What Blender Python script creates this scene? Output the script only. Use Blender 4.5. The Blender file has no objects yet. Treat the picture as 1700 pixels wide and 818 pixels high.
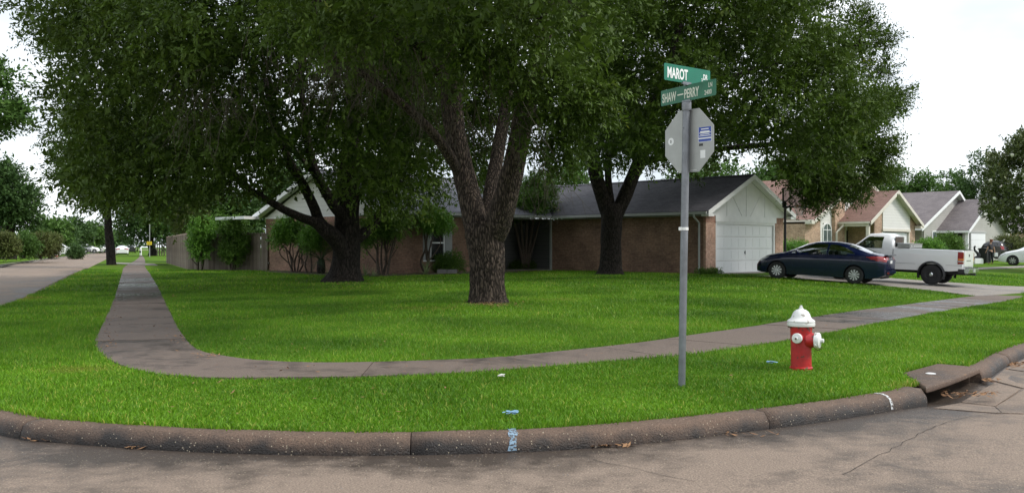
import bpy, bmesh, math, random
import numpy as np
from mathutils import Vector, Matrix, noise
from mathutils.geometry import delaunay_2d_cdt
random.seed(7); rng = np.random.default_rng(11)
R = math.radians
S = bpy.context.scene; C = S.collection

# ------------------------------------------------------------ camera
CAM, FP, CX, HY = 1.45, 1600.0, 850.0, 409.0
cd = bpy.data.cameras.new('camera'); cam = bpy.data.objects.new('camera', cd); C.objects.link(cam)
cam.location = (0, 0, CAM); cam.rotation_euler = (R(90), 0, 0)
cd.sensor_width = 36; cd.lens = 36*FP/1700; cd.clip_start = .05; cd.clip_end = 4000
S.camera = cam
# ------------------------------------------------------------ sky, sun, exposure
W = bpy.data.worlds.new('World'); S.world = W; W.use_nodes = True
wt = W.node_tree; wt.nodes.clear()
SUN_EL, SUN_AZ = 48, 102      # azimuth clockwise from +Y: behind the viewer and to the right
wn = wt.nodes.new; wl = wt.links.new
sky = wn('ShaderNodeTexSky'); sky.sky_type = 'NISHITA'; sky.sun_disc = False
sky.sun_elevation = R(SUN_EL); sky.sun_rotation = R(SUN_AZ)
b1 = wn('ShaderNodeBackground'); b1.inputs[1].default_value = .12; wl(sky.outputs[0], b1.inputs[0])
tcn = wn('ShaderNodeTexCoord'); mp = wn('ShaderNodeMapping'); mp.inputs['Scale'].default_value = (1, 1, 3.2)
wl(tcn.outputs['Generated'], mp.inputs[0])
nz = wn('ShaderNodeTexNoise'); nz.inputs['Scale'].default_value = 2.3; nz.inputs['Detail'].default_value = 5; wl(mp.outputs[0], nz.inputs[0])
rp = wn('ShaderNodeValToRGB'); rp.color_ramp.elements[0].position = .38; rp.color_ramp.elements[1].position = .72
rp.color_ramp.elements[0].color = (.45, .50, .55, 1); rp.color_ramp.elements[1].color = (.96, .98, 1.0, 1)
wl(nz.outputs[0], rp.inputs[0])
b2 = wn('ShaderNodeBackground'); b2.inputs[1].default_value = 1.02; wl(rp.outputs[0], b2.inputs[0])
mx = wn('ShaderNodeMixShader'); mx.inputs[0].default_value = .93
wl(b1.outputs[0], mx.inputs[1]); wl(b2.outputs[0], mx.inputs[2])
wo = wn('ShaderNodeOutputWorld'); wl(mx.outputs[0], wo.inputs[0])
sd = bpy.data.lights.new('sun', 'SUN'); sd.energy = 1.5; sd.angle = R(14); sd.color = (1, .96, .9)
so = bpy.data.objects.new('sun', sd); C.objects.link(so)
sv = Vector((math.sin(R(SUN_AZ))*math.cos(R(SUN_EL)), math.cos(R(SUN_AZ))*math.cos(R(SUN_EL)), math.sin(R(SUN_EL))))
so.rotation_euler = sv.to_track_quat('Z', 'Y').to_euler(); so.location = sv*60
S.view_settings.view_transform = 'Standard'; S.view_settings.look = 'None'
S.view_settings.exposure = .86; S.view_settings.gamma = 1; S.view_settings.use_curve_mapping = False
S.render.engine = 'CYCLES'
S.cycles.max_bounces = 6; S.cycles.diffuse_bounces = 3; S.cycles.transparent_max_bounces = 6
S.cycles.use_denoising = True

# ------------------------------------------------------------ materials
MATS = {}
def nodes(name):
    m = bpy.data.materials.new(name); m.use_nodes = True
    t = m.node_tree; return m, t, t.nodes['Principled BSDF']
def barkmat(name, c1, c2, sc=16):
    m, t, b = nodes(name); n = t.nodes.new; l = t.links.new
    tc = n('ShaderNodeTexCoord'); mpp = n('ShaderNodeMapping'); mpp.inputs['Scale'].default_value = (1, 1, .2); l(tc.outputs['Object'], mpp.inputs[0])
    wz = n('ShaderNodeTexNoise'); wz.inputs['Scale'].default_value = 5; l(mpp.outputs[0], wz.inputs[0])
    mxv = n('ShaderNodeMix'); mxv.data_type = 'RGBA'; mxv.blend_type = 'LINEAR_LIGHT'; mxv.inputs[0].default_value = .10; l(mpp.outputs[0], mxv.inputs[6]); l(wz.outputs['Color'], mxv.inputs[7])
    vo = n('ShaderNodeTexVoronoi'); vo.feature = 'DISTANCE_TO_EDGE'; vo.inputs['Scale'].default_value = sc; l(mxv.outputs[2], vo.inputs[0])
    z = n('ShaderNodeTexNoise'); z.inputs['Scale'].default_value = 9; z.inputs['Detail'].default_value = 8; l(tc.outputs['Object'], z.inputs[0])
    mr = n('ShaderNodeMapRange'); mr.inputs[2].default_value = .22; l(vo.outputs['Distance'], mr.inputs[0])
    mm = n('ShaderNodeMath'); mm.operation = 'MULTIPLY'; l(mr.outputs[0], mm.inputs[0]); l(z.outputs[0], mm.inputs[1])
    r = n('ShaderNodeValToRGB'); r.color_ramp.elements[0].position = .08; r.color_ramp.elements[1].position = .6; r.color_ramp.elements[0].color = (*c1, 1); r.color_ramp.elements[1].color = (*c2, 1)
    l(mm.outputs[0], r.inputs[0]); l(r.outputs[0], b.inputs['Base Color']); b.inputs['Roughness'].default_value = .9; b.inputs['Specular IOR Level'].default_value = .25
    bp = n('ShaderNodeBump'); bp.inputs['Strength'].default_value = 1; bp.inputs['Distance'].default_value = .05; l(mm.outputs[0], bp.inputs['Height']); l(bp.outputs[0], b.inputs['Normal'])
    MATS[name] = m
def pm(name, col, var=.15, scale=4., rough=.7, bump=.0, bscale=60., metal=0., coat=0., col2=None, coord='Object', spec=.5, det=5):
    m, t, b = nodes(name); n = t.nodes.new; l = t.links.new
    tc = n('ShaderNodeTexCoord'); z = n('ShaderNodeTexNoise'); z.inputs['Scale'].default_value = scale; z.inputs['Detail'].default_value = det
    z.inputs['Roughness'].default_value = .65
    l(tc.outputs[coord], z.inputs[0])
    r = n('ShaderNodeValToRGB'); r.color_ramp.elements[0].position = .32; r.color_ramp.elements[1].position = .68
    c2 = col2 or tuple(min(1, c*(1+var)) for c in col); c1 = col if col2 else tuple(c*(1-var) for c in col)
    r.color_ramp.elements[0].color = (*c1, 1); r.color_ramp.elements[1].color = (*c2, 1)
    l(z.outputs[0], r.inputs[0]); l(r.outputs[0], b.inputs['Base Color'])
    b.inputs['Roughness'].default_value = rough; b.inputs['Metallic'].default_value = metal
    b.inputs['Coat Weight'].default_value = coat; b.inputs['Coat Roughness'].default_value = .05
    b.inputs['Specular IOR Level'].default_value = spec
    if bump:
        z2 = n('ShaderNodeTexNoise'); z2.inputs['Scale'].default_value = bscale; z2.inputs['Detail'].default_value = 4
        l(tc.outputs[coord], z2.inputs[0])
        bp = n('ShaderNodeBump'); bp.inputs['Strength'].default_value = bump; bp.inputs['Distance'].default_value = .02
        l(z2.outputs[0], bp.inputs['Height']); l(bp.outputs[0], b.inputs['Normal'])
    MATS[name] = m; return m

def brickmat(name, c1, c2, mortar, bw=.22, bh=.075, mode='wall', ms=.008, rough=.85, bump=.5, var=1.0):
    """brick / shingle / siding courses; mode picks which object axes carry the courses"""
    m, t, b = nodes(name); n = t.nodes.new; l = t.links.new
    tc = n('ShaderNodeTexCoord'); sp = n('ShaderNodeSeparateXYZ'); l(tc.outputs['Object'], sp.inputs[0])
    cb = n('ShaderNodeCombineXYZ')
    if mode == 'wall':
        a = n('ShaderNodeMath'); l(sp.outputs[0], a.inputs[0]); l(sp.outputs[1], a.inputs[1]); l(a.outputs[0], cb.inputs[0]); l(sp.outputs[2], cb.inputs[1])
    elif mode == 'soldier':
        a = n('ShaderNodeMath'); l(sp.outputs[0], a.inputs[0]); l(sp.outputs[1], a.inputs[1]); l(a.outputs[0], cb.inputs[1]); l(sp.outputs[2], cb.inputs[0])
    elif mode == 'x': l(sp.outputs[0], cb.inputs[0]); l(sp.outputs[1], cb.inputs[1])
    else: l(sp.outputs[1], cb.inputs[0]); l(sp.outputs[0], cb.inputs[1])
    br = n('ShaderNodeTexBrick'); br.inputs['Scale'].default_value = 1; br.inputs['Brick Width'].default_value = bw
    br.inputs['Row Height'].default_value = bh; br.inputs['Mortar Size'].default_value = ms; br.inputs['Mortar Smooth'].default_value = .3
    br.inputs['Color1'].default_value = (*c1, 1); br.inputs['Color2'].default_value = (*c2, 1); br.inputs['Mortar'].default_value = (*mortar, 1)
    l(cb.outputs[0], br.inputs[0])
    z = n('ShaderNodeTexNoise'); z.inputs['Scale'].default_value = 1.1; z.inputs['Detail'].default_value = 6; l(tc.outputs['Object'], z.inputs[0])
    z3 = n('ShaderNodeTexNoise'); z3.inputs['Scale'].default_value = 9; z3.inputs['Detail'].default_value = 3; l(cb.outputs[0], z3.inputs[0])
    ad = n('ShaderNodeMath'); l(z.outputs[0], ad.inputs[0]); l(z3.outputs[0], ad.inputs[1])
    mr = n('ShaderNodeMapRange'); mr.inputs[1].default_value = .7; mr.inputs[2].default_value = 1.3
    mr.inputs[3].default_value = 1-.42*var; mr.inputs[4].default_value = 1+.3*var; l(ad.outputs[0], mr.inputs[0])
    mu = n('ShaderNodeVectorMath'); mu.operation = 'SCALE'; l(br.outputs['Color'], mu.inputs[0]); l(mr.outputs[0], mu.inputs['Scale'])
    l(mu.outputs[0], b.inputs['Base Color']); b.inputs['Roughness'].default_value = rough
    bp = n('ShaderNodeBump'); bp.invert = True; bp.inputs['Strength'].default_value = bump; bp.inputs['Distance'].default_value = .012
    l(br.outputs['Fac'], bp.inputs['Height']); l(bp.outputs[0], b.inputs['Normal'])
    MATS[name] = m; return m

def leafmat(name, ca, cb_, trans=.25, rough=.5, scale=.6):
    m, t, b = nodes(name); n = t.nodes.new; l = t.links.new
    at_ = n('ShaderNodeAttribute'); at_.attribute_name = 'tint'
    tc = n('ShaderNodeTexCoord'); z = n('ShaderNodeTexNoise'); z.inputs['Scale'].default_value = scale; l(tc.outputs['Object'], z.inputs[0])
    ad = n('ShaderNodeMath'); ad.operation = 'MULTIPLY_ADD'; ad.inputs[1].default_value = .55; l(at_.outputs['Fac'], ad.inputs[0])
    m2 = n('ShaderNodeMath'); m2.operation = 'MULTIPLY'; m2.inputs[1].default_value = .5; l(z.outputs[0], m2.inputs[0]); l(m2.outputs[0], ad.inputs[2])
    r = n('ShaderNodeValToRGB'); r.color_ramp.elements[0].position = .1; r.color_ramp.elements[1].position = .8
    r.color_ramp.elements[0].color = (*ca, 1); r.color_ramp.elements[1].color = (*cb_, 1)
    e_ = r.color_ramp.elements.new(.92); e_.color = (min(1, cb_[0]*1.7), cb_[1]*1.15, cb_[2]*1.3, 1); b.inputs['Specular IOR Level'].default_value = .25
    l(ad.outputs[0], r.inputs[0]); l(r.outputs[0], b.inputs['Base Color']); b.inputs['Roughness'].default_value = rough
    tr = n('ShaderNodeBsdfTranslucent'); l(r.outputs[0], tr.inputs[0]); mxs = n('ShaderNodeMixShader'); mxs.inputs[0].default_value = trans
    l(b.outputs[0], mxs.inputs[1]); l(tr.outputs[0], mxs.inputs[2]); l(mxs.outputs[0], t.nodes['Material Output'].inputs[0])
    MATS[name] = m; return m

pm('white_paint', (.80, .81, .81), .05, 3, .55, .08, 30)
pm('door_white', (.82, .83, .84), .03, 2, .45)
pm('cream_trim', (.66, .62, .54), .05, 3, .6)
pm('trim_grey', (.42, .43, .42), .06, 3, .6)
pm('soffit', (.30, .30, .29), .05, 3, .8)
brickmat('brick_pink_shaded', (.27, .160, .108), (.205, .112, .076), (.23, .175, .13), .24, .08)  # wall brick darkened: shade of trees and eaves is put into its colour
brickmat('brick_front_lit', (.52, .32, .235), (.43, .24, .17), (.46, .38, .31), .24, .08)  # lighter copy for the garage piers, their brighter light put into the colour
brickmat('brick_soldier', (.44, .25, .18), (.30, .14, .10), (.33, .25, .20), .24, .08, mode='soldier')
brickmat('brick_tan', (.50, .34, .235), (.38, .23, .15), (.50, .42, .34), .24, .08)
brickmat('shingle_x_sheen', (.155, .155, .18), (.12, .12, .14), (.04, .04, .05), .33, .14, 'x', .006, .9, .5, .7)  # lighter than the wing's shingles: grazing sky reflection is put into the colour
brickmat('shingle_y', (.085, .083, .095), (.06, .058, .07), (.03, .03, .035), .33, .14, 'y', .006, .9, .5, .7)
brickmat('shingle_brown', (.23, .135, .105), (.18, .10, .08), (.10, .06, .05), .33, .14, 'y', .006, .9, .5, .6)
brickmat('shingle_gray', (.19, .165, .165), (.15, .13, .135), (.08, .07, .075), .33, .14, 'y', .006, .9, .5, .6)
brickmat('siding_gray', (.44, .43, .40), (.42, .41, .38), (.26, .25, .23), 40, .16, 'wall', .012, .7, .6, .25)
brickmat('siding_white', (.74, .73, .70), (.73, .72, .69), (.55, .54, .51), 40, .2, 'wall', .008, .6, .5, .1)
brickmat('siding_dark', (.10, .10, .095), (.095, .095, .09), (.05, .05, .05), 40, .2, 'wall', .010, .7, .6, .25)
pm('wood_fence', (.17, .145, .125), .25, 1.5, .9, .5, 25, col2=(.30, .265, .23))
pm('wood_fence_old', (.10, .085, .072), .25, 1.5, .9, .5, 25, col2=(.20, .175, .15))
for q_, (a_, b_) in enumerate((((.16, .125, .098), (.28, .225, .175)), ((.12, .09, .07), (.22, .17, .13)), ((.19, .155, .125), (.33, .275, .225)))):
    pm('wood_new_%d' % q_, a_, .25, 1.5, .9, .5, 25, col2=b_)
    pm('wood_old_%d' % q_, tuple(v*.62 for v in a_), .25, 1.5, .9, .5, 25, col2=tuple(v*.66 for v in b_))
pm('dark_void', (.012, .012, .012), .1, 3, .9)
pm('glass_dark', (.02, .024, .026), .1, 2, .06, spec=.8)
pm('glass_pane', (.10, .13, .13), .4, 1.2, .08, spec=.8)
pm('black_plastic', (.018, .018, .02), .15, 5, .55)
pm('rubber', (.022, .022, .023), .2, 9, .85, .2, 60)
pm('chrome', (.55, .56, .57), .05, 5, .22, metal=1)
pm('alloy', (.50, .51, .52), .06, 5, .3, metal=.85)
pm('steel_wheel', (.02, .02, .022), .2, 8, .4, metal=.3)
pm('car_blue', (.003, .007, .040), .06, 2, .2, coat=.5)
pm('car_white', (.82, .83, .84), .03, 2, .3, coat=.7)
pm('car_black', (.012, .012, .014), .1, 2, .25, coat=1)
pm('car_grey', (.10, .105, .11), .1, 2, .3, coat=.8)
pm('tail_red', (.28, .012, .012), .2, 20, .18, coat=.6)
pm('tail_amber', (.62, .20, .06), .1, 20, .2, coat=.6)
pm('lamp_clear', (.55, .57, .58), .1, 20, .15, coat=.6)
pm('galv', (.20, .21, .225), .22, 6, .45, .1, 80, metal=.55)
pm('sign_back', (.36, .37, .355), .10, 5, .5, .03, 40, metal=.25)
pm('sign_green', (.0, .16, .095), .12, 5, .4)
pm('sign_green_old', (.02, .135, .075), .2, 6, .5)
pm('sign_letter', (.82, .84, .82), .03, 5, .5)
pm('sign_letter_old', (.60, .62, .52), .12, 30, .5)
pm('sticker_blue', (.03, .07, .33), .1, 20, .4)
pm('sticker_white', (.72, .73, .72), .04, 20, .4)
pm('sticker_black', (.02, .02, .02), .04, 20, .4)
pm('hydrant_red', (.42, .013, .016), .25, 5, .42, .12, 45, coat=.15)
pm('hydrant_white', (.75, .75, .73), .07, 8, .45, .12, 45)
pm('rust', (.10, .05, .03), .3, 20, .8, .3, 60)
barkmat('bark', (.018, .013, .010), (.108, .082, .064), 22)
barkmat('bark_dark', (.010, .008, .007), (.05, .040, .034), 18)
pm('twig', (.055, .046, .032), .3, 3, .9)
pm('stem', (.075, .056, .042), .3, 8, .9, .3, 30)
pm('mulch', (.05, .034, .024), .4, 14, .95, .9, 30, col2=(.12, .085, .06))
pm('litter', (.16, .075, .035), .4, 12, .85, col2=(.34, .19, .09))
pm('skin', (.50, .30, .21), .05, 5, .55)
pm('hair', (.20, .06, .03), .2, 20, .6)
pm('shirt', (.045, .042, .048), .2, 8, .85)
pm('pants', (.016, .017, .022), .2, 8, .85)
pm('hose_green', (.01, .13, .07), .15, 8, .5)
pm('concrete_block', (.20, .195, .19), .15, 8, .9, .3, 40)
pm('petal', (.82, .80, .72), .05, 8, .6)
pm('paint_blue', (.20, .36, .50), .25, 30, .7, .2, 60)
pm('hoop_orange', (.45, .10, .03), .1, 8, .4)
pm('net', (.72, .72, .70), .05, 8, .7)
pm('yellow_sign', (.70, .52, .02), .05, 8, .5)
pm('brick_mail', (.22, .07, .05), .3, 12, .9)
pm('pole_grey', (.30, .31, .31), .1, 3, .7)
leafmat('leaf_oak', (.018, .038, .007), (.100, .165, .020), .26, .55)
leafmat('leaf_oak_fresh', (.035, .085, .014), (.13, .24, .035), .3, .55)
leafmat('leaf_far', (.035, .08, .018), (.11, .21, .04), .25, .6, .25)
leafmat('leaf_far_dark', (.026, .06, .018), (.075, .14, .035), .2, .6, .25)
leafmat('leaf_shrub', (.04, .12, .015), (.18, .36, .05), .3, .45, 1.2)
leafmat('leaf_magnolia', (.035, .065, .018), (.13, .16, .05), .12, .25, .5)
leafmat('leaf_sago', (.015, .045, .012), (.04, .09, .022), .15, .4)
leafmat('leaf_lily', (.10, .16, .06), (.34, .40, .20), .25, .5)
leafmat('leaf_red', (.06, .055, .018), (.13, .17, .045), .2, .6, .5)

def chipped(name, col, chip, thr=.66):
    m = MATS[name]; t = m.node_tree; b = t.nodes['Principled BSDF']; n = t.nodes.new; l = t.links.new
    old = b.inputs['Base Color'].links[0].from_socket; tc = n('ShaderNodeTexCoord'); z = n('ShaderNodeTexNoise'); z.inputs['Scale'].default_value = 26; z.inputs['Detail'].default_value = 8; l(tc.outputs['Object'], z.inputs[0])
    mr = n('ShaderNodeMapRange'); mr.inputs[1].default_value = thr-.02; mr.inputs[2].default_value = thr+.02; l(z.outputs[0], mr.inputs[0])
    mxx = n('ShaderNodeMix'); mxx.data_type = 'RGBA'; l(mr.outputs[0], mxx.inputs[0]); l(old, mxx.inputs[6]); mxx.inputs[7].default_value = (*chip, 1); l(mxx.outputs[2], b.inputs['Base Color'])
chipped('hydrant_red', None, (.10, .03, .025), .63); chipped('hydrant_white', None, (.34, .31, .27), .66)
def worn(name, sc=60, thr=.46):
    m = MATS[name]; t = m.node_tree; b = t.nodes['Principled BSDF']; n = t.nodes.new; l = t.links.new
    tc = n('ShaderNodeTexCoord'); z = n('ShaderNodeTexNoise'); z.inputs['Scale'].default_value = sc; z.inputs['Detail'].default_value = 6; l(tc.outputs['Object'], z.inputs[0])
    mr = n('ShaderNodeMapRange'); mr.inputs[1].default_value = thr-.06; mr.inputs[2].default_value = thr+.10; mr.inputs[4].default_value = .85; l(z.outputs[0], mr.inputs[0]); l(mr.outputs[0], b.inputs['Alpha'])
pm('paint_kerb', (.24, .36, .47), .2, 40, .8); worn('paint_kerb'); pm('paint_kerb_white', (.62, .64, .64), .1, 40, .8); worn('paint_kerb_white', 60, .42)
def carglass(name, tint):
    m, t, b = nodes(name); n = t.nodes.new; l = t.links.new; tr = n('ShaderNodeBsdfTransparent'); tr.inputs[0].default_value = (*tint, 1); gl = n('ShaderNodeBsdfGlossy'); gl.inputs['Roughness'].default_value = .03
    fr = n('ShaderNodeFresnel'); fr.inputs[0].default_value = 1.6; mm = n('ShaderNodeMath'); mm.operation = 'ADD'; mm.inputs[1].default_value = .06; l(fr.outputs[0], mm.inputs[0]); mxs = n('ShaderNodeMixShader'); l(mm.outputs[0], mxs.inputs[0]); l(tr.outputs[0], mxs.inputs[1]); l(gl.outputs[0], mxs.inputs[2]); l(mxs.outputs[0], t.nodes['Material Output'].inputs[0]); MATS[name] = m
carglass('car_glass', (.42, .50, .46)); carglass('board_glass', (.80, .84, .86))
# lawn soil and blades
def lawnmats():
    m, t, b = nodes('lawn_soil'); n = t.nodes.new; l = t.links.new
    tc = n('ShaderNodeTexCoord')
    z = n('ShaderNodeTexNoise'); z.inputs['Scale'].default_value = .35; z.inputs['Detail'].default_value = 8; l(tc.outputs['Object'], z.inputs[0])
    z2 = n('ShaderNodeTexNoise'); z2.inputs['Scale'].default_value = 26; z2.inputs['Detail'].default_value = 4; l(tc.outputs['Object'], z2.inputs[0])
    r = n('ShaderNodeValToRGB'); e = r.color_ramp.elements
    e[0].position = .3; e[0].color = (.05, .12, .007, 1); e[1].position = .62; e[1].color = (.115, .215, .012, 1)
    e3 = r.color_ramp.elements.new(.74); e3.color = (.17, .15, .04, 1)
    l(z.outputs[0], r.inputs[0])
    mr = n('ShaderNodeMapRange'); mr.inputs[3].default_value = .45; mr.inputs[4].default_value = 1.25; l(z2.outputs[0], mr.inputs[0])
    mu = n('ShaderNodeVectorMath'); mu.operation = 'SCALE'; l(r.outputs[0], mu.inputs[0]); l(mr.outputs[0], mu.inputs['Scale'])
    l(mu.outputs[0], b.inputs['Base Color']); b.inputs['Roughness'].default_value = .95; b.inputs['Specular IOR Level'].default_value = .1
    bp = n('ShaderNodeBump'); bp.inputs['Strength'].default_value = .8; bp.inputs['Distance'].default_value = .04; l(z2.outputs[0], bp.inputs['Height']); l(bp.outputs[0], b.inputs['Normal'])
    MATS['lawn_soil'] = m
    m, t, b = nodes('grass_blade'); n = t.nodes.new; l = t.links.new
    tc = n('ShaderNodeTexCoord'); at_ = n('ShaderNodeAttribute'); at_.attribute_name = 'tint'
    z = n('ShaderNodeTexNoise'); z.inputs['Scale'].default_value = .35; z.inputs['Detail'].default_value = 8; l(tc.outputs['Object'], z.inputs[0])
    r = n('ShaderNodeValToRGB'); e = r.color_ramp.elements
    e[0].position = .34; e[0].color = (.078, .20, .008, 1); e[1].position = .62; e[1].color = (.180, .385, .018, 1)
    e3 = r.color_ramp.elements.new(.74); e3.color = (.25, .30, .035, 1)
    l(z.outputs[0], r.inputs[0])
    r2 = n('ShaderNodeValToRGB'); e = r2.color_ramp.elements
    e[0].position = 0; e[0].color = (.55, .6, .55, 1); e[1].position = .9; e[1].color = (1.15, 1.1, 1.2, 1)
    e2 = r2.color_ramp.elements.new(.97); e2.color = (2.6, 1.25, 5, 1)
    l(at_.outputs['Fac'], r2.inputs[0])
    mu = n('ShaderNodeVectorMath'); mu.operation = 'MULTIPLY'; l(r.outputs[0], mu.inputs[0]); l(r2.outputs[0], mu.inputs[1])
    l(mu.outputs[0], b.inputs['Base Color']); b.inputs['Roughness'].default_value = .5; b.inputs['Specular IOR Level'].default_value = .3
    tr = n('ShaderNodeBsdfTranslucent'); l(mu.outputs[0], tr.inputs[0]); mxs = n('ShaderNodeMixShader'); mxs.inputs[0].default_value = .35
    l(b.outputs[0], mxs.inputs[1]); l(tr.outputs[0], mxs.inputs[2]); l(mxs.outputs[0], t.nodes['Material Output'].inputs[0])
    MATS['grass_blade'] = m
lawnmats()

def roadmat(name, cdry, cwet, speck, use_attr=True, bump=.5, wr=.2):
    m, t, b = nodes(name); n = t.nodes.new; l = t.links.new
    tc = n('ShaderNodeTexCoord')
    def nzn(s, d=6, ro=.6):
        z = n('ShaderNodeTexNoise'); z.inputs['Scale'].default_value = s; z.inputs['Detail'].default_value = d; z.inputs['Roughness'].default_value = ro
        l(tc.outputs['Object'], z.inputs[0]); return z
    def mth(op, a, b_, clamp=False):
        q = n('ShaderNodeMath'); q.operation = op; q.use_clamp = clamp
        for i, v in enumerate((a, b_)):
            if isinstance(v, (int, float)): q.inputs[i].default_value = v
            else: l(v, q.inputs[i])
        return q.outputs[0]
    big, med, fine = nzn(.55, 7), nzn(4.5, 6), nzn(75, 3)
    wet = mth('MULTIPLY', mth('SUBTRACT', big.outputs[0], .5), 3.4)
    wet = mth('ADD', wet, mth('MULTIPLY', mth('SUBTRACT', med.outputs[0], .5), 2.0))
    if use_attr:
        a = n('ShaderNodeAttribute'); a.attribute_name = 'wet'; wet = mth('ADD', wet, a.outputs['Fac'])
    wet = mth('ADD', wet, .05, True)
    mixc = n('ShaderNodeMix'); mixc.data_type = 'RGBA'; l(wet, mixc.inputs[0]); mixc.inputs[6].default_value = (*cdry, 1); mixc.inputs[7].default_value = (*cwet, 1)
    mr = n('ShaderNodeMapRange'); mr.inputs[1].default_value = .3; mr.inputs[2].default_value = .7; mr.inputs[3].default_value = .6; mr.inputs[4].default_value = 1.4; l(fine.outputs[0], mr.inputs[0])
    mu = n('ShaderNodeVectorMath'); mu.operation = 'SCALE'; l(mixc.outputs[2], mu.inputs[0]); l(mr.outputs[0], mu.inputs['Scale'])
    # pebbles showing through worn concrete
    vo = n('ShaderNodeTexVoronoi'); vo.inputs['Scale'].default_value = 34; l(tc.outputs['Object'], vo.inputs[0])
    gp = mth('LESS_THAN', vo.outputs['Distance'], .17)
    sepc = n('ShaderNodeSeparateColor'); l(vo.outputs['Color'], sepc.inputs[0])
    gp = mth('MULTIPLY', gp, mth('GREATER_THAN', sepc.outputs[0], speck))
    mixp = n('ShaderNodeMix'); mixp.data_type = 'RGBA'; l(mth('MULTIPLY', gp, .7), mixp.inputs[0]); l(mu.outputs[0], mixp.inputs[6]); mixp.inputs[7].default_value = (.42, .35, .25, 1)
    l(mixp.outputs[2], b.inputs['Base Color'])
    mr2 = n('ShaderNodeMapRange'); mr2.inputs[3].default_value = .82; mr2.inputs[4].default_value = wr; l(wet, mr2.inputs[0]); l(mr2.outputs[0], b.inputs['Roughness'])
    h = mth('ADD', fine.outputs[0], mth('MULTIPLY', med.outputs[0], .8))
    bp = n('ShaderNodeBump'); bp.inputs['Strength'].default_value = bump; bp.inputs['Distance'].default_value = .012; l(h, bp.inputs['Height']); l(bp.outputs[0], b.inputs['Normal'])
    MATS[name] = m; return m
roadmat('road_concrete', (.238, .180, .138), (.056, .041, .031), .45, True, .8, .45)
roadmat('curb_concrete', (.135, .088, .062), (.014, .010, .008), .45, True, 1.0, .5)
roadmat('walk_concrete', (.150, .114, .092), (.045, .037, .035), .85, True, .6)
roadmat('drive_concrete', (.27, .24, .21), (.085, .077, .073), .9, False, .4)

# ------------------------------------------------------------ terrain
def ss(a, b, x):
    t = np.clip((np.asarray(x, float)-a)/(b-a), 0, 1); return t*t*(3-2*t)
def G(x, y): return .13*ss(20, 45, y)*ss(5, 12, -np.asarray(x, float)) - .33*ss(4, 17, x)*(1-ss(60, 120, y))
def catmull(P, step=.5):
    P = np.asarray(P, float); out = []
    Q = np.vstack([2*P[0]-P[1], P, 2*P[-1]-P[-2]])
    for i in range(1, len(Q)-2):
        n = max(1, int(np.linalg.norm(Q[i+1]-Q[i])/step)); t = np.linspace(0, 1, n, endpoint=False)[:, None]
        a, b, c, d = Q[i-1], Q[i], Q[i+1], Q[i+2]
        out.append(.5*((2*b)+(-a+c)*t+(2*a-5*b+4*c-d)*t**2+(-a+3*b-3*c+d)*t**3))
    out.append(P[-1][None]); return np.vstack(out)
def px_on(px, py, zf):
    y = 20.
    for _ in range(60):
        y0 = y; x = (px-CX)/FP*y; y = .3*y + .7*(CAM-float(zf(x, y)))*FP/(py-HY)
        if abs(y-y0) < 2e-4*y: break
    return np.array([(px-CX)/FP*y, y])
def pl(pix, zf): return np.array([px_on(a, b, zf) for a, b in pix])
walkz = lambda x, y: G(x, y)+.125
inner = pl([(236, 424), (239, 428), (241, 434), (241, 443), (249, 455), (261, 475), (274, 500), (290, 535), (308, 563), (330, 582), (358, 590), (430, 600), (520, 604), (620, 603), (720, 600), (800, 597), (910, 586), (1050, 571), (1150, 557), (1300, 535), (1450, 513), (1600, 494), (1690, 483)], walkz)
outer = pl([(232, 424), (230, 428), (222, 434), (207, 443), (202, 455), (195, 480), (183, 512), (168, 545), (158, 568), (170, 590), (205, 609), (260, 623), (330, 629), (450, 629), (600, 627), (740, 622), (900, 611), (1050, 597), (1200, 582), (1400, 548), (1550, 520), (1700, 492)], walkz)
def extend(P, h0, h1, L):
    a = P[0]+L*np.array([math.sin(R(h0)), math.cos(R(h0))]); b = P[-1]+L*np.array([math.sin(R(h1)), math.cos(R(h1))])
    return np.vstack([a, P, b])
inner = catmull(inner, .3); outer = catmull(outer, .3)
HL, HR = -21.5, 41.
inner_x = extend(inner, HL, HR, 150); outer_x = extend(outer, HL, HR, 150)
curb_pix = pl([(0, 722), (100, 735), (250, 746), (400, 753), (600, 756), (850, 751), (1050, 738), (1250, 715), (1400, 695), (1540, 668), (1641, 627), (1700, 594)], G)
curb_left = pl([(140, 445), (70, 476), (0, 506)], lambda x, y: G(x, y)+.12)
cl = np.vstack([curb_left, [(-11.3, 19.5), (-10.4, 16.3), (-9.2, 13.6), (-7.6, 11.2), (-5.8, 9.0)], curb_pix])
cl = np.vstack([cl, cl[-1]+6*np.array([math.sin(R(38.5)), math.cos(R(38.5))])])
curbf = catmull(cl, .15); curbf_x = extend(curbf, HL, HR, 150)
def seg_dist(P, L):
    P = np.atleast_2d(P); a, b = L[:-1], L[1:]; best = np.full(len(P), 1e9)
    if len(P) == 1:
        ab = b-a; t = np.clip(((P[0]-a)*ab).sum(1)/np.maximum((ab*ab).sum(1), 1e-9), 0, 1); return np.array([np.hypot(*(P[0]-(a+t[:, None]*ab)).T).min()])
    for s in range(len(a)):
        ab = b[s]-a[s]; t = np.clip(((P-a[s])@ab)/max(ab@ab, 1e-9), 0, 1)
        d = np.hypot(*(P-(a[s]+t[:, None]*ab)).T); best = np.minimum(best, d)
    return best
def inpoly(P, poly):
    P = np.atleast_2d(P); x, y = P[:, 0], P[:, 1]; ins = np.zeros(len(P), bool)
    j = len(poly)-1
    for i in range(len(poly)):
        xi, yi = poly[i]; xj, yj = poly[j]
        c = ((yi > y) != (yj > y)) & (x < (xj-xi)*(y-yi)/((yj-yi) or 1e-12)+xi)
        ins ^= c; j = i
    return ins
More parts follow.
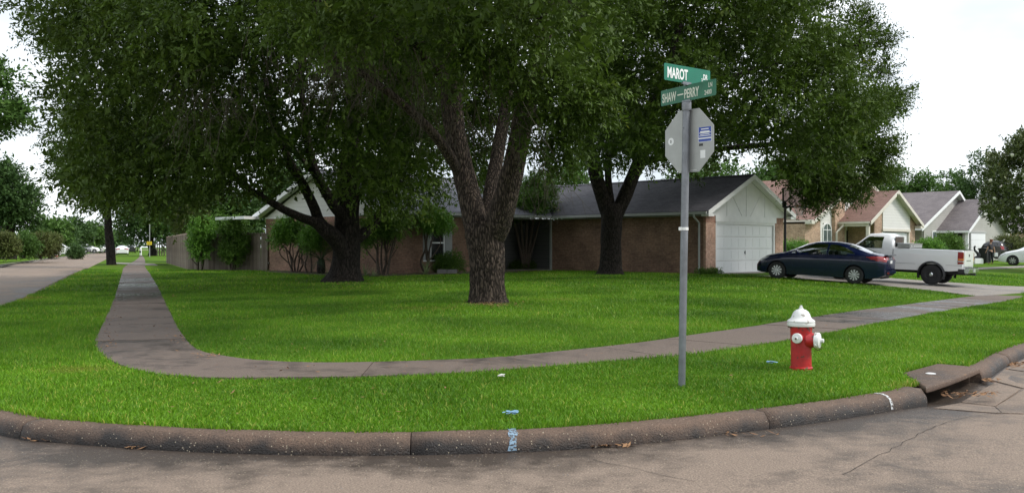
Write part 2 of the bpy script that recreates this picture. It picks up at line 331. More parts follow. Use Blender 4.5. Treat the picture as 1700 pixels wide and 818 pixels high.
lot_poly = inner_x[::4]; lot_poly = np.vstack([inner_x[:1], lot_poly, inner_x[-1:]])
lot_line = lot_poly
def T(x, y):
    """lawn height"""
    x = np.atleast_1d(np.asarray(x, float)); y = np.atleast_1d(np.asarray(y, float)); P = np.stack([x, y], 1)
    g = G(x, y)+.12; d = seg_dist(P, lot_line)*inpoly(P, lot_poly)
    w = np.clip(d/10, 0, 1); return g*(1-w)+.28*w
Tf = lambda x, y: float(T(x, y)[0])
def at(px, py, z=None):
    p = px_on(px, py, Tf if z is None else (lambda x, y: z)); return Vector((p[0], p[1], Tf(*p) if z is None else z))
def W3(px, py, Y): return Vector(((px-CX)/FP*Y, Y, CAM-(py-HY)/FP*Y))

# ------------------------------------------------------------ object helpers
def prop(o, label=None, cat=None, group=None, kind=None):
    for k, v in (('label', label), ('category', cat), ('group', group), ('kind', kind)):
        if v: o[k] = v
    return o
def empty(name, loc=(0, 0, 0), rz=0, label=None, cat=None, group=None, kind=None):
    o = bpy.data.objects.new(name, None); C.objects.link(o); o.location = loc; o.rotation_euler = (0, 0, rz); o.empty_display_size = .2
    return prop(o, label, cat, group, kind)
def link(name, me, parent=None, loc=None):
    o = bpy.data.objects.new(name, me); C.objects.link(o); o.parent = parent
    if loc is not None: o.location = loc
    return o
def npmesh(name, V, F, mats, smooth=False, tint=None, matidx=None, attr='tint'):
    me = bpy.data.meshes.new(name); V = np.asarray(V, np.float32); F = np.asarray(F, np.int32); k = F.shape[1]
    me.vertices.add(len(V)); me.vertices.foreach_set('co', V.ravel())
    me.loops.add(F.size); me.loops.foreach_set('vertex_index', F.ravel())
    me.polygons.add(len(F)); me.polygons.foreach_set('loop_start', np.arange(0, F.size, k, dtype=np.int32))
    me.polygons.foreach_set('loop_total', np.full(len(F), k, np.int32))
    if matidx is not None: me.polygons.foreach_set('material_index', np.asarray(matidx, np.int32))
    me.polygons.foreach_set('use_smooth', np.full(len(F), smooth))
    if tint is not None:
        a = me.attributes.new(attr, 'FLOAT', 'POINT'); a.data.foreach_set('value', np.asarray(tint, np.float32))
    for m in mats: me.materials.append(MATS[m])
    me.update(calc_edges=True); return me
class MB:
    def __init__(s): s.v = []; s.f = []; s.m = []
    def add(s, vs, fs, mi=0):
        n = len(s.v); s.v += [tuple(v) for v in vs]; s.f += [tuple(i+n for i in f) for f in fs]; s.m += [mi]*len(fs); return s
    def box(s, x0, x1, y0, y1, z0, z1, mi=0):
        return s.add([(x, y, z) for z in (z0, z1) for x, y in ((x0, y0), (x1, y0), (x1, y1), (x0, y1))],
                     [(3, 2, 1, 0), (4, 5, 6, 7), (0, 1, 5, 4), (1, 2, 6, 5), (2, 3, 7, 6), (3, 0, 4, 7)], mi)
    def prism(s, poly, axis, a, b, mi=0):
        n = len(poly)
        def p(u, v, w): return {'x': (w, u, v), 'y': (u, w, v), 'z': (u, v, w)}[axis]
        vs = [p(u, v, a) for u, v in poly]+[p(u, v, b) for u, v in poly]
        return s.add(vs, [tuple(range(n))[::-1], tuple(range(n, 2*n))]+[(i, (i+1) % n, (i+1) % n+n, i+n) for i in range(n)], mi)
    def tube(s, pts, rad, n=8, mi=0, cap=True):
        pts = [Vector(p) for p in pts]; k = len(pts)
        if not hasattr(rad, '__len__'): rad = [rad]*k
        t0 = (pts[1]-pts[0]).normalized(); u = t0.orthogonal().normalized(); vs = []
        for i, p in enumerate(pts):
            t = (pts[min(i+1, k-1)]-pts[max(i-1, 0)]).normalized(); u = (u-t*u.dot(t)).normalized(); w = t.cross(u)
            for j in range(n):
                a = 2*math.pi*j/n; vs.append(p+(u*math.cos(a)+w*math.sin(a))*rad[i])
        fs = [(i*n+j, i*n+(j+1) % n, (i+1)*n+(j+1) % n, (i+1)*n+j) for i in range(k-1) for j in range(n)]
        if cap: fs += [tuple(range(n))[::-1], tuple(range((k-1)*n, k*n))]
        return s.add(vs, fs, mi)
    def lathe(s, prof, n=20, mi=0, mat=None):
        M_ = mat or Matrix(); vs = []
        for r, z in prof:
            for j in range(n):
                a = 2*math.pi*j/n; vs.append(M_ @ Vector((r*math.cos(a), r*math.sin(a), z)))
        k = len(prof)
        fs = [(i*n+j, i*n+(j+1) % n, (i+1)*n+(j+1) % n, (i+1)*n+j) for i in range(k-1) for j in range(n)]
        fs += [tuple(range(n))[::-1], tuple(range((k-1)*n, k*n))]
        return s.add(vs, fs, mi)
    def mesh(s, name, mats, smooth=False):
        me = bpy.data.meshes.new(name); me.from_pydata(s.v, [], s.f)
        for m in ([mats] if isinstance(mats, str) else mats): me.materials.append(MATS[m])
        me.polygons.foreach_set('material_index', s.m)
        if smooth: me.polygons.foreach_set('use_smooth', [True]*len(s.f))
        me.update(); return me
    def build(s, name, mats, parent=None, smooth=False, off=None, label=None):
        if off is not None: s.v = [(a-off[0], b-off[1], c-off[2]) for a, b, c in s.v]
        o = link(name, s.mesh(name, mats, smooth), parent)
        if smooth: smooth_by_angle(o)
        if label: o['label'] = label
        return o
def smooth_by_angle(o, ang=40):
    me = o.data; bm = bmesh.new(); bm.from_mesh(me)
    for e in bm.edges:
        if len(e.link_faces) == 2 and e.calc_face_angle(0) > R(ang): e.smooth = False
    bm.to_mesh(me); bm.free()

# ------------------------------------------------------------ ground: road, lawns, curb, walks
AX, AY = 8.23, 41.0; c45 = math.sqrt(.5)
def H2W(x, y): return np.array([AX+c45*(x-y), AY+c45*(x+y)])
def W2H(X, Y): return np.array([c45*((X-AX)+(Y-AY)), c45*((Y-AY)-(X-AX))])
def hx(px, y):
    """x on the house-frame line y = const that shows at pixel column px"""
    r = (px-CX)/FP; bx, by = AX-c45*y, AY+c45*y; return (r*by-bx)/(c45*(1-r))
def hz(py, x, y): return CAM-(py-HY)/FP*H2W(x, y)[1]
def nonuni(lo, hi, dens):
    out = [lo]
    while out[-1] < hi: out.append(out[-1]+dens(out[-1]))
    return np.array(out)
xs = nonuni(-300, 300, lambda v: .16 if -6 <= v < 10 else (1.0 if -30 < v < 30 else 8))
ys = nonuni(-60, 400, lambda v: .16 if 4.5 <= v < 13 else (1.0 if -2 < v < 60 else 8))
proj0 = CX+FP*curbf[:, 0]/curbf[:, 1]; proj0[(curbf[:, 0] < -7) | (curbf[:, 1] > 14)] = -9e3
dip_c = px_on(1588, 650, G)
def dep(x, y): return -.10*np.exp(-((np.asarray(x)-dip_c[0])**2+(np.asarray(y)-dip_c[1])**2)/.75)
XX, YY = np.meshgrid(xs, ys); P = np.stack([XX.ravel(), YY.ravel()], 1); nx, ny = len(xs), len(ys)
near = (np.abs(P[:, 0]) < 40) & (P[:, 1] < 70) & (P[:, 1] > 0); dc = np.full(len(P), 9.); dc[near] = seg_dist(P[near], curbf[::3])
wet = np.clip(.95-dc/.75, 0, 1)*1.0 + .35*np.clip(1-dc/1.8, 0, 1) - .12
ii = np.arange(nx*ny).reshape(ny, nx)
F = np.stack([ii[:-1, :-1], ii[:-1, 1:], ii[1:, 1:], ii[1:, :-1]], -1).reshape(-1, 4)
crown_h = .02*np.clip(dc-1, 0, 3)*(P[:, 1] < 30)
inside_lot = inpoly(P, curbf_x[::6])
Z = G(P[:, 0], P[:, 1])+dep(P[:, 0], P[:, 1])+crown_h*(~inside_lot)-.25*inside_lot*(dc > .6)
road = link('road', npmesh('road', np.c_[P, Z], F, ['road_concrete'], True, tint=wet, attr='wet')); prop(road, kind='structure')
gm = MB(); gm.box(-2500, 2500, -2500, 2500, -1.5, -1.2); prop(gm.build('ground', 'lawn_soil'), kind='structure')

def polar(Pn):  # left-hand normals of a polyline
    t = np.gradient(Pn, axis=0); t /= np.linalg.norm(t, axis=1)[:, None]; return np.stack([-t[:, 1], t[:, 0]], 1)
cn = polar(curbf_x); lawn_edge = curbf_x+cn*.20
inl_px = [(1499, 618), (1556, 603), (1616, 606.5), (1622, 621), (1541, 646)]
inl = np.array([px_on(a, b, lambda x, y: G(x, y)+.14) for a, b in inl_px])
_jA = int(np.argmin(np.abs(proj0-1543))); _jB = int(np.argmin(np.abs(proj0-1628)))
_nn = np.gradient(curbf, axis=0); _nn /= np.linalg.norm(_nn, axis=1)[:, None]; _nn = np.stack([-_nn[:, 1], _nn[:, 0]], 1)
inl = np.vstack([inl[:3], (curbf+_nn*.015)[_jB:_jA-1:-1]]); inl[2] = curbf[_jB]+_nn[_jB]*.26+.5*(inl[2]-curbf[_jB]-_nn[_jB]*.26)
inl_big = inl.mean(0)+(inl-inl.mean(0))*1.02
def cdt_sheet(name, boundary, pts, zfun, mat, z0=0, holes=()):
    vs = [Vector(p) for p in boundary]; n = len(vs); edges = [(i, (i+1) % n) for i in range(n)]
    keep = pts[inpoly(pts, boundary)] if len(pts) else pts
    dd = seg_dist(keep, np.vstack([boundary, boundary[:1]])) if len(keep) else []
    if len(keep): keep = keep[dd > .12]
    vs += [Vector(p) for p in keep]
    ov, oe, of, *_ = delaunay_2d_cdt(vs, edges, [], 1, 1e-4)
    V = np.array([(v.x, v.y) for v in ov]); Zs = zfun(V[:, 0], V[:, 1])+z0
    tri = np.array([f for f in of if len(f) == 3]); o = link(name, npmesh(name, np.c_[V, Zs], tri, [mat], True)); return o
gx = nonuni(-250, 260, lambda v: 1.0 if -40 < v < 45 else 9); gy = nonuni(1, 330, lambda v: 1.0 if v < 75 else 9)
gp = np.stack(np.meshgrid(gx, gy), -1).reshape(-1, 2)+rng.uniform(-.2, .2, (len(gx)*len(gy), 2))
lb = np.vstack([lawn_edge[:1], lawn_edge[1:-1:3], lawn_edge[-1:], [(240, 300)], [(-210, 320)]])
lawn = cdt_sheet('lawn', lb, gp, T, 'lawn_soil'); prop(lawn, kind='structure')
# the lawn across the side street
fc = pl([(-260, 497), (0, 443), (60, 434), (105, 427.5), (160, 420.5)], lambda x, y: G(x, y))
fc = np.vstack([fc, fc[-1]+200*np.array([math.sin(R(-21.5)), math.cos(R(-21.5))])])
far_poly = np.vstack([fc, [(-400, 400), (-400, 20)]])
fl = cdt_sheet('lawn_across_the_street', far_poly, gp[::5][(gp[::5, 0] > -200)], lambda x, y: G(x, y)+.12, 'lawn_soil'); prop(fl, kind='structure')
fcn = catmull(fc[:-1], 1.5); m = MB()
for a, b in zip(fcn[:-1], fcn[1:]):
    t = (b-a)/np.linalg.norm(b-a); nn = np.array([t[1], -t[0]])*.0; n2 = np.array([-t[1], t[0]])*.22
    z0, z1 = float(G(*a)), float(G(*b))
    m.add([(*a, z0), (*b, z1), (*(b+n2*.3), z1+.13), (*(a+n2*.3), z0+.13), (*(b+n2), z1+.135), (*(a+n2), z0+.135)], [(0, 1, 2, 3), (3, 2, 4, 5)])
prop(m.build('curb_across_the_street', 'drive_concrete'), kind='structure')

# curb, one piece per pour
proj_px = CX+FP*curbf[:, 0]/curbf[:, 1]
arc = np.r_[0, np.cumsum(np.linalg.norm(np.diff(curbf, axis=0), axis=1))]
cnf = polar(curbf); prof = [(0, -.12), (0, .01), (.008, .055), (.03, .098), (.065, .122), (.11, .132), (.19, .132), (.235, .122), (.25, .09), (.25, -.12)]
curb_root = empty('curb', (0, 0, 0), kind='structure')
front = (curbf[:, 1] < 14) & (curbf[:, 0] > -7)
iA = int(np.argmin(np.abs(proj_px-1543)+1e3*(~front))); iB = int(np.argmin(np.abs(proj_px-1628)+1e3*(~front)))
cuts = [0]; j_at = int(np.argmin(np.abs(proj_px-36)+1e3*(~front)))
s_j = arc[j_at]
stops = [s for s in np.arange(s_j-3.05*20, arc[-1], 3.05) if s > 0]
cut_i = sorted(set([0]+[int(np.argmin(np.abs(arc-s))) for s in stops]+[iA, iB, len(curbf)-1]))
for a, b in zip(cut_i[:-1], cut_i[1:]):
    if b-a < 2 or (a >= iA and b <= iB): continue
    idx = np.arange(a, b+1, 1 if curbf[a, 1] < 16 else 4)
    if idx[-1] != b: idx = np.r_[idx, b]
    pts = curbf[idx].copy(); nn = cnf[idx]; t0 = (pts[1]-pts[0])/np.linalg.norm(pts[1]-pts[0]); t1 = (pts[-1]-pts[-2])/np.linalg.norm(pts[-1]-pts[-2])
    pts[0] += t0*.0035; pts[-1] -= t1*.0035
    V = []
    for i, (p, n_) in enumerate(zip(pts, nn)):
        g = float(G(*p)); s = arc[idx[i]]
        for q, (d, z) in enumerate(prof):
            w = (.007*noise.noise(Vector((s*2.2, q*.9, 3)))+.005*noise.noise(Vector((s*9, q*2.1, 7))))*(1 if 0 < q < 9 else 0)
            pp = p+n_*(d-w); V.append((pp[0], pp[1], g+z+w*1.2))
    k = len(prof); n_s = len(pts)
    F = [(i*k+j, (i+1)*k+j, (i+1)*k+j+1, i*k+j+1) for i in range(n_s-1) for j in range(k-1)]
    zz = np.array([v[2] for v in V]).reshape(n_s, k); wetv = np.tile(np.array([.9, .9, .62, .2, -.1, -.2, -.25, -.1, 0, 0]), n_s)
    V = np.array(V); o = link('curb_segment', npmesh('curb_segment', V, F, ['curb_concrete'], True, tint=wetv, attr='wet'), curb_root)
    eb = MB(); eb.add([tuple(v) for v in V[:k]], [tuple(range(k))]); eb.add([tuple(v) for v in V[-k:]], [tuple(range(k))[::-1]])
    # end caps joined in the same mesh data
    bm = bmesh.new(); bm.from_mesh(o.data); bm.verts.ensure_lookup_table()
    bm.faces.new([bm.verts[i] for i in range(k)]); bm.faces.new([bm.verts[i] for i in range((n_s-1)*k, n_s*k)][::-1]); bm.to_mesh(o.data); bm.free()

# storm inlet between two curb pieces
sv_root = empty('storm_inlet', (0, 0, 0), label='concrete storm inlet slab over a dark slot in the curb, past the hydrant', cat='storm drain')
def prism_top(poly, z0, z1, name, mat, parent, bev=.0, slope=None, kind=None):
    m = MB(); n = len(poly); V = [(p[0], p[1], (z0(*p) if callable(z0) else z0)) for p in poly]+[(p[0], p[1], (z1(*p) if callable(z1) else z1)) for p in poly]
    m.add(V, [tuple(range(n))[::-1], tuple(range(n, 2*n))]+[(i, (i+1) % n, (i+1) % n+n, i+n) for i in range(n)])
    o = m.build(name, mat, parent)
    if bev:
        bm = bmesh.new(); bm.from_mesh(o.data)
        bmesh.ops.bevel(bm, geom=[e for e in bm.edges], offset=bev, segments=3, affect='EDGES', profile=.5); bm.to_mesh(o.data); bm.free()
        o.data.polygons.foreach_set('use_smooth', [True]*len(o.data.polygons))
    return o
gz = lambda dz: (lambda x, y: float(G(x, y))+dz)
poly_in = inl[::-1] if False else inl
# orient counter-clockwise
def ccw(p):
    p = np.asarray(p); a = 0.5*np.sum(p[:, 0]*np.roll(p[:, 1], -1)-np.roll(p[:, 0], -1)*p[:, 1]); return p if a > 0 else p[::-1]
prism_top(ccw(inl), gz(.078), gz(.142), 'cover_slab', 'curb_concrete', sv_root, .02)
fA, fB = curbf[iA], curbf[iB]; back = cnf[(iA+iB)//2]
void = ccw(np.array([fA+back*.16, fB+back*.16, fB+back*.75, fA+back*.75]))
prism_top(ccw(np.array([fA+back*.62, fB+back*.62, fB+back*.75, fA+back*.75])), gz(-.3), gz(.072), 'catch_basin', 'dark_void', sv_root)  # back of the slot in near-black: its shade is put into the colour
for q, e in ((fA, fB), (fB, fA)):
    d = (e-q)/np.linalg.norm(e-q)*.06
    prism_top(ccw(np.array([q+back*.12, q+back*.62, q+back*.62+d, q+back*.12+d])), gz(-.1), gz(.073), 'side_wall', 'curb_concrete', sv_root)
fl_ = prism_top(ccw(np.array([fA-back*.05, fB-back*.05, fB+back*.62, fA+back*.62])), gz(-.25), gz(-.12), 'slot_floor', 'dark_void', sv_root)  # floor coloured near-black to stand in for the slot's shade
pmk = px_on(1545, 618, gz(.152)); m = MB(); m.lathe([(.052, 0), (.052, .012), (.04, .016)], 20, 0, Matrix.Translation((pmk[0], pmk[1], float(G(*pmk))+.132)))
m.build('marker_disc', 'sticker_white', sv_root)
# gutter slabs in front of the inlet
gut = empty('gutter_apron', (0, 0, 0), kind='structure')
gp_ = lambda *a: ccw(np.array([px_on(u, v, gz(.01)) for u, v in a]))
for q in ([(1550, 672), (1594, 651), (1650, 661), (1662, 682)], [(1596, 650), (1652, 631), (1694, 640), (1652, 660)], [(1646, 628), (1668, 612), (1760, 626), (1698, 639)],
          [(1664, 681), (1653, 662), (1700, 641), (1790, 655), (1740, 684)], [(1670, 611), (1700, 596), (1790, 600), (1763, 625)]):
    prism_top(gp_(*q), lambda x, y: float(G(x, y)+dep(x, y))-.03, lambda x, y, e_=.007+.003*random.random(): float(G(x, y)+dep(x, y))+e_, 'gutter_slab', 'road_concrete', gut)
# joints and cracks in the street
def strip(name, pts, w, z=.004, mat='dark_void', root=None):
    m = MB(); pts = np.asarray(pts); n_ = polar(pts)
    for i in range(len(pts)-1):
        a, b = pts[i], pts[i+1]; na, nb = n_[i]*w*(.5+.5*random.random()), n_[i+1]*w*(.5+.5*random.random())
        m.add([(*(a-na), zroad(*a)+z), (*(b-nb), zroad(*b)+z), (*(b+nb), zroad(*b)+z), (*(a+na), zroad(*a)+z)], [(0, 1, 2, 3)])
    return m.build(name, mat, root)
def zroad(x, y): return float(G(x, y))+.02*min(max(float(seg_dist((x, y), curbf[::4])[0])-1, 0), 3)
jr = empty('pavement_joints', (0, 0, 0), kind='structure')
for pxs in ([(1150, 800), (1040, 775), (985, 762)], [(1400, 790), (1560, 705), (1664, 683)]):
    a = np.array([px_on(u, v, G) for u, v in pxs]); a = catmull(a, .12); a = a+rng.normal(0, .008, a.shape); strip('joint', a, .003, root=jr)

# sidewalk slabs
walk_root = empty('sidewalk', (0, 0, 0), kind='structure')
ai = np.r_[0, np.cumsum(np.linalg.norm(np.diff(inner, axis=0), axis=1))]
def nearest(p, L): return int(np.argmin(np.linalg.norm(L-p, axis=1)))
def nearest_mono(i, lo):
    d = np.linalg.norm(outer-inner[i], axis=1); d[:lo] = 1e9; return int(np.argmin(d))
slots = []; s = 0; lo = 0
corner = ai[nearest(px_on(330, 583, walkz), inner)]
ss_list = sorted(set([0, ai[-1]]+list(np.arange(corner % 1.55, ai[-1], 1.55))))
prev = (0, 0)
for s in ss_list[1:]:
    i = int(np.argmin(np.abs(ai-s))); o_ = nearest_mono(i, prev[1]+1) if s < ai[-1] else len(outer)-1
    o_ = max(o_, prev[1]+1)
    if i-prev[0] < 2 and s < ai[-1]: continue
    slots.append((prev[0], i, prev[1], min(o_, len(outer)-1))); prev = (i, min(o_, len(outer)-1))
for k, (i0, i1, o0, o1) in enumerate(slots):
    A_ = inner[i0:i1+1]; B_ = outer[o0:o1+1]
    if len(A_) < 2 or len(B_) < 2: continue
    poly = np.vstack([A_, B_[::-1]]); ce = poly.mean(0)
    g = .006; A2 = A_.copy(); B2 = B_.copy()
    for L_ in (A2, B2):
        t = L_[1]-L_[0]; L_[0] += t/np.linalg.norm(t)*g; t = L_[-1]-L_[-2]; L_[-1] -= t/np.linalg.norm(t)*g
    poly = ccw(np.vstack([A2, B2[::-1]])); tilt = random.uniform(-.004, .006)
    prism_top(poly, lambda x, y: float(walkz(x, y))-.12, lambda x, y, t_=tilt: float(walkz(x, y))+.016+t_, 'slab', 'walk_concrete', walk_root); so_ = bpy.data.objects[-1] if False else walk_root.children[-1]; pxc = CX+FP*ce[0]/ce[1]; wv_ = random.uniform(-.25, .25)+(.55 if (ce[1] > 24 and ce[1] < 36 and ce[0] < 0) or (pxc > 1380 and pxc < 1620) else 0); a__ = so_.data.attributes.new('wet', 'FLOAT', 'POINT'); a__.data.foreach_set('value', np.full(len(so_.data.vertices), wv_, np.float32))
walk_poly = np.vstack([inner, outer[::-1]])
# driveway slabs
drive_root = empty('driveway', (0, 0, 0), kind='structure')
dn = [(.35, .02), (.15, -3.5), (-.1, -7), (-.5, -9.6), (-1.6, -11.6)]; df = [(5.95, .02), (6.1, -3.5), (6.2, -7), (6.5, -9.6), (7.6, -11.9)]
for i in range(4):
    for a0, a1 in ((0, .5), (.5, 1)):
        q = []
        for (k, a) in ((i, a0), (i+1, a0), (i+1, a1), (i, a1)):
            q.append(H2W(dn[k][0]*(1-a)+df[k][0]*a, dn[k][1]*(1-a)+df[k][1]*a))
        q = np.array(q); ce = q.mean(0); q = ce+(q-ce)*.997
        prism_top(ccw(q), lambda x, y: Tf(x, y)-.12, lambda x, y: Tf(x, y)+.02, 'slab', 'drive_concrete', drive_root)
drive_poly = np.array([H2W(*a) for a in dn]+[H2W(*a) for a in df[::-1]])
# apron of the next driveway down the side street, and pale strips on the neighbours' lots
ap = np.array([at(*a).xy for a in ((188, 437.3), (240, 440.5), (262, 440.5), (256, 437.6), (192, 436))]);
prism_top(ccw(ap), lambda x, y: Tf(x, y)-.1, lambda x, y: Tf(x, y)+.02, 'driveway_apron', 'drive_concrete', None)['kind'] = 'structure'
nw = np.array([H2W(*a) for a in ((hx(1600, -3), -3), (75, -3), (75, -2.1), (hx(1600, -3), -2.1))])
prism_top(ccw(nw), lambda x, y: Tf(x, y)-.1, lambda x, y: Tf(x, y)+.03, 'path', 'drive_concrete', None)['kind'] = 'structure'

# ------------------------------------------------------------ grass blades
tgx = np.arange(-50, 60, .3); tgy = np.arange(3, 80, .3); TG = T(*[a.ravel() for a in np.meshgrid(tgx, tgy)]).reshape(len(tgy), len(tgx))
def Tfast(x, y):
    u = np.clip((x-tgx[0])/.3, 0, len(tgx)-1.001); v = np.clip((y-tgy[0])/.3, 0, len(tgy)-1.001)
    i, j = u.astype(int), v.astype(int); a, b = u-i, v-j
    return TG[j, i]*(1-a)*(1-b)+TG[j, i+1]*a*(1-b)+TG[j+1, i]*(1-a)*b+TG[j+1, i+1]*a*b
EXCL = []
house_foot = np.array([H2W(*a) for a in ((0, 0), (6.4, 0), (6.4, 18.4), (-10.15, 18.4), (-10.15, 8.0), (0, 8.0))])
lawn_in = np.vstack([curbf_x[:1]+cn[:1]*.17, (curbf_x+cn*.17)[1:-1:3], (curbf_x+cn*.17)[-1:], [(240, 300)], [(-210, 320)]])
def scatter(y0, y1, dens, margin=2.):
    area = 2*(.56*(y1*y1-y0*y0)/2+margin*(y1-y0)); n = int(area*dens)
    y = np.sqrt(rng.uniform(y0*y0, y1*y1, n)); x = rng.uniform(-1, 1, n)*(.56*y+margin); p = np.stack([x, y], 1)
    ok = inpoly(p, lawn_in) & ~inpoly(p, walk_poly) & ~inpoly(p, drive_poly) & ~inpoly(p, inl) & ~inpoly(p, house_foot)
    return p[ok]
def blades(p, h, w, segs):
    n = len(p); z = Tfast(p[:, 0], p[:, 1])-.004; a = rng.uniform(0, 2*np.pi, n); b = rng.uniform(0, 2*np.pi, n)
    hh = h*rng.uniform(.55, 1.25, n)*(1+.25*np.sin(p[:, 0]*1.7+3*np.sin(p[:, 1]*.9))); lean = rng.uniform(.15, 1.0, n)*hh
    ww = w*rng.uniform(.6, 1.2, n)/2; ax, ay = np.cos(a)*ww, np.sin(a)*ww; lx, ly = np.cos(b)*lean, np.sin(b)*lean
    B1 = np.c_[p[:, 0]-ax, p[:, 1]-ay, z]; B2 = np.c_[p[:, 0]+ax, p[:, 1]+ay, z]; Tp = np.c_[p[:, 0]+lx, p[:, 1]+ly, z+hh]
    tint = rng.random(n)
    if segs == 1:
        V = np.stack([B1, B2, Tp], 1).reshape(-1, 3); F = np.arange(3*n).reshape(-1, 3); return V, F, np.repeat(tint, 3)
    M1 = np.c_[p[:, 0]-ax*.9+lx*.35, p[:, 1]-ay*.9+ly*.35, z+hh*.62]; M2 = np.c_[p[:, 0]+ax*.9+lx*.35, p[:, 1]+ay*.9+ly*.35, z+hh*.62]
    V = np.stack([B1, B2, M2, M1, Tp], 1).reshape(-1, 3); k = np.arange(n)[:, None]*5
    F = np.concatenate([k+[0, 1, 2], k+[0, 2, 3], k+[3, 2, 4]], 0); return V, F, np.repeat(tint, 5)
sets = [blades(scatter(5.5, 11, 3000), .040, .0085, 2), blades(scatter(11, 17, 1700, 1.5), .045, .011, 1), blades(scatter(17, 28, 680, 1.5), .05, .018, 1), blades(scatter(28, 50, 170, 1), .065, .03, 1)]
# longer tufts along the edges of walk and curb
def edge(L, off, dens, y1):
    seg = np.linalg.norm(np.diff(L, axis=0), axis=1); n = int(seg.sum()*dens); s = rng.uniform(0, seg.sum(), n); cs = np.r_[0, np.cumsum(seg)]
    x = np.interp(s, cs, L[:, 0]); y = np.interp(s, cs, L[:, 1]); nn = polar(L); nx_ = np.interp(s, cs, nn[:, 0]); ny_ = np.interp(s, cs, nn[:, 1])
    d = off+(np.abs(rng.normal(0, .05, n))-.03*(rng.random(n) < .3))*np.sign(off); p = np.stack([x+nx_*d, y+ny_*d], 1); return p[(~inpoly(p, inl_big)) & (p[:, 1] < y1) & (p[:, 1] > 3) & (np.abs(p[:, 0]) < .56*p[:, 1]+2)]
sets += [blades(edge(curbf, .175, 130, 26), .062, .009, 2), blades(edge(inner, .012, 110, 26), .055, .009, 2), blades(edge(outer, -.012, 110, 26), .055, .009, 2)]
ip = np.vstack([inl[:3]]); sets.append(blades(edge(ip, .01, 160, 26), .07, .01, 2))
Vs, Fs, Ts, off = [], [], [], 0
for V, F, t in sets: Vs.append(V); Fs.append(F+off); Ts.append(t); off += len(V)
gr = link('grass', npmesh('grass', np.vstack(Vs), np.vstack(Fs), ['grass_blade'], False, tint=np.concatenate(Ts)))
prop(gr, 'short bright green lawn grass around the curved sidewalk', 'grass', kind='stuff'); print('grass tris', sum(len(f) for f in Fs))

# ------------------------------------------------------------ houses (local x runs along the street, y away from it, z up from the ground)
HZ = .28
def house_root(name, ox, oy, label, cat='house'):
    w = H2W(ox, oy); return empty(name, (w[0], w[1], HZ), R(45), label, cat)
class HB(MB):
    """mesh builder in the shared house frame, stored relative to its house"""
    def __init__(s, o): super().__init__(); s.o = o
    def done(s, name, mats, parent, top, smooth=False, label=None):
        """parent may be a part whose own origin is the house's origin"""
        return s.build(name, mats, parent, smooth, off=(top['ox'], top['oy'], 0), label=label)
def slope_roof(m, ridge, eave, along, a0, a1, zr, ze, th=.1, mi=0):
    """one roof slope: ridge/eave = coordinate across, a0..a1 along"""
    q = [(ridge, zr), (eave, ze), (eave, ze-th), (ridge, zr-th)]
    m.prism(q, along, a0, a1, mi)
def rake(m, axis, pos, th, pts, h=.2, mi=0):
    """fascia boards following a gable's edge; pts = [(across, z)...], h = board height"""
    for (a, za), (b, zb) in zip(pts[:-1], pts[1:]):
        m.prism([(a, za), (b, zb), (b, zb-h), (a, za-h)], axis, pos, pos+th, mi)
def top_(ox, oy): return {'ox': ox, 'oy': oy}

# --- house 1 ---
h1 = house_root('brick_house', 0, 0, 'low pink brick ranch house with dark shingle roof and white garage door behind three oaks'); t1 = top_(0, 0)
E0, ZE, ZR, ZW = .45, 2.67, 4.62, 4.37
XL, YF, YB, XR = -10.15, 8.92, 18.4, 6.4; YM = (YF+YB)/2
def garc(x): return gze-.12+(gzp-gze)*(1-abs(x-gpk)/(gpk-gx0 if x < gpk else gx1-gpk))
def soffits(m, ridge, xa, xb, zr, za, zb_, y0, y1):
    slope_roof(m, ridge, xa, 'y', y0, y1, zr-.105, za-.105, .02); slope_roof(m, ridge, xb, 'y', y0, y1, zr-.105, zb_-.105, .02)
def B(name, mats, fn, parent=h1, top=t1, label=None, smooth=False):
    m = HB(None); fn(m); return m.done(name, mats, parent, top, smooth, label)
wx0, wx1 = hx(702, YF), hx(750, YF)            # front window with shutters
PX0, PYB = -5.0, 10.7                           # the entry recess runs from PX0 to 0, back wall at PYB
PX0 = hx(757, YF)+1.6
def walls(m):
    m.box(0, .12, .0, YF+.1, -.3, 2.46)                     # long wall of the garage wing
    m.box(XL, wx0, YF, YF+.12, -.3, 2.46); m.box(wx1, PX0, YF, YF+.12, -.3, 2.46)
    m.box(wx0, wx1, YF, YF+.12, -.3, .55); m.box(wx0, wx1, YF, YF+.12, 2.1, 2.46)
    m.box(PX0-.12, PX0, YF+.12, PYB, -.3, 2.46)
    m.box(XL, XL+.12, YF+.12, YB, -.3, 2.28); m.box(XL+.12, XR, YB-.12, YB, -.3, 2.46); m.box(XR-.12, XR, .0, YB-.12, -.3, 2.46)
B('wall', 'brick_pink_shaded', walls)
B('brick_pier', 'brick_front_lit', lambda m: m.box(-.03, .72, -.04, .08, -.3, 2.2)); B('brick_pier', 'brick_front_lit', lambda m: m.box(5.72, 6.43, -.04, .08, -.3, 2.2))
for xa, xb in ((-.035, .725), (5.715, 6.435)):
    B('soldier_course', 'brick_soldier', lambda m: m.box(xa, xb, -.045, .085, 2.2, 2.5))
B('soldier_course', 'brick_soldier', lambda m: m.box(XL-.006, XL+.1, YF+.0, YB, 2.28, 2.5))
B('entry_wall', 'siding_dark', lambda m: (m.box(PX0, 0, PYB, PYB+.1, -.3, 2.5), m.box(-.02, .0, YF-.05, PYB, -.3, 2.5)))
B('porch_ceiling', 'soffit', lambda m: m.box(XL-.4, .0, YF-.44, PYB, 2.465, 2.49))
B('soffit', 'soffit', lambda m: m.box(-.44, -.005, -.1, YF-.44, 2.465, 2.49))
B('corner_trim', 'trim_grey', lambda m: m.box(-.06, .02, YF-.06, YF+.05, -.25, 2.46)); 
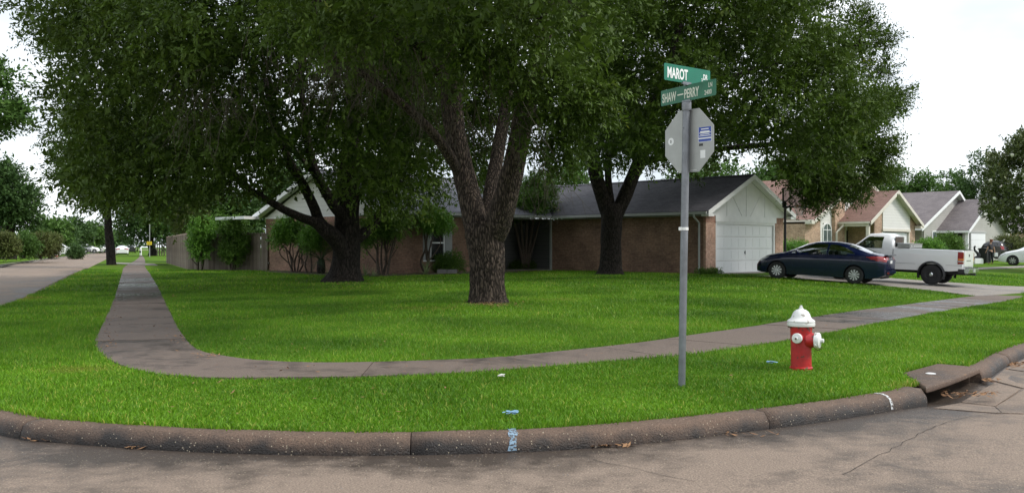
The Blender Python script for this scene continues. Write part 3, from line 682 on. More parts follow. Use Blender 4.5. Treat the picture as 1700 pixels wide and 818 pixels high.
B('front_door', 'black_plastic', lambda m: m.box(-2.6, -1.7, PYB-.04, PYB-.003, .03, 2.1))
B('porch_slab', 'drive_concrete', lambda m: m.box(PX0, -.05, YF+.05, PYB, -.1, .06))
# window, shutters
B('window_glass', 'glass_dark', lambda m: m.box(wx0+.03, wx1-.03, YF+.05, YF+.07, .58, 2.07))
def wf(m):
    a, b = wx0+(wx1-wx0)*.28, wx0+(wx1-wx0)*.72
    m.box(wx0, wx1, YF-.01, YF+.06, 2.05, 2.12); m.box(wx0, wx1, YF-.03, YF+.06, .52, .58); m.box(a, b, YF-.005, YF+.05, 1.30, 1.36)
    m.box(a-.05, a, YF-.008, YF+.05, .58, 2.05); m.box(b, b+.05, YF-.008, YF+.05, .58, 2.05)
B('window_frame', 'white_paint', wf)
for a, b in ((wx0+.0, wx0+(wx1-wx0)*.25), (wx0+(wx1-wx0)*.75, wx1)):
    def sh(m):
        m.box(a, b, YF-.03, YF+.04, .56, 2.06)
        for k in range(14): m.box(a+.04, b-.04, YF-.04, YF-.03, .62+k*.1, .68+k*.1)
    B('shutter', 'pole_grey', sh)
# garage door: four rows of raised panels
gd0, gd1, gdz = .74, 5.70, 2.14
gdoor = B('garage_door', 'door_white', lambda m: [m.box(gd0+.11, gd1-.11, .06, .10, .02+r*.53, .02+r*.53+.522) for r in range(4)])
pw = (gd1-gd0-.22)/8
mpan = MB(); mpan.box(.05, pw-.05, -.005, 0, .07, .455); mpan.box(.085, pw-.085, -.009, -.005, .105, .42)
pme = mpan.mesh('panel', 'door_white')
for r in range(4):
    for c in range(8): link('panel', pme, gdoor, (gd0+.11+c*pw, .06, .02+r*.53))
B('door_handle', 'black_plastic', lambda m: (m.box(3.16, 3.24, .03, .045, .86, .94), m.box(3.185, 3.215, .02, .03, .8, 1.0)), gdoor)
B('door_frame', 'white_paint', lambda m: (m.box(gd0-.02, gd0+.10, -.02, .11, -.02, gdz), m.box(gd1-.10, gd1+.02, -.02, .11, -.02, gdz), m.box(gd0-.02, gd1+.02, -.02, .11, gdz, gdz+.10)))
# white gable over the door
def sl(x): return ZE-.13+(ZW-ZE)*(1-abs(x-3.2)/3.65)
GX0, GX1 = .72, 5.72
def gab(m):
    m.prism([(GX0, gdz+.1), (GX1, gdz+.1), (GX1, 2.5), (6.42, 2.5), (6.6, sl(6.6)), (3.2, sl(3.2)), (-.2, sl(-.2)), (-.02, 2.5), (GX0, 2.5)], 'y', -.05, .06)
B('gable_siding', 'white_paint', gab)
def batt(m):
    for x in (1.62, 3.2, 4.78): m.box(x-.055, x+.055, -.068, -.05, gdz+.36, sl(x)-.02)
    for xa, xb in ((1.95, 2.85), (4.45, 3.55)):
        za, zb = sl(xa)-.12, gdz+.38; d = .06
        m.prism([(xa-d, za), (xa+d, za), (xb+d, zb), (xb-d, zb)], 'y', -.066, -.05)
    m.box(GX0-.04, GX1+.04, -.075, -.05, gdz+.1, gdz+.36)
B('batten', 'white_paint', batt)
B('wing_roof', 'shingle_y', lambda m: (slope_roof(m, 3.2, -.45, 'y', -.45, 13.2, ZW, ZE), slope_roof(m, 3.2, 6.85, 'y', -.45, 13.2, ZW, ZE)))
B('main_roof', 'shingle_x_sheen', lambda m: (slope_roof(m, YM, YF-.45, 'x', XL-.45, XR+.45, ZR, ZE), slope_roof(m, YM, YB+.45, 'x', XL-.45, XR+.45, ZR, ZE)))
def rc(m):
    m.prism([(3.05, ZW-.04), (3.2, ZW+.03), (3.35, ZW-.04)], 'y', -.46, 13.0); m.prism([(YM-.15, ZR-.03), (YM, ZR+.03), (YM+.15, ZR-.03)], 'x', XL-.46, XR+.46)
B('ridge_cap', 'shingle_y', rc)
B('rake_board', 'white_paint', lambda m: rake(m, 'y', -.475, .024, [(-.47, ZE-.005), (3.2, ZW+.005), (6.87, ZE-.005)], .21))
B('rake_board', 'white_paint', lambda m: rake(m, 'x', XL-.475, .024, [(YF-.47, ZE-.005), (YM, ZR+.005), (YB+.47, ZE-.005)], .21))
B('eave_return', 'white_paint', lambda m: m.box(-.47, -.02, -.45, -.1, ZE-.23, ZE-.11)); B('eave_return', 'white_paint', lambda m: m.box(6.42, 6.87, -.45, -.1, ZE-.23, ZE-.11))
def gut(m):
    m.box(-.56, -.455, -.4, YF-.56, ZE-.15, ZE-.03); m.box(XL-.4, -.46, YF-.56, YF-.455, ZE-.15, ZE-.03); m.box(6.855, 6.96, -.4, 3, ZE-.15, ZE-.03)
B('gutter', 'trim_grey', gut)
def dsp(m, x=-.05, y=.25, s=1):
    m.tube([(x-.45*s, y, ZE-.14), (x-.45*s, y, ZE-.24), (x-.06*s, y, ZE-.5), (x-.06*s, y, -.05), (x-.2*s, y-.05, -.12)], .045, 6)
B('downspout', 'trim_grey', lambda m: dsp(m)); B('downspout', 'trim_grey', lambda m: dsp(m, 6.44, .3, -1))
B('overhang_soffit', 'white_paint', lambda m: soffits(m, 3.2, -.45, 6.85, ZW, ZE, ZE, -.445, -.055))
B('overhang_soffit', 'white_paint', lambda m: (slope_roof(m, YM, YF-.45, 'x', XL-.445, XL-.03, ZR-.105, ZE-.105, .02), slope_roof(m, YM, YB+.45, 'x', XL-.445, XL-.03, ZR-.105, ZE-.105, .02)))
# left gable
def gl(m): m.prism([(YF-.02, 2.5), (YB+.02, 2.5), (YB+.02, 2.52), (YM, ZR-.14), (YF-.02, 2.52)], 'x', XL-.02, XL+.1)
B('gable_siding', 'siding_white', gl)
B('frieze_board', 'white_paint', lambda m: m.box(XL-.035, XL-.02, YF-.02, YB, 2.5, 2.58))
B('patio_cover', 'white_paint', lambda m: (m.box(XL-1.3, XL-.48, YB-.2, YB+2.6, ZE-.20, ZE-.06),))
B('chimney_pipe', 'galv', lambda m: m.lathe([(.08, 4.2), (.08, 5.0), (.14, 5.0), (.14, 5.12), (.02, 5.16)], 10, 0, Matrix.Translation((-1.0, 12.6, 0))))
# small things against house 1
lx = hx(908, YF)
def lat(m):
    for k in range(6): m.box(-.16+k*.06, -.13+k*.06, 0, .02, 0, .62)
    for k in range(6): m.box(-.16, .17, .02, .035, .03+k*.11, .065+k*.11)
w = at(909.5, 447.5); m = MB(); lat(m); o = m.build('trellis_panel', 'white_paint'); o.location = (w.x, w.y-.1, w.z); o.rotation_euler = (R(-6), 0, R(15)); prop(o, 'small white lattice panel leaning at the start of the long brick wall', 'lattice panel')

# --- house 2 ---
h2x, h2y = 25., 8.5; zb = 0
xg0 = hx(1343, h2y); zg0 = hz(364, xg0, h2y)-HZ; xpk = hx(1425, h2y); zpk = hz(292, xpk, h2y)-HZ; xg1 = 2*xpk-xg0
yg = 6.0; gx0 = hx(1444, yg); gx1 = hx(1531, yg); gpk = hx(1490, yg); gze = hz(367, gx0, yg)-HZ; gze2 = hz(372.6, gx1, yg)-HZ; gzp = hz(316, gpk, yg)-HZ
h2 = house_root('tan_brick_house', xg0, h2y, 'tan brick house with brown roof and arched window beyond the parked sedan'); t2 = top_(xg0, h2y)
def B2(*a, **k): return B(*a, parent=k.pop('parent', h2), top=t2, **k)
wl0, wl1 = hx(1338, h2y), hx(1443, h2y); pa, pb, pc = hx(1362, h2y), hx(1381, h2y), hx(1397, h2y)
def gz2(x): return zg0-.12+(zpk-zg0)*(1-abs(x-xpk)/(xpk-xg0))
def w2(m):
    m.prism([(wl0+.0, -.3), (pa, -.3), (pa, gz2(pa)), (wl0, gz2(wl0))], 'y', h2y, h2y+.12)
    m.prism([(pb, -.3), (pc, -.3), (pc, gz2(pc)), (pb, gz2(pb))], 'y', h2y-.25, h2y+.12)
    m.box(wl0-.12, wl0, h2y, h2y+14, -.3, gz2(wl0))
    dl, dr = hx(1465, yg+.4)+.05, hx(1508, yg+.4)+.05
    yw = yg+.4
    m.prism([(gx0+1.6, -.3), (dl, -.3), (dl, garc(dl)), (gx0+1.6, garc(gx0+1.6))], 'y', yw, yw+.12); m.prism([(dr, -.3), (gx1-.35, -.3), (gx1-.35, garc(gx1-.35)), (dr, garc(dr))], 'y', yw, yw+.12); m.box(gx0+1.9, gx0+2.0, yw+.12, h2y+3, -.3, 3); m.box(gx1-.6, gx1-.5, yw+.12, h2y+8, -.3, 3)
    m.box(hx(1420, h2y), gx0+1.9, h2y+1.0, h2y+1.1, -.3, 3)
B2('wall', 'brick_tan', w2)
B2('gable_siding', 'siding_white', lambda m: (m.prism([(pa, -.3), (pb, -.3), (pb, gz2(pb)), (pa, gz2(pa))], 'y', h2y+.02, h2y+.13), m.prism([(pc, -.3), (xg1, -.3), (xg1-.5, 2.2), (xpk, gz2(xpk)), (pc, gz2(pc))], 'y', h2y+.02, h2y+.13)))
def garc(x): return gze-.12+(gzp-gze)*(1-abs(x-gpk)/(gpk-gx0 if x < gpk else gx1-gpk))-.0
dl, dr = hx(1465, yg+.4), hx(1508, yg+.4); zdt = hz(381.5, dl, yg+.4)-HZ
def g2g(m):
    a, b = dl-.05, dr+.15
    m.prism([(a, zdt), (b, zdt), (b, min(garc(b), 9)), (gpk, garc(gpk)), (a, garc(a))], 'y', yg+.34, yg+.46)
B2('gable_siding', 'siding_white', g2g)
gd2 = B2('garage_door', 'door_white', lambda m: [m.box(dl, dr, yg+.5, yg+.54, .02+k*.54, .55+k*.54) for k in range(4)])
B2('door_frame', 'cream_trim', lambda m: (m.box(dl-.12, dl, yg+.36, yg+.5, -.1, zdt), m.box(dr, dr+.15, yg+.36, yg+.5, -.1, zdt), m.box(dl-.12, dr+.15, yg+.30, yg+.5, zdt-.1, zdt+.08)))
B2('roof', 'shingle_brown', lambda m: (slope_roof(m, xpk, xg0-.1, 'y', h2y-.5, h2y+14, zpk, zg0), slope_roof(m, xpk, xg1+.1, 'y', h2y-.5, h2y+14, zpk, zg0)))
B2('garage_roof', 'shingle_brown', lambda m: (slope_roof(m, gpk, gx0, 'y', yg-.1, h2y+2.3, gzp, gze), slope_roof(m, gpk, gx1, 'y', yg-.1, h2y+10, gzp, gze2)))
B2('rake_board', 'cream_trim', lambda m: rake(m, 'y', h2y-.53, .03, [(xg0-.12, zg0), (xpk, zpk+.01), (xg1+.12, zg0)], .26))
B2('rake_board', 'cream_trim', lambda m: rake(m, 'y', yg-.13, .03, [(gx0-.05, gze), (gpk, gzp+.01), (gx1+.05, gze2)], .26))
B2('eave_return', 'cream_trim', lambda m: m.box(xg0-.1, wl0-.12, h2y-.5, h2y, zg0-.32, zg0-.11)); B2('eave_return', 'cream_trim', lambda m: m.box(gx1-.5, gx1, yg-.1, yg+.34, gze2-.3, gze2-.12))
B2('overhang_soffit', 'cream_trim', lambda m: (soffits(m, gpk, gx0, gx1, gzp, gze, gze2, yg-.095, yg+.335), soffits(m, xpk, xg0-.1, xg1+.1, zpk, zg0, zg0, h2y-.495, h2y-.01)))
B2('gutter', 'cream_trim', lambda m: (m.box(xg0-.22, xg0-.11, h2y-.4, h2y+13, zg0-.17, zg0-.03), m.box(gx0-.12, gx0-.01, yg, h2y-.02, gze-.16, gze-.02)))
yds = h2y+3.0
B2('downspout', 'cream_trim', lambda m: m.tube([(xg0-.16, yds, zg0-.17), (xg0-.16, yds, zg0-.3), (wl0-.18, yds, zg0-.75), (wl0-.18, yds, 0)], .07, 6))
B2('downspout', 'cream_trim', lambda m: m.tube([(gx0-.06, yg+1.9, gze-.17), (gx0-.06, yg+1.9, gze-.3), (gx0-.5, h2y-.35, gze-.75), (gx0-.5, h2y-.35, 0)], .07, 6))
B2('porch_post', 'cream_trim', lambda m: m.box(gx0+.05, gx0+.27, yg+.1, yg+.3, -.1, gze-.1))
B2('porch_beam', 'cream_trim', lambda m: m.box(gx0+.03, gx0+.25, yg+.1, h2y-.02, gze-.34, gze-.12))
B2('front_door', 'black_plastic', lambda m: m.box(hx(1404, h2y)+.0, hx(1412, h2y), h2y-.03, h2y+.01, .05, 2.3))
B2('door_trim', 'cream_trim', lambda m: (m.box(hx(1401, h2y), hx(1404, h2y), h2y-.05, h2y+.01, .0, 2.5), m.box(hx(1412, h2y), hx(1415, h2y), h2y-.05, h2y+.01, .0, 2.5)))
# arched window
ac, aw = (pa+pb)/2+.1, (pb-pa)*.36; zt = hz(373, ac, h2y)-HZ-aw*.6
arch = [(ac-aw, .6), (ac+aw, .6)]+[(ac+aw*math.cos(t), zt+aw*.75*math.sin(t)) for t in np.linspace(0, math.pi, 12)]
B2('window_pane', 'glass_pane', lambda m: m.prism(arch, 'y', h2y-.01, h2y+.0))
def am(m):
    pts = [(ac-aw, h2y-.02, .6), (ac+aw, h2y-.02, .6)]+[(ac+aw*math.cos(t), h2y-.02, zt+aw*.75*math.sin(t)) for t in np.linspace(0, math.pi, 12)]+[(ac-aw, h2y-.02, .6)]
    for a, b in zip(pts[:-1], pts[1:]): m.tube([a, b], .05, 4)
    m.tube([(ac, h2y-.02, .6), (ac, h2y-.02, zt+aw*.7)], .035, 4); m.tube([(ac-aw, h2y-.02, zt), (ac+aw, h2y-.02, zt)], .035, 4); m.tube([(ac-aw, h2y-.02, 1.5), (ac+aw, h2y-.02, 1.5)], .03, 4)
B2('window_frame', 'white_paint', am)

# --- house 3 (grey siding) ---
y3 = 8.0; a0, ap_, a1 = hx(1521, y3), hx(1583, y3), hx(1597, y3); z0, zp3, z1 = hz(378, a0, y3)-HZ, hz(317, ap_, y3)-HZ, hz(341, a1, y3)-HZ
h3 = house_root('grey_siding_house', a0, y3, 'grey sided house with grey shingle roof and small covered porch, past the tan brick house'); t3 = top_(a0, y3)
def B3(*a, **k): return B(*a, parent=h3, top=t3, **k)
w30 = hx(1534, y3); yc = 5.6; c0 = hx(1605, yc); cz0 = hz(382, c0, yc)-HZ; cpk = hx(1642, yc); czp = hz(330, cpk, yc)-HZ
def z3(x): return z0-.12+(zp3-z0)*((x-a0)/(ap_-a0)) if x < ap_ else zp3-.12-(zp3-z1)*(x-ap_)/(a1-ap_)
B3('wall', 'siding_gray', lambda m: (m.prism([(w30, -.3), (hx(1600, y3), -.3), (hx(1600, y3), z1-.2), (ap_, z3(ap_)), (w30, z3(w30))], 'y', y3, y3+.12), m.box(w30-.1, w30, y3+.12, y3+10, -.3, z0-.1),
    m.prism([(hx(1607, yc), -.3), (cpk+6, -.3), (cpk+6, cz0), (cpk, czp-.12), (hx(1607, yc), cz0-.05)], 'y', yc+.3, yc+.42), m.box(hx(1563, y3), hx(1563, y3)+.1, yc+1.9, y3, -.3, 2.6)))
B3('brick_wall', 'brick_tan', lambda m: m.box(w30-1.3, w30-.1, y3+1.0, y3+1.1, -.3, z0-.2))
B3('roof', 'shingle_gray', lambda m: (slope_roof(m, ap_, a0, 'y', y3-.5, y3+12, zp3, z0), slope_roof(m, ap_, a1+.1, 'y', y3-.5, y3+12, zp3, z1)))
B3('porch_roof', 'shingle_gray', lambda m: (slope_roof(m, cpk, c0, 'y', yc-.2, y3+5, czp, cz0), slope_roof(m, cpk, cpk+(cpk-c0), 'y', yc-.2, y3+5, czp, cz0)))
B3('rake_board', 'white_paint', lambda m: rake(m, 'y', y3-.53, .03, [(a0-.1, z0-.02), (ap_, zp3+.01), (a1+.1, z1)], .26))
B3('rake_board', 'white_paint', lambda m: rake(m, 'y', yc-.23, .03, [(c0-.05, cz0), (cpk, czp+.01), (2*cpk-c0, cz0)], .26))
B3('gutter', 'white_paint', lambda m: m.box(a0-.1, a0-.0, y3-.5, y3+10, z0-.2, z0-.04)); B3('gutter', 'white_paint', lambda m: m.box(c0-.1, c0, yc-.2, y3+3, cz0-.2, cz0-.03))
B3('overhang_soffit', 'white_paint', lambda m: soffits(m, ap_, a0, a1+.1, zp3, z0, z1, y3-.495, y3-.01))
B3('porch_post', 'white_paint', lambda m: m.box(c0+.25, c0+.45, yc+.0, yc+.2, -.1, cz0-.1))
B3('window_pane', 'glass_pane', lambda m: m.box(hx(1548, y3), hx(1553, y3), y3-.02, y3-.0, .7, hz(385, hx(1550, y3), y3)-HZ))
B3('window_frame', 'white_paint', lambda m: [m.box(hx(p, y3)-.07, hx(p, y3)+.07, y3-.04, y3-.021, .62, hz(384, hx(1550, y3), y3)-HZ) for p in (1547.5, 1553.5)]+[m.box(hx(1547.5, y3), hx(1553.5, y3), y3-.045, y3-.022, z_, z_+.1) for z_ in (.6, hz(385, hx(1550, y3), y3)-HZ)])
B3('garage_door', 'door_white', lambda m: [m.box(hx(1617, yc), hx(1641, yc), yc+.24, yc+.28, .02+k*.56, .57+k*.56) for k in range(4)])
B3('door_frame', 'trim_grey', lambda m: (m.box(hx(1615.8, yc), hx(1617, yc), yc+.2, yc+.3, -.1, 2.35), m.box(hx(1615.8, yc), hx(1642, yc), yc+.2, yc+.3, 2.27, 2.4)))
B3('front_door', 'black_plastic', lambda m: m.box(hx(1567, y3), hx(1573, y3), y3-.03, y3-.003, .05, 2.2))
# --- house 4: a low roof behind the magnolia ---
h4x = hx(1660, 9); h4 = house_root('brown_brick_house', h4x, 9, 'low brown brick house with grey roof half hidden behind the magnolia'); t4 = top_(h4x, 9)
B('wall', 'brick_tan', lambda m: m.box(h4x+.5, h4x+22, 9.5, 18, -.3, 2.6), parent=h4, top=t4)
B('roof', 'shingle_gray', lambda m: (m.prism([(9, 2.6), (9, 2.72), (14, 4.9), (19, 2.72), (19, 2.6)], 'x', h4x, h4x+22.5)), parent=h4, top=t4)
# --- house across the side street ---
w = at(-60, 438.5, .12); hf = empty('distant_house', (w.x-17, w.y+16, .2), R(-21.5), 'dark roofed house front behind the crepe myrtles across the side street', 'house')
m = MB(); m.box(-12, 5.5, 0, 9, -.3, 2.7); m.build('wall', 'siding_gray', hf); m = MB(); m.prism([(-.6, 2.6), (-.6, 2.8), (4.5, 5.6), (9.6, 2.8), (9.6, 2.6)], 'x', -12.6, 6); m.build('roof', 'shingle_gray', hf)
for x in (-6, 1, 3.6):
    m = MB(); m.box(x, x+1.3, -.03, .0, .8, 2.1); f_ = m.build('window', 'glass_dark', hf)
    m = MB(); m.box(x-.08, x, -.05, 0, .75, 2.15); m.box(x+1.3, x+1.38, -.05, 0, .75, 2.15); m.box(x-.08, x+1.38, -.05, 0, 2.1, 2.2); m.build('window_frame', 'white_paint', f_)

# ------------------------------------------------------------ fences
def plank_mesh(h, w=.138, t=.02):
    m = MB(); m.prism([(0, 0), (w, 0), (w, h-.05), (w-.035, h), (.035, h), (0, h-.05)], 'y', 0, t); return m
def fence(P0, P1, h, label, mat, back=False, pmin=.142):
    d = P1-P0; L = math.hypot(d.x, d.y); ang = math.atan2(d.y, d.x)
    r = empty('wooden_fence', P0, ang, label, 'fence')
    mes = [plank_mesh(h+dh).mesh('plank', ('wood_old_%d' if mat.endswith('old') else 'wood_new_%d') % (q_ % 3)) for q_, dh in enumerate((0, .015, -.02, .008, -.01, .02))]
    n = int(L/pmin)
    for i in range(n):
        x = i*pmin; z = Tf(*(P0.xy+d.xy*(x/L)))-P0.z
        o = link('plank', random.choice(mes), r, (x, random.uniform(-.006, .006), z+.03)); o.rotation_euler = (random.uniform(-.01, .01), random.uniform(-.008, .008), 0)
    for zz in (.35, 1.4):
        m = MB(); m.box(0, L, .03, .07, zz, zz+.09); m.build('rail', mat, r)
    for x in np.arange(.1, L, 2.4):
        m = MB(); m.box(-.05, .05, .07, .16, -.2, h-.1); m.build('post', mat, r).location = (x, 0, 0)
    return r
K = at(312, 448); KF = at(276, 437); Fc = H2W(XL, YB-.3)
fence(Vector((K.x, K.y, K.z)), Vector((Fc[0], Fc[1]-.1, K.z)), 1.82, 'weathered plank fence panel between the sidewalk corner and the white gable', 'wood_fence_old')
fence(KF, K, 1.84, 'long grey plank fence receding beside the side street sidewalk', 'wood_fence')
K2 = at(276, 424.5, .26); K3 = at(256, 424.5, .26)
fence(K3, K2, 1.85, 'distant plank fence stub by the tree with the yellow sign', 'wood_fence', pmin=.3)

# ------------------------------------------------------------ trees
def unit(v): return v/np.maximum(np.linalg.norm(v, axis=-1, keepdims=True), 1e-9)
def leaves(clumps, n_sprays, per, leaf, wid, spray_len, droop=.25, flat=.75, shell=.55, out_from=None, seed=0, outw=.8, updir=0., rmax=1.):
    """clumps: array (x, y, z, r). returns verts, quads, tint"""
    g = np.random.default_rng(seed); cl = np.asarray(clumps, float); pr = cl[:, 3]**2; pr /= pr.sum()
    k = g.choice(len(cl), n_sprays, p=pr); d = unit(g.normal(size=(n_sprays, 3))); rr = cl[k, 3]*rmax*g.uniform(shell**3, 1, n_sprays)**(1/3)
    rr *= 1+.25*g.normal(size=n_sprays)*(g.random(n_sprays) < .35)
    base = cl[k, :3]+d*rr[:, None]*np.array([1, 1, flat])
    if out_from is not None: od = unit(base-np.asarray(out_from))
    else: od = d
    sd_ = unit(d*.5+od*outw+g.normal(size=(n_sprays, 3))*.45+np.array([0, 0, updir-droop]))
    side = unit(np.cross(sd_, unit(g.normal(size=(n_sprays, 3)))))
    t = (np.arange(per)+g.uniform(0, 1, (n_sprays, per)))/per
    L = spray_len*g.uniform(.5, 1.3, n_sprays)
    pos = base[:, None]+sd_[:, None]*(t*L[:, None])[..., None]; pos[..., 2] -= (t**2)*L[:, None]*droop*.6
    alt = np.where(np.arange(per) % 2 == 0, 1, -1)[None, :, None]
    ld = unit(sd_[:, None]*.65+side[:, None]*alt*.75+g.normal(size=(n_sprays, per, 3))*.35+np.array([0, 0, -droop*.5]))
    up = unit(np.array([0, 0, 1.])+g.normal(size=(n_sprays, per, 3))*.6)
    wv = unit(np.cross(ld, up)); lf = leaf*g.uniform(.7, 1.25, (n_sprays, per, 1)); ww = wv*lf*(wid/leaf)*.5
    pos = pos.reshape(-1, 3); ld = (ld*lf).reshape(-1, 3); ww = ww.reshape(-1, 3)
    V = np.stack([pos, pos+ld*.45+ww, pos+ld, pos+ld*.45-ww], 1).reshape(-1, 3)
    F = np.arange(len(pos)*4).reshape(-1, 4)
    ti = np.repeat(np.clip(g.random(n_sprays)*.6+g.uniform(0, .4, n_sprays), 0, 1), per); ti = np.clip(ti+g.normal(0, .12, len(ti)), 0, 1)
    return V, F, np.repeat(ti, 4)
def merge(parts):
    V, F, Tt, o = [], [], [], 0
    for v, f, t in parts: V.append(v); F.append(f+o); Tt.append(t); o += len(v)
    return np.vstack(V), np.vstack(F), np.concatenate(Tt)
def bark_tube(m, pts, rad, n=10, step=.12, amp=.0, freq=6., mi=0, flare=None, root_lobes=0):
    Pp = np.c_[np.array([tuple(p) for p in pts]), np.array(rad)]
    Q = catmull(Pp, step); k = len(Q); vs = []; u = None
    for i in range(k):
        a, b = Q[max(i-1, 0), :3], Q[min(i+1, k-1), :3]; t = Vector(b-a).normalized(); p = Vector(Q[i, :3]); r = max(Q[i, 3], .004)
        u = t.orthogonal().normalized() if u is None else (u-t*u.dot(t)).normalized(); w = t.cross(u)
        for j in range(n):
            an = 2*math.pi*j/n; dv = u*math.cos(an)+w*math.sin(an); rr = r
            if amp:
                q = Vector((dv.x*freq*r*2.4, dv.y*freq*r*2.4, p.z*freq*.28)); rr += amp*(1-2*abs(noise.noise(q*1.6)))*.7+amp*noise.noise(q*3.7)*.6
                rr += r*.07*noise.noise(Vector((dv.x*1.2, dv.y*1.2, p.z*1.3)))
            if root_lobes and i < k*.2:
                f = 1-i/(k*.2); rr += r*.22*f*f*max(0, math.cos(an*root_lobes+1))
            vs.append(p+dv*rr)
    fs = [(i*n+j, i*n+(j+1) % n, (i+1)*n+(j+1) % n, (i+1)*n+j) for i in range(k-1) for j in range(n)]+[tuple(range((k-1)*n, k*n))]
    m.add(vs, fs, mi); return Q
def in_px(p, poly):
    q = np.c_[CX+FP*p[:, 0]/p[:, 1], HY-(p[:, 2]-CAM)/p[:, 1]*FP]; return inpoly(q, np.array(poly, float))
def gen_clumps(center, radii, n, rmin, rmax, outline=None, zmin=None, seed=0, minsep=.62, holes=()):
    g = np.random.default_rng(seed); out = []; tries = 0
    c = np.array(center); rd = np.array(radii)
    while len(out) < n and tries < n*140:
        tries += 1; d = unit(g.normal(size=3)); p = c+d*rd*(g.uniform(.18, 1)**(1/2.4)); r = g.uniform(rmin, rmax)
        if zmin is not None and p[2]-r*.6 < zmin(p): continue
        if p[1] < 3: continue
        if outline is not None:
            rp_ = r*.8; pts = np.array([p, p+[rp_, 0, 0], p-[rp_, 0, 0], p-[0, 0, rp_*.8]])
            if not in_px(pts, outline).all(): continue
        if out:
            o = np.array(out); dd = np.linalg.norm(o[:, :3]-p, axis=1)
            if (dd < minsep*(o[:, 3]+r)*.72).any(): continue
        out.append((*p, r))
    return np.array(out)
def branches_to(m, clumps, nodes, r0=.05, n=4, seed=0, sag=.0, maxd=99):
    """a tapering bough from the nearest limb point to every clump, plus side twigs"""
    g = np.random.default_rng(seed); nodes = [np.array(q) for q in nodes]
    order = sorted(range(len(clumps)), key=lambda i: min(np.linalg.norm(clumps[i][:3]-q[:3]) for q in nodes))
    for i in order:
        c = clumps[i]; A_ = np.array([q[:3] for q in nodes]); dd = np.linalg.norm(A_-c[:3], axis=1)+np.maximum(0, A_[:, 2]-c[2])*.6; j = int(np.argmin(dd)); a = nodes[j]
        if dd[j] > maxd: continue
        L = np.linalg.norm(c[:3]-a[:3]); ra = min(a[3]*.75, r0*(.5+L/3.5)); e = c[:3]+g.normal(0, .15, 3)*c[3]
        m1 = a[:3]+(e-a[:3])*.4+g.normal(0, .07, 3)*L+np.array([0, 0, .10*L-sag*L]); m2 = a[:3]+(e-a[:3])*.72+g.normal(0, .06, 3)*L+np.array([0, 0, .07*L-sag*L])
        m.tube([a[:3], m1, m2, e], [ra, ra*.75, ra*.5, ra*.22], n, cap=False)
        for q, rr in ((m1, ra*.75), (m2, ra*.55), (e, ra*.35)): nodes.append(np.array([*q, rr]))
        for _ in range(3):
            d = unit(g.normal(size=3)); s0 = m2+(e-m2)*g.random(); s1 = s0+d*c[3]*.5; s2 = c[:3]+d*c[3]*.95
            m.tube([s0, s1, s2], [ra*.3, ra*.2, .004], 3, cap=False)
def tree(name, loc, label, cat, group=None):
    return empty(name, loc, 0, label, cat, group)
def put(name, VFT, mat, root, kind=None):
    V, F, t = VFT; V = V-np.array(root.location); o = link(name, npmesh(name, V, F, [mat], False, tint=t), root); prop(o, kind=kind); return o
def trunk_done(m, root, mat, name='trunk'):
    l = root.location; o = m.build(name, mat, root, False, off=tuple(l)); o.data.polygons.foreach_set('use_smooth', [True]*len(o.data.polygons)); return o
def limb(m, Y, pts, n=12, amp=0., step=.15, freq=6., lobes=0, dY=None):
    """pts = (px, py, radius px) at depth Y (dY adds depth along the limb)"""
    P_ = []; Rr = []
    for i, (a, b, r) in enumerate(pts):
        y = Y+(dY*i/(len(pts)-1) if dY else 0); P_.append(W3(a, b, y)); Rr.append(r*y/FP)
    return bark_tube(m, P_, Rr, n, step, amp, freq, root_lobes=lobes)

# middle tree: three thick limbs
mb = at(812, 502); MY = mb.y; tM = tree('oak_tree', mb, 'big oak with pale ridged bark and three rising limbs, nearest the sidewalk', 'oak tree')
m = MB(); Q = []
Q.append(limb(m, MY, [(811, 509, 42), (811, 500, 33), (810, 485, 29), (809, 460, 27.5), (808, 430, 28), (806, 405, 29.5), (803, 385, 29), (800, 368, 25)], 96, .034, .04, 9, 5))
Q.append(limb(m, MY, [(797, 398, 18), (790, 370, 19.5), (783, 340, 19), (773, 300, 17.5), (763, 260, 17), (756, 220, 16.5), (751, 180, 17.5), (748, 130, 16), (745, 70, 14), (738, 0, 12), (728, -90, 8)], 56, .024, .06, 9, dY=.8))
Q.append(limb(m, MY, [(816, 400, 18), (826, 375, 20.5), (835, 345, 20), (846, 305, 18), (855, 265, 17), (863, 225, 16.5), (871, 190, 17), (882, 140, 15), (896, 80, 13), (915, 10, 11), (945, -90, 7)], 56, .024, .06, 9, dY=-1.6))
Q.append(limb(m, MY+.5, [(806, 372, 11), (811, 340, 12), (818, 300, 11.5), (826, 255, 11), (834, 210, 10), (842, 160, 9), (850, 100, 7), (862, 10, 5)], 20, .008, .1, 7, dY=1.6))
Q.append(limb(m, MY+.3, [(768, 300, 9), (748, 262, 9), (722, 225, 8), (688, 190, 7), (640, 150, 6), (580, 110, 5), (510, 80, 4)], 12, .004, .2, 7, dY=-2.2))
Q.append(limb(m, MY-.2, [(752, 150, 9), (700, 90, 8), (620, 30, 6), (520, -30, 5), (400, -80, 4)], 8, 0, .3, dY=-4))
nodesM = [q for Z in Q[1:] for q in Z[::5] if q[2] > 3.6]
olM = [(330, -900), (1160, -900), (1150, -80), (1090, 20), (1020, 90), (1035, 150), (1010, 185), (975, 205), (962, 255), (925, 285), (892, 262), (880, 215), (905, 185), (880, 150), (800, 140), (700, 165), (640, 105), (560, 130), (470, 90), (380, 40)]
zmM = lambda p: 3.9 if p[0] > 0 else 4.6
clM = gen_clumps((-.6, MY-1.5, 9.2), (8.4, 9.5, 5.6), 260, .6, 1.3, olM, zmM, 3, .5)
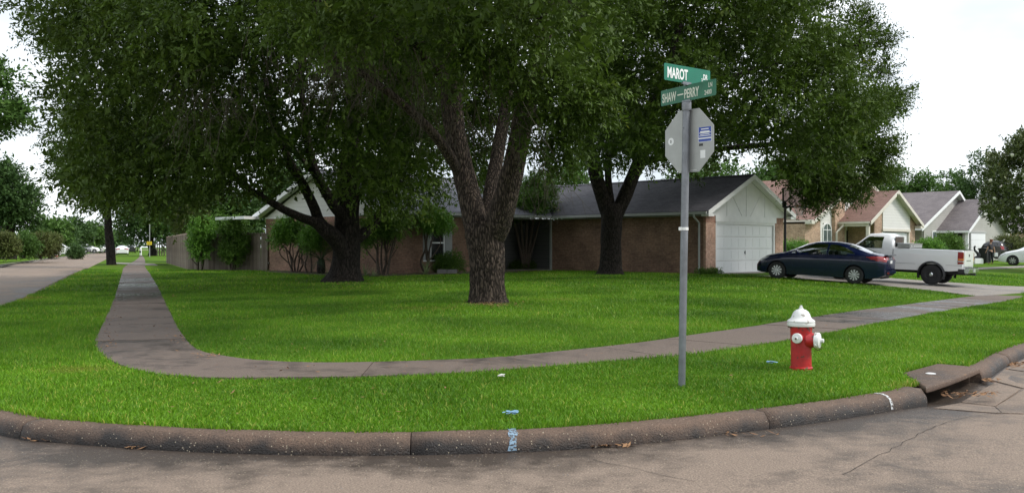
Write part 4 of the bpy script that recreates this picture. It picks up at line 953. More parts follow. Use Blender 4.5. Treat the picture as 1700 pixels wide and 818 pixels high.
low = np.array([[W3(a, b, y).x, y, W3(a, b, y).z, r] for a, b, y, r in ((905, 150, 18.5, .75), (950, 170, 18.7, .6), (985, 155, 18.6, .45), (900, 215, 18.9, .5), (935, 235, 19.2, .5), (925, 262, 19.4, .35), (1000, 160, 18.6, .3), (870, 100, 18, .7), (830, 60, 17.5, .7), (760, 60, 17, .5), (780, 100, 17.6, .35), (560, 60, 15.5, .5), (620, 30, 15.5, .5), (500, 40, 16, .45), (250, 15, 16, .4), (190, 15, 16.5, .35), (310, 8, 15.5, .3), (790, 205, 24, .7), (800, 255, 24.5, .55), (782, 245, 24, .45), (815, 175, 24.5, .6), (772, 185, 24, .5), (830, 130, 24, .7), (795, 150, 24, .6), (840, 190, 25, .4), (806, 290, 25, .35))])
clM = np.vstack([clM, low]); branches_to(m, clM, nodesM, .06, 5, 5)
# bare drooping twigs
g = np.random.default_rng(5)
def droop_twigs(m, spots, n, g, L=(.5, 1.5)):
    for _ in range(n):
        a, b, y, s = spots[g.integers(len(spots))]; p = np.array(W3(a+g.normal(0, s), b+g.normal(0, s*.5), y+g.normal(0, .8))); l = g.uniform(*L); d = unit(np.array([g.normal(0, .5), g.normal(0, .4), -1.]))
        pts = [p]; 
        for q in range(4): d = unit(d+g.normal(0, .25, 3)+[0, 0, -.12]); pts.append(pts[-1]+d*l/4)
        m.tube(pts, [.007, .006, .005, .004, .002], 3, cap=False)
        for q in (1, 2, 3):
            if g.random() < .7:
                e = unit(d+g.normal(0, .6, 3)); m.tube([pts[q], pts[q]+e*l*.2, pts[q]+e*l*.36+[0, 0, -.04]], [.004, .003, .0015], 3, cap=False)
mt = MB()
droop_twigs(mt, [(560, 70, 17, 30), (600, 110, 18, 40), (650, 90, 18, 45), (700, 130, 19, 40), (480, 80, 19, 40), (780, 90, 18, 25), (350, 130, 24, 35), (320, 190, 24, 30), (380, 160, 24, 25), (780, 190, 19.5, 25), (860, 180, 18.6, 14), (905, 270, 19.4, 14)], 330, g)
trunk_done(m, tM, 'bark'); trunk_done(mt, tM, 'twig', 'dead_twigs')
print('clumps M', len(clM))
put('crown', merge([leaves(clM, 14500, 12, .115, .042, .50, .30, seed=21, out_from=(0, MY, 6)), leaves(clM[:-26], 7000, 5, .20, .11, .5, .1, seed=26, shell=.05, rmax=.75), leaves(low, 2600, 13, .115, .042, .42, .35, seed=22, out_from=(0, MY, 5))]), 'leaf_oak', tM)
# left tree
lb_ = at(573, 468); LY = lb_.y; tL = tree('oak_tree', lb_, 'dark oak with flared roots and low curving limbs in front of the white gable', 'oak tree')
m = MB(); Q = []
Q.append(limb(m, LY, [(573, 474, 44), (573, 466, 33), (574, 452, 25), (575, 430, 22), (576, 400, 21.5), (576, 370, 20), (577, 340, 19), (580, 300, 16.5), (582, 250, 15), (585, 180, 13), (590, 100, 11), (600, 0, 8)], 48, .02, .09, 6, 5))
Q.append(limb(m, LY-.3, [(570, 425, 12), (560, 400, 13.5), (546, 386, 13), (524, 370, 8.5), (503, 362, 7), (475, 350, 6.5), (446, 333, 6), (420, 318, 5), (380, 285, 4), (340, 250, 3)], 16, .008, .12, 7, dY=-2.5))
Q.append(limb(m, LY-.4, [(545, 386, 11), (530, 368, 9.5), (523, 348, 8.5), (513, 326, 8), (498, 298, 7.5), (483, 272, 7), (468, 235, 6), (452, 190, 5), (440, 130, 4)], 16, .008, .12, 7, dY=-1.5))
Q.append(limb(m, LY-.3, [(572, 362, 9), (558, 346, 9), (545, 326, 8.5), (531, 301, 8), (519, 272, 7.5), (510, 230, 6.5), (503, 170, 5), (495, 100, 4)], 16, .008, .12, 7, dY=-2))
Q.append(limb(m, LY, [(585, 402, 10), (610, 382, 9), (632, 355, 8), (650, 322, 7), (664, 285, 6), (682, 240, 5), (700, 190, 4)], 12, .005, .15, 7, dY=2))
Q.append(limb(m, LY-.3, [(470, 240, 5), (430, 222, 4.5), (390, 214, 4), (340, 208, 3), (270, 200, 2)], 7, 0, .3, dY=-2))
Q.append(limb(m, LY-.3, [(530, 300, 4), (470, 232, 4), (400, 225, 3.5), (350, 228, 3)], 7, 0, .3, dY=-2))
nodesL = [q for Z in Q for q in Z[::5] if q[2] > 2.6]
olL = [(22, -500), (30, 40), (62, 70), (66, 120), (35, 140), (60, 165), (58, 200), (42, 235), (70, 262), (48, 300), (75, 330), (130, 318), (175, 345), (215, 352), (300, 372), (340, 345), (400, 358), (415, 345), (450, 300), (520, 292), (560, 322), (600, 318), (640, 355), (690, 360), (712, 330), (745, 310), (740, 260), (760, 200), (770, -500)]
zmL = lambda p: 2.4
clL = gen_clumps((lb_.x-1.8, LY-1, 8.2), (12.2, 9, 6.8), 420, .65, 1.35, olL, zmL, 13, .55)
loL = np.array([[W3(a, b, 31).x, 31, W3(a, b, 31).z, r] for a, b, r in ((450, 298, .4), (432, 314, .35), (468, 312, .28), (500, 290, .35), (512, 312, .2), (545, 300, .3), (600, 330, .4), (622, 346, .4), (655, 348, .45), (690, 338, .4), (725, 318, .35), (640, 325, .4))])
clL = np.vstack([clL, loL])
branches_to(m, clL, nodesL, .07, 5, 6); trunk_done(m, tL, 'bark_dark')
print('clumps L', len(clL))
put('crown', merge([leaves(clL, 22500, 12, .145, .055, .62, .22, seed=23, out_from=(lb_.x, LY, 5)), leaves(clL, 12000, 5, .24, .12, .6, .1, seed=27, shell=.05, rmax=.75)]), 'leaf_oak', tL)
# right tree
rb = at(1014, 455.5); RY = rb.y; tR = tree('oak_tree', rb, 'dark oak standing close to the long brick garage wall', 'oak tree')
m = MB(); Q = []
Q.append(limb(m, RY, [(1014, 459, 28), (1014, 453, 22), (1014, 440, 18.5), (1014, 410, 17), (1015, 380, 17), (1016, 352, 18), (1016, 338, 15)], 36, .02, .10, 6, 5))
Q.append(limb(m, RY, [(1010, 356, 12), (1001, 330, 12), (992, 300, 11.5), (984, 268, 11), (976, 235, 9.5), (967, 190, 8), (957, 130, 7), (950, 50, 5)], 18, .012, .12, 6))
Q.append(limb(m, RY, [(1024, 356, 11), (1036, 328, 11.5), (1048, 300, 11), (1058, 272, 10), (1066, 240, 9), (1080, 190, 7.5), (1105, 120, 6), (1130, 40, 4)], 18, .012, .12, 6))
Q.append(limb(m, RY, [(1016, 345, 6), (1010, 300, 6), (1010, 250, 5.5), (1015, 190, 5), (1022, 120, 4), (1030, 40, 3)], 10, 0, .2))
Q.append(limb(m, RY-.5, [(1062, 268, 6), (1100, 262, 5.5), (1150, 256, 5), (1184, 249, 4.6), (1240, 243, 4.2), (1300, 240, 4), (1355, 252, 3), (1400, 268, 2.4)], 8, 0, .3, dY=-3))
Q.append(limb(m, RY-.5, [(1070, 230, 6), (1120, 180, 5), (1190, 140, 4.4), (1270, 110, 4), (1350, 90, 3), (1430, 75, 2)], 8, 0, .3, dY=-2))
nodesR = [q for Z in Q for q in Z[::4] if q[2] > 4]
olR = [(905, -500), (910, 230), (960, 262), (985, 300), (1010, 282), (1060, 300), (1100, 296), (1160, 290), (1185, 262), (1225, 254), (1258, 248), (1290, 280), (1318, 330), (1345, 342), (1380, 325), (1420, 338), (1440, 300), (1462, 290), (1465, 255), (1485, 245), (1465, 228), (1500, 160), (1490, 150), (1445, 160), (1432, 140), (1470, 112), (1438, 108), (1435, 80), (1472, 72), (1470, 64), (1412, 55), (1435, 20), (1415, -20), (1400, -500)]
zmR = lambda p: 2.9
clR = gen_clumps((rb.x+4.5, RY-1.5, 8.8), (11.5, 8.5, 7.6), 430, .55, 1.2, olR, zmR, 17, .55)
edge_ = [(1468, 168, .5), (1445, 178, .65), (1492, 158, .28), (1455, 66, .4), (1470, 73, .22), (1425, 35, .45), (1462, 115, .28), (1440, 118, .35), (1475, 240, .3), (1450, 250, .45), (1462, 285, .4), (1440, 290, .4), (1322, 298, .5), (1338, 312, .5), (1352, 322, .45), (1370, 300, .5), (1400, 312, .45), (1410, 322, .3), (1312, 278, .4), (1360, 332, .3), (1338, 330, .25)]
er = np.array([[W3(a, b, 37.5).x, 37.5, W3(a, b, 37.5).z, r] for a, b, r in edge_]); clR = np.vstack([clR, er])
branches_to(m, clR, nodesR, .06, 5, 7); trunk_done(m, tR, 'bark_dark')
print('clumps R', len(clR))
put('crown', merge([leaves(clR, 11000, 5, .24, .12, .6, .1, seed=28, shell=.05, rmax=.75), leaves(clR, 20500, 12, .145, .056, .66, .12, seed=24, out_from=(rb.x+2, RY, 5)), leaves(er, 2300, 12, .12, .042, .75, .05, seed=25, out_from=(rb.x, RY, 6))]), 'leaf_oak', tR)

# generic background trees
def bg_tree(px, pyb, ptop, halfw, label, name='shade_tree', mat='leaf_far', z=None, leaf=.30, n=1500, trunkw=8, Y=None, crown_lo=None, seed=0, group=None, cat='tree', nc=26, tmat='bark_dark'):
    """px,pyb = foot; ptop = crown top row; halfw = half crown width in px"""
    b = at(px, pyb, z) if Y is None else Vector(((px-CX)/FP*Y, Y, .25)); Y = b.y; s = Y/FP
    zt = CAM+(HY-ptop)*s; zl = CAM+(HY-(crown_lo if crown_lo else (pyb*.6+ptop*.4)))*s; zl = max(zl, b.z+.5); hw = halfw*s
    r = tree(name, b, label, cat, group); m = MB(); zc = (zt+zl)/2; hz_ = (zt-zl)/2
    cl = gen_clumps((b.x, Y, zc), (hw*.82, hw*.82, hz_*.85), nc, hw*.2, hw*.36, None, None, seed, .5)
    bark_tube(m, [(b.x, Y, b.z-.2), (b.x+.03*hw, Y, (b.z+zl)/2), (b.x-.03*hw, Y, zl), (b.x, Y, zc)], [trunkw*s*1.25, trunkw*s, trunkw*s*.85, trunkw*s*.4], 10, .5)
    nd = [np.array([b.x, Y, z_, trunkw*s*.6]) for z_ in np.linspace(zl*.8+.2*b.z, zc, 5)]
    branches_to(m, cl, nd, .12, 4, seed); trunk_done(m, r, tmat)
    put('crown', leaves(cl, int(n*.62), 8, leaf*1.15, leaf*.55, leaf*3.2, .15, .85, .5, seed=seed, out_from=(b.x, Y, zl)), mat, r); return r
# street tree on the verge (px 184) with its crown hanging over the walk
vt = at(184, 439.5); VY = vt.y; tV = tree('street_tree', vt, 'street tree with a straight leaning trunk on the verge beside the side street', 'street tree')
m = MB(); Qv = limb(m, VY, [(186, 443, 9.5), (185, 437, 7.6), (183, 410, 7), (180, 380, 6.2), (179, 350, 5.6), (182, 320, 4.5), (188, 280, 3.5)], 14, .01, .3)
Qv2 = limb(m, VY, [(180, 352, 4), (160, 325, 3), (130, 300, 2), (110, 290, 1.4)], 7, 0, .4); Qv3 = limb(m, VY, [(181, 345, 4), (215, 315, 3), (250, 290, 2)], 7, 0, .4)
olV = [(80, 190), (88, 330), (72, 345), (100, 352), (130, 372), (152, 360), (178, 368), (215, 362), (290, 365), (330, 330), (330, 190)]
clV = gen_clumps((vt.x+.6, VY, CAM+(HY-275)*VY/FP), (4.9, 4.6, 3.9), 75, .5, 1.0, olV, None, 31)
branches_to(m, clV, [q for Z in (Qv, Qv2, Qv3) for q in Z if q[2] > 3.3], .07, 4, 8); trunk_done(m, tV, 'bark_dark')
put('crown', leaves(clV, 5200, 9, .22, .09, .7, .2, seed=32, out_from=(vt.x, VY, 3)), 'leaf_oak_fresh', tV)
bg = bg_tree
bg(-34, 450, 112, 70, 'tall dense tree cut by the left border of the photo, across the side street', mat='leaf_far', n=2200, z=.2, crown_lo=232, nc=34, seed=41, leaf=.24)
bg(18, 431, 264, 50, 'dark rounded tree behind the crepe myrtles across the side street', mat='leaf_far_dark', n=3200, z=.2, crown_lo=398, nc=44, seed=42, leaf=.3)
bg(252, 424.5, 318, 58, 'broad dark tree with a yellow sign on its trunk beside the far sidewalk', mat='leaf_far_dark', n=3400, z=.26, crown_lo=408, nc=46, seed=43, leaf=.34, trunkw=6)
far_l = [(90, 425, 370, 24, 'mid green tree, first of the far row along the side street', 'leaf_far'), (108, 422, 372, 20, 'tree behind the first street light, far along the side street', 'leaf_far_dark'), (128, 421, 366, 24, 'taller tree behind the far stop sign', 'leaf_far_dark'), (152, 420, 372, 18, 'tree just behind the nearer light pole', 'leaf_far'), (168, 419, 378, 16, 'tree between the two light poles', 'leaf_far'), (192, 418, 388, 14, 'small far tree at the end of the side street', 'leaf_far_dark'), (205, 417.5, 398, 12, 'low hazy tree closing the far end of the road', 'leaf_far'), (76, 424, 385, 18, 'low bushy tree beside the white pickup', 'leaf_far')]
for i, (a, b, c, d, lab, mt_) in enumerate(far_l): bg(a, b, c, d, lab, mat=mt_, n=900, z=.2, crown_lo=b-6, nc=18, seed=50+i, leaf=.45, trunkw=2, group='trees along the far side street')
# trees behind the houses
for i, (a, c, hw, Y, mt_, lab) in enumerate([(945, 262, 42, 105, 'leaf_far', 'light green treetop seen above the roof left of the dark oak'), (1200, 252, 60, 95, 'leaf_far', 'bright green tree behind the garage roof below the stop sign'), (1285, 262, 50, 98, 'leaf_far', 'bright green tree behind the peak of the garage'),
        (1130, 262, 45, 100, 'leaf_far', 'green treetop behind the ridge left of the sign pole'), (1475, 274, 46, 135, 'leaf_far', 'tree behind the brown roof, first of the row'), (1535, 280, 44, 135, 'leaf_far', 'tree behind the grey roof, second of the row'), (1585, 286, 38, 138, 'leaf_far', 'low tree behind the grey ridge'), (1640, 252, 52, 128, 'leaf_far_dark', 'darker tall tree behind the magnolia'), (1400, 282, 45, 130, 'leaf_far', 'tree behind the chimney side of the brown roof'),
        (330, 322, 46, 75, 'leaf_far', 'tree with reddish shoots rising behind the plank fence'), (395, 330, 40, 78, 'leaf_far_dark', 'dark tree behind the patio cover'), (600, 255, 60, 80, 'leaf_far', 'tree behind the main roof of the brick house'), (480, 262, 45, 82, 'leaf_far_dark', 'tree behind the white gable peak')]):
    bg(a, 430, c, hw, lab, mat=mt_, n=1700, Y=Y, crown_lo=395, nc=34, seed=70+i, leaf=.36, trunkw=5, group='trees behind the houses')
# far wood closing the horizon
fw = []; g = np.random.default_rng(77)
for a in np.linspace(-80, 95, 120):
    r = g.uniform(230, 300); fw.append((r*math.sin(R(a)), r*math.cos(R(a)), g.uniform(1.5, 3.5), g.uniform(2.5, 4.2)))
V, F, t = leaves(np.array(fw), 7000, 6, .9, .6, 2.2, .1, 1.2, .5, seed=78)
o = link('distant_woods', npmesh('distant_woods', V, F, ['leaf_far_dark'], False, tint=t)); prop(o, 'low line of distant trees closing the horizon behind the houses', 'woods', kind='stuff')

# magnolia
mgY = 56.; mg = Vector(((1712-CX)/FP*mgY, mgY, Tf((1712-CX)/FP*mgY, mgY))); tG = tree('magnolia_tree', mg, 'glossy magnolia with large white flowers in front of the last houses', 'magnolia tree')
olG = [(1725, 190), (1690, 226), (1672, 248), (1655, 250), (1640, 262), (1625, 262), (1622, 290), (1618, 310), (1630, 340), (1612, 352), (1618, 366), (1640, 372), (1632, 392), (1650, 400), (1665, 392), (1700, 385), (1850, 385), (1850, 190)]
m = MB(); bark_tube(m, [mg-Vector((0, 0, .2)), mg+Vector((.1, 0, 3)), mg+Vector((0, 0, 6.5))], [.28, .2, .08], 10, .4)
clG = gen_clumps((mg.x+.2, mgY, 4.9), (3.9, 3.6, 3.6), 80, .42, .75, olG, lambda p: 1.4, 81)
branches_to(m, clG, [np.array([mg.x, mgY, z_, .15]) for z_ in (1.8, 2.6, 3.5, 4.5, 5.5)], .06, 4, 82); trunk_done(m, tG, 'bark_dark')
put('crown', leaves(clG, 4300, 7, .23, .10, .38, -.1, .9, .5, seed=83, out_from=(mg.x, mgY, 3), updir=.2), 'leaf_magnolia', tG)
fm = MB()
for a in range(7):
    for k in range(2):
        an = a*.9+k*.45; tl = .35+.5*k; u = Vector((math.cos(an), math.sin(an), tl)).normalized()*.15; s_ = Vector((-math.sin(an), math.cos(an), 0))*.055
        fm.add([(0, 0, 0), tuple(u*.5+s_), tuple(u), tuple(u*.5-s_)], [(0, 1, 2, 3)])
fme = fm.mesh('flower', 'petal')
g = np.random.default_rng(84); c_ok = [c for c in clG if c[1] < mgY+1]
spots = [(1637, 356), (1676, 360), (1663, 310), (1695, 318), (1700, 290), (1680, 258), (1650, 330), (1668, 400), (1645, 300), (1690, 345)]
for a, b in spots:
    Yq = mgY-2.6+g.random(); p = W3(a, b, Yq)-mg; o = link('flower', fme, tG, p); o.rotation_euler = (R(60), 0, g.random()*6); o.scale = [.85]*3

# small multi-stem crepe myrtle by the entry
cb_ = at(872, 447.5); cb_.y -= 1.2; CY = cb_.y; tC = tree('crepe_myrtle', cb_, 'small multi-stemmed crepe myrtle growing beside the front entry', 'crepe myrtle')
m = MB(); nd = []
for a, b, c in ((-24, 340, 3), (-10, 325, 3), (4, 320, 3.2), (18, 328, 3), (32, 335, 2.6)):
    nd += list(limb(m, CY, [(872+a*.1, 450, c), (872+a*.25, 425, c*.9), (872+a*.6, 385, c*.75), (872+a, b, c*.5)], 6, 0, .3))
olC = [(836, 330), (845, 298), (880, 282), (915, 300), (938, 330), (935, 352), (905, 372), (850, 372), (834, 352)]
clC = gen_clumps((cb_.x+.3, CY, CAM+(HY-332)*CY/FP), (1.5, 1.3, 1.2), 34, .28, .5, olC, None, 91)
branches_to(m, clC, nd, .03, 4, 9); trunk_done(m, tC, 'stem')
put('crown', leaves(clC, 2200, 9, .11, .05, .36, .1, seed=92, out_from=(cb_.x, CY, 2.4)), 'leaf_oak_fresh', tC)

# shrubs
def wpt(px, off, x=None):
    """ground point 'off' metres in front of the house's front wall (or of its left gable wall) on pixel column px"""
    if x is None: h_ = (hx(px, YF-off), YF-off)
    else:
        r = (px-CX)/FP; xx = XL-off; y_ = (AX+c45*xx-r*(AY+c45*xx))/(c45*(1+r)); h_ = (xx, y_)
    p = H2W(*h_); return Vector((p[0], p[1], Tf(*p)))
def shrub(name, px, pyb, stems, ol, n, mat, label, cat, leaf=.09, dy=-.4, seed=0, smat='stem', nc=22, rr=(.2, .38), group=None, depth=.7, Y=None, wl=.45, W_=None):
    b = at(px, pyb)
    if W_: b = wpt(px, *W_); dy = 0; pyb = HY+(CAM-b.z)*FP/b.y
    if Y: b = Vector(((px-CX)/FP*Y, Y, Tf((px-CX)/FP*Y, Y)))
    b.y += dy; Y = b.y; r = empty(name, b, 0, label, cat, group); m = MB(); nd = []
    gj = random.Random(seed)
    for x, y, c in stems:
        j_ = lambda s_: gj.uniform(-s_, s_)
        nd += list(limb(m, Y+j_(.15), [(px+(x-px)*.25+j_(3), pyb+1, c*.8), (px+(x-px)*.45+j_(4), pyb+(y-pyb)*.3, c*.7), (px+(x-px)*.6+j_(5), pyb+(y-pyb)*.62, c*.55), (x+j_(5), y+j_(6), c*.4)], 5, 0, .1))
        if gj.random() < .8: limb(m, Y+j_(.2), [(px+(x-px)*.45, pyb+(y-pyb)*.3, c*.5), (x+j_(14), pyb+(y-pyb)*.7, c*.35), (x+j_(20), y+j_(8), c*.2)], 4, 0, .1)
    xs_ = [q[0] for q in ol]; ys_ = [q[1] for q in ol]; cx_, cy_ = (min(xs_)+max(xs_))/2, (min(ys_)+max(ys_))/2; s = Y/FP
    cl = gen_clumps(((cx_-CX)*s, Y, CAM+(HY-cy_)*s), ((max(xs_)-min(xs_))/2*s*.95, depth, (max(ys_)-min(ys_))/2*s*.95), nc, rr[0], rr[1], ol, None, seed, .5)
    if len(cl) == 0: cl = np.array([[(cx_-CX)*s, Y, CAM+(HY-cy_)*s, rr[1]]])
    if nd: branches_to(m, cl, nd, .02, 3, seed)
    if m.v: trunk_done(m, r, smat, 'stems')
    put('foliage', leaves(cl, n, 8, leaf, leaf*wl, leaf*3, .05, .9, .45, seed=seed), mat, r); return r
shrub('pruned_shrub', 490, 445.5, [(470, 405, 2.4), (482, 395, 2.2), (495, 390, 2.4), (505, 398, 2), (478, 415, 2), (512, 405, 2)], [(446, 392), (455, 372), (480, 366), (505, 368), (512, 380), (505, 394), (470, 402), (462, 415), (446, 412)], 1500, 'leaf_shrub', 'flat-topped shrub with bare forked stems against the brick below the white gable', 'shrub', seed=101, W_=(.7, 1), depth=.5)
shrub('pruned_shrub', 512, 447, [(505, 405, 2), (520, 400, 2)], [(500, 402), (502, 382), (515, 372), (535, 372), (545, 385), (540, 410), (505, 418)], 1000, 'leaf_shrub', 'rounded green shrub between the forked shrub and the dark oak', 'shrub', seed=102, W_=(1.0, 1), depth=.5)
shrub('leaning_shrub', 331, 448.5, [(322, 420, 2.6), (332, 400, 2.6), (345, 392, 2.4), (350, 410, 2)], [(312, 400), (316, 368), (330, 358), (352, 364), (356, 385), (346, 402), (350, 425), (322, 432), (316, 415)], 1700, 'leaf_shrub', 'leafy crepe myrtle with pale stems at the corner of the plank fence', 'shrub', seed=103, dy=-.9, leaf=.1)
shrub('leaning_shrub', 386, 448.5, [(370, 405, 2.2), (386, 400, 2.2), (400, 405, 2)], [(360, 392), (364, 370), (392, 361), (416, 372), (421, 398), (408, 418), (395, 436), (372, 430), (366, 408)], 1800, 'leaf_oak_fresh', 'darker leafy shrub in front of the middle of the plank fence', 'shrub', seed=104, dy=-.9, leaf=.1)
shrub('tall_shrub', 636, 449.5, [(610, 385, 3), (622, 375, 3), (640, 372, 3), (655, 380, 3), (630, 395, 2.6), (648, 400, 2.4)], [(588, 412), (600, 362), (625, 350), (660, 350), (684, 362), (676, 392), (662, 400), (655, 425), (640, 405), (618, 398), (604, 430)], 1900, 'leaf_oak_fresh', 'tall leggy shrub with many twisting stems just past the dark oak trunk', 'shrub', seed=105, W_=(.9,), depth=.55)
shrub('tall_shrub', 705, 450, [(700, 385, 2.8), (712, 378, 2.8), (725, 375, 2.6), (716, 400, 2.2)], [(698, 366), (706, 352), (735, 352), (750, 366), (750, 384), (728, 386), (700, 382)], 1300, 'leaf_shrub', 'tree-form shrub with a bright top in front of the shuttered window', 'shrub', seed=106, W_=(.9,), depth=.5)
shrub('low_bush', 750, 446, [], [(722, 450), (724, 432), (745, 424), (765, 428), (776, 448)], 1100, 'leaf_oak_fresh', 'low dark bush under the shuttered window', 'bush', seed=107, W_=(.6,), leaf=.07, depth=.35)
shrub('low_bush', 868, 449.5, [], [(840, 449), (842, 440), (890, 438), (896, 450)], 600, 'leaf_oak', 'low dark planting at the foot of the entry wall', 'bush', seed=108, W_=(-1.2,), leaf=.07, depth=.3, rr=(.12, .22))
shrub('low_bush', 1180, 455.5, [], [(1150, 457), (1160, 450), (1195, 452), (1208, 458)], 500, 'leaf_oak_fresh', 'low creeping plants at the foot of the garage corner downspout', 'ground plant', seed=109, dy=-.2, leaf=.06, rr=(.08, .14), depth=.3)
shrub('trimmed_hedge', 1315, 425, [], [(1296, 432), (1296, 410), (1340, 406), (1350, 432)], 2200, 'leaf_shrub', 'trimmed green hedge against the tan brick wall behind the hoop post', 'hedge', seed=110, dy=0, Y=57, leaf=.09, nc=40, rr=(.3, .5))
shrub('trimmed_hedge', 1545, 425, [], [(1520, 425), (1520, 407), (1560, 406), (1572, 425)], 1500, 'leaf_shrub', 'light green hedge seen above the pickup bed', 'hedge', seed=111, dy=0, Y=66, leaf=.12, nc=30, rr=(.4, .6))
shrub('round_bush', 1578, 428, [], [(1545, 425), (1552, 404), (1572, 396), (1592, 402), (1606, 428)], 2200, 'leaf_oak_fresh', 'rounded dark green bush in front of the grey porch', 'bush', seed=112, dy=0, Y=68, leaf=.12, nc=30, rr=(.4, .7))
shrub('yellow_green_bush', 1668, 425, [], [(1646, 425), (1650, 404), (1675, 396), (1700, 400), (1705, 428)], 1600, 'leaf_red', 'yellowish shrub below the magnolia behind the black car', 'bush', seed=113, dy=0, Y=76, leaf=.14, nc=30, rr=(.4, .7))
shrub('tall_shrub', 335, 380, [], [(290, 390), (288, 360), (310, 345), (340, 345), (350, 372)], 1300, 'leaf_red', 'reddish green shrub rising above the long plank fence', 'shrub', seed=114, dy=0, Y=62, leaf=.12, nc=24, rr=(.4, .7))
for i, (a, wv, lab) in enumerate(((8, 22, 'cut by the left border of the photo'), (40, 24, 'behind the dark mailbox'), (66, 22, 'between the mailbox and the white pickup'), (84, 15, 'beside the red brick mailbox'))):
    shrub('crepe_myrtle', a, 428, [(a-6, 415, 1.2), (a, 412, 1.2), (a+6, 415, 1.2)], [(a-wv*.55, 421), (a-wv, 405), (a-wv*.6, 395), (a+wv*.6, 394), (a+wv, 406), (a+wv*.5, 421)], 1300, 'leaf_red' if i != 1 else 'leaf_far', 'rounded crepe myrtle with reddish tips '+lab, 'crepe myrtle', seed=120+i, dy=0, Y=72+i*3, leaf=.16, nc=22, rr=(.3, .55), group='crepe myrtles across the side street')
shrub('round_bush', 125, 426, [], [(116, 425), (118, 416), (126, 413), (134, 417), (134, 426)], 500, 'leaf_far_dark', 'clipped round bush on the far lawn near the stop sign', 'bush', seed=130, dy=0, Y=100, leaf=.2, nc=12, rr=(.3, .5))
# sago palm
sb = wpt(533, 1.1, 1); sg = empty('sago_palm', sb, 0, 'sago palm with arching dark fronds beside the dark oak trunk', 'sago palm')
m = MB(); m.lathe([(.16, 0), (.2, .2), (.17, .55), (.08, .7)], 10); m.build('trunk', 'bark_dark', sg)
g = np.random.default_rng(9)
for k in range(26):
    an = g.uniform(0, 6.28); el = g.uniform(.05, 1.1); L = g.uniform(1.0, 1.35); d = np.array([math.cos(an)*math.cos(el), math.sin(an)*math.cos(el), math.sin(el)]); V = []; F = []
    p = np.array([0, 0, .62]); pts = []
    for q in range(17): pts.append(p.copy()); p = p+d*L/16; d = unit(d+np.array([0, 0, -.075]))
    pts = np.array(pts); side = unit(np.cross(pts[8]-pts[0], [0, 0, 1.]))
    m = MB(); m.tube(pts[::4], [.012, .01, .008, .005, .003], 3)
    for q in range(2, 16):
        for s_ in (-1, 1):
            t_ = unit(pts[min(q+1, 16)]-pts[q-1]); e = pts[q]+side*s_*.17*math.sin(q/16*2.9+.1)+t_*.09+[0, 0, -.02]; w_ = t_*.012
            m.add([pts[q]-w_, pts[q]+w_, e], [(0, 1, 2)])
    m.build('frond', 'leaf_sago', sg)
def lily(px, pyb, label, L=.55, n=26, seed=0, dy=-1.5):
    b = wpt(px, *dy); g = np.random.default_rng(seed); r = empty('spider_lily', b, 0, label, 'flowering plant'); m = MB()
    for k in range(n):
        an = g.uniform(0, 6.28); el = g.uniform(.5, 1.35); l = L*g.uniform(.7, 1.2); d = np.array([math.cos(an)*math.cos(el), math.sin(an)*math.cos(el), math.sin(el)]); p = np.zeros(3); s_ = unit(np.cross(d, [0, 0, 1.]))*.022; pv = []
        for q in range(5): pv.append((p-s_*(1-q/4.6), p+s_*(1-q/4.6))); p = p+d*l/4; d = unit(d+np.array([0, 0, -.25]))
        n0 = len(m.v); m.v += [tuple(x) for ab in pv for x in ab]; m.f += [(n0+2*q, n0+2*q+1, n0+2*q+3, n0+2*q+2) for q in range(4)]; m.m += [0]*4
    me = m.mesh('leaves', 'leaf_lily'); a_ = me.attributes.new('tint', 'FLOAT', 'POINT'); a_.data.foreach_set('value', g.random(len(me.vertices)).astype(np.float32)); link('leaves', me, r); return r
lily(706, 453.5, 'pale striped spider lily clump at the bed edge under the tree-form shrub', .75, 34, 1, (1.6,))
lily(607, 452, 'pale spider lily clump just past the flared roots of the dark oak', .6, 22, 2, (1.2, 1))
lily(620, 451, 'smaller dim lily clump at the foot of the leggy shrub', .45, 18, 3, (1.5,))
lily(545, 451, 'small lily at the foot of the sago palm', .4, 14, 4, (1.6, 1))
# mulch bed along the front wall
bed = np.array([H2W(*a) for a in ((XL-1.6, YF-1.2), (XL+1, YF-1.9), (XL+3.5, YF-2.0), (XL+6, YF-1.8), (PX0+.5, YF-1.2), (-1.2, YF-.4), (-1.2, YF-.02), (XL-.03, YF-.02), (XL-1.2, YF-.02))])
prop(prism_top(ccw(bed), lambda x, y: Tf(x, y)-.05, lambda x, y: Tf(x, y)+.045, 'planting_bed', 'mulch', None), kind='structure')
bed2 = np.array([H2W(*a) for a in ((XL-.03, YF-.02), (XL-.03, YB-.6), (XL-.9, YB-1.2), (XL-1.7, YB-4), (XL-1.9, YF+1.5), (XL-1.2, YF-.02))])
prop(prism_top(ccw(bed2), lambda x, y: Tf(x, y)-.05, lambda x, y: Tf(x, y)+.04, 'planting_bed', 'mulch', None), kind='structure')
w = wpt(742, 1.35); m = MB()
for k in range(2): m.box(-.42+k*.43, -.42+k*.43+.41, 0, .2, 0, .2)
o = m.build('concrete_block', 'concrete_block'); o.location = w; prop(o, 'grey concrete block in the planting bed under the shuttered window', 'concrete block')
bm = bmesh.new(); bm.from_mesh(o.data); bmesh.ops.bevel(bm, geom=bm.edges[:], offset=.012, segments=2, affect='EDGES'); bm.to_mesh(o.data); bm.free()

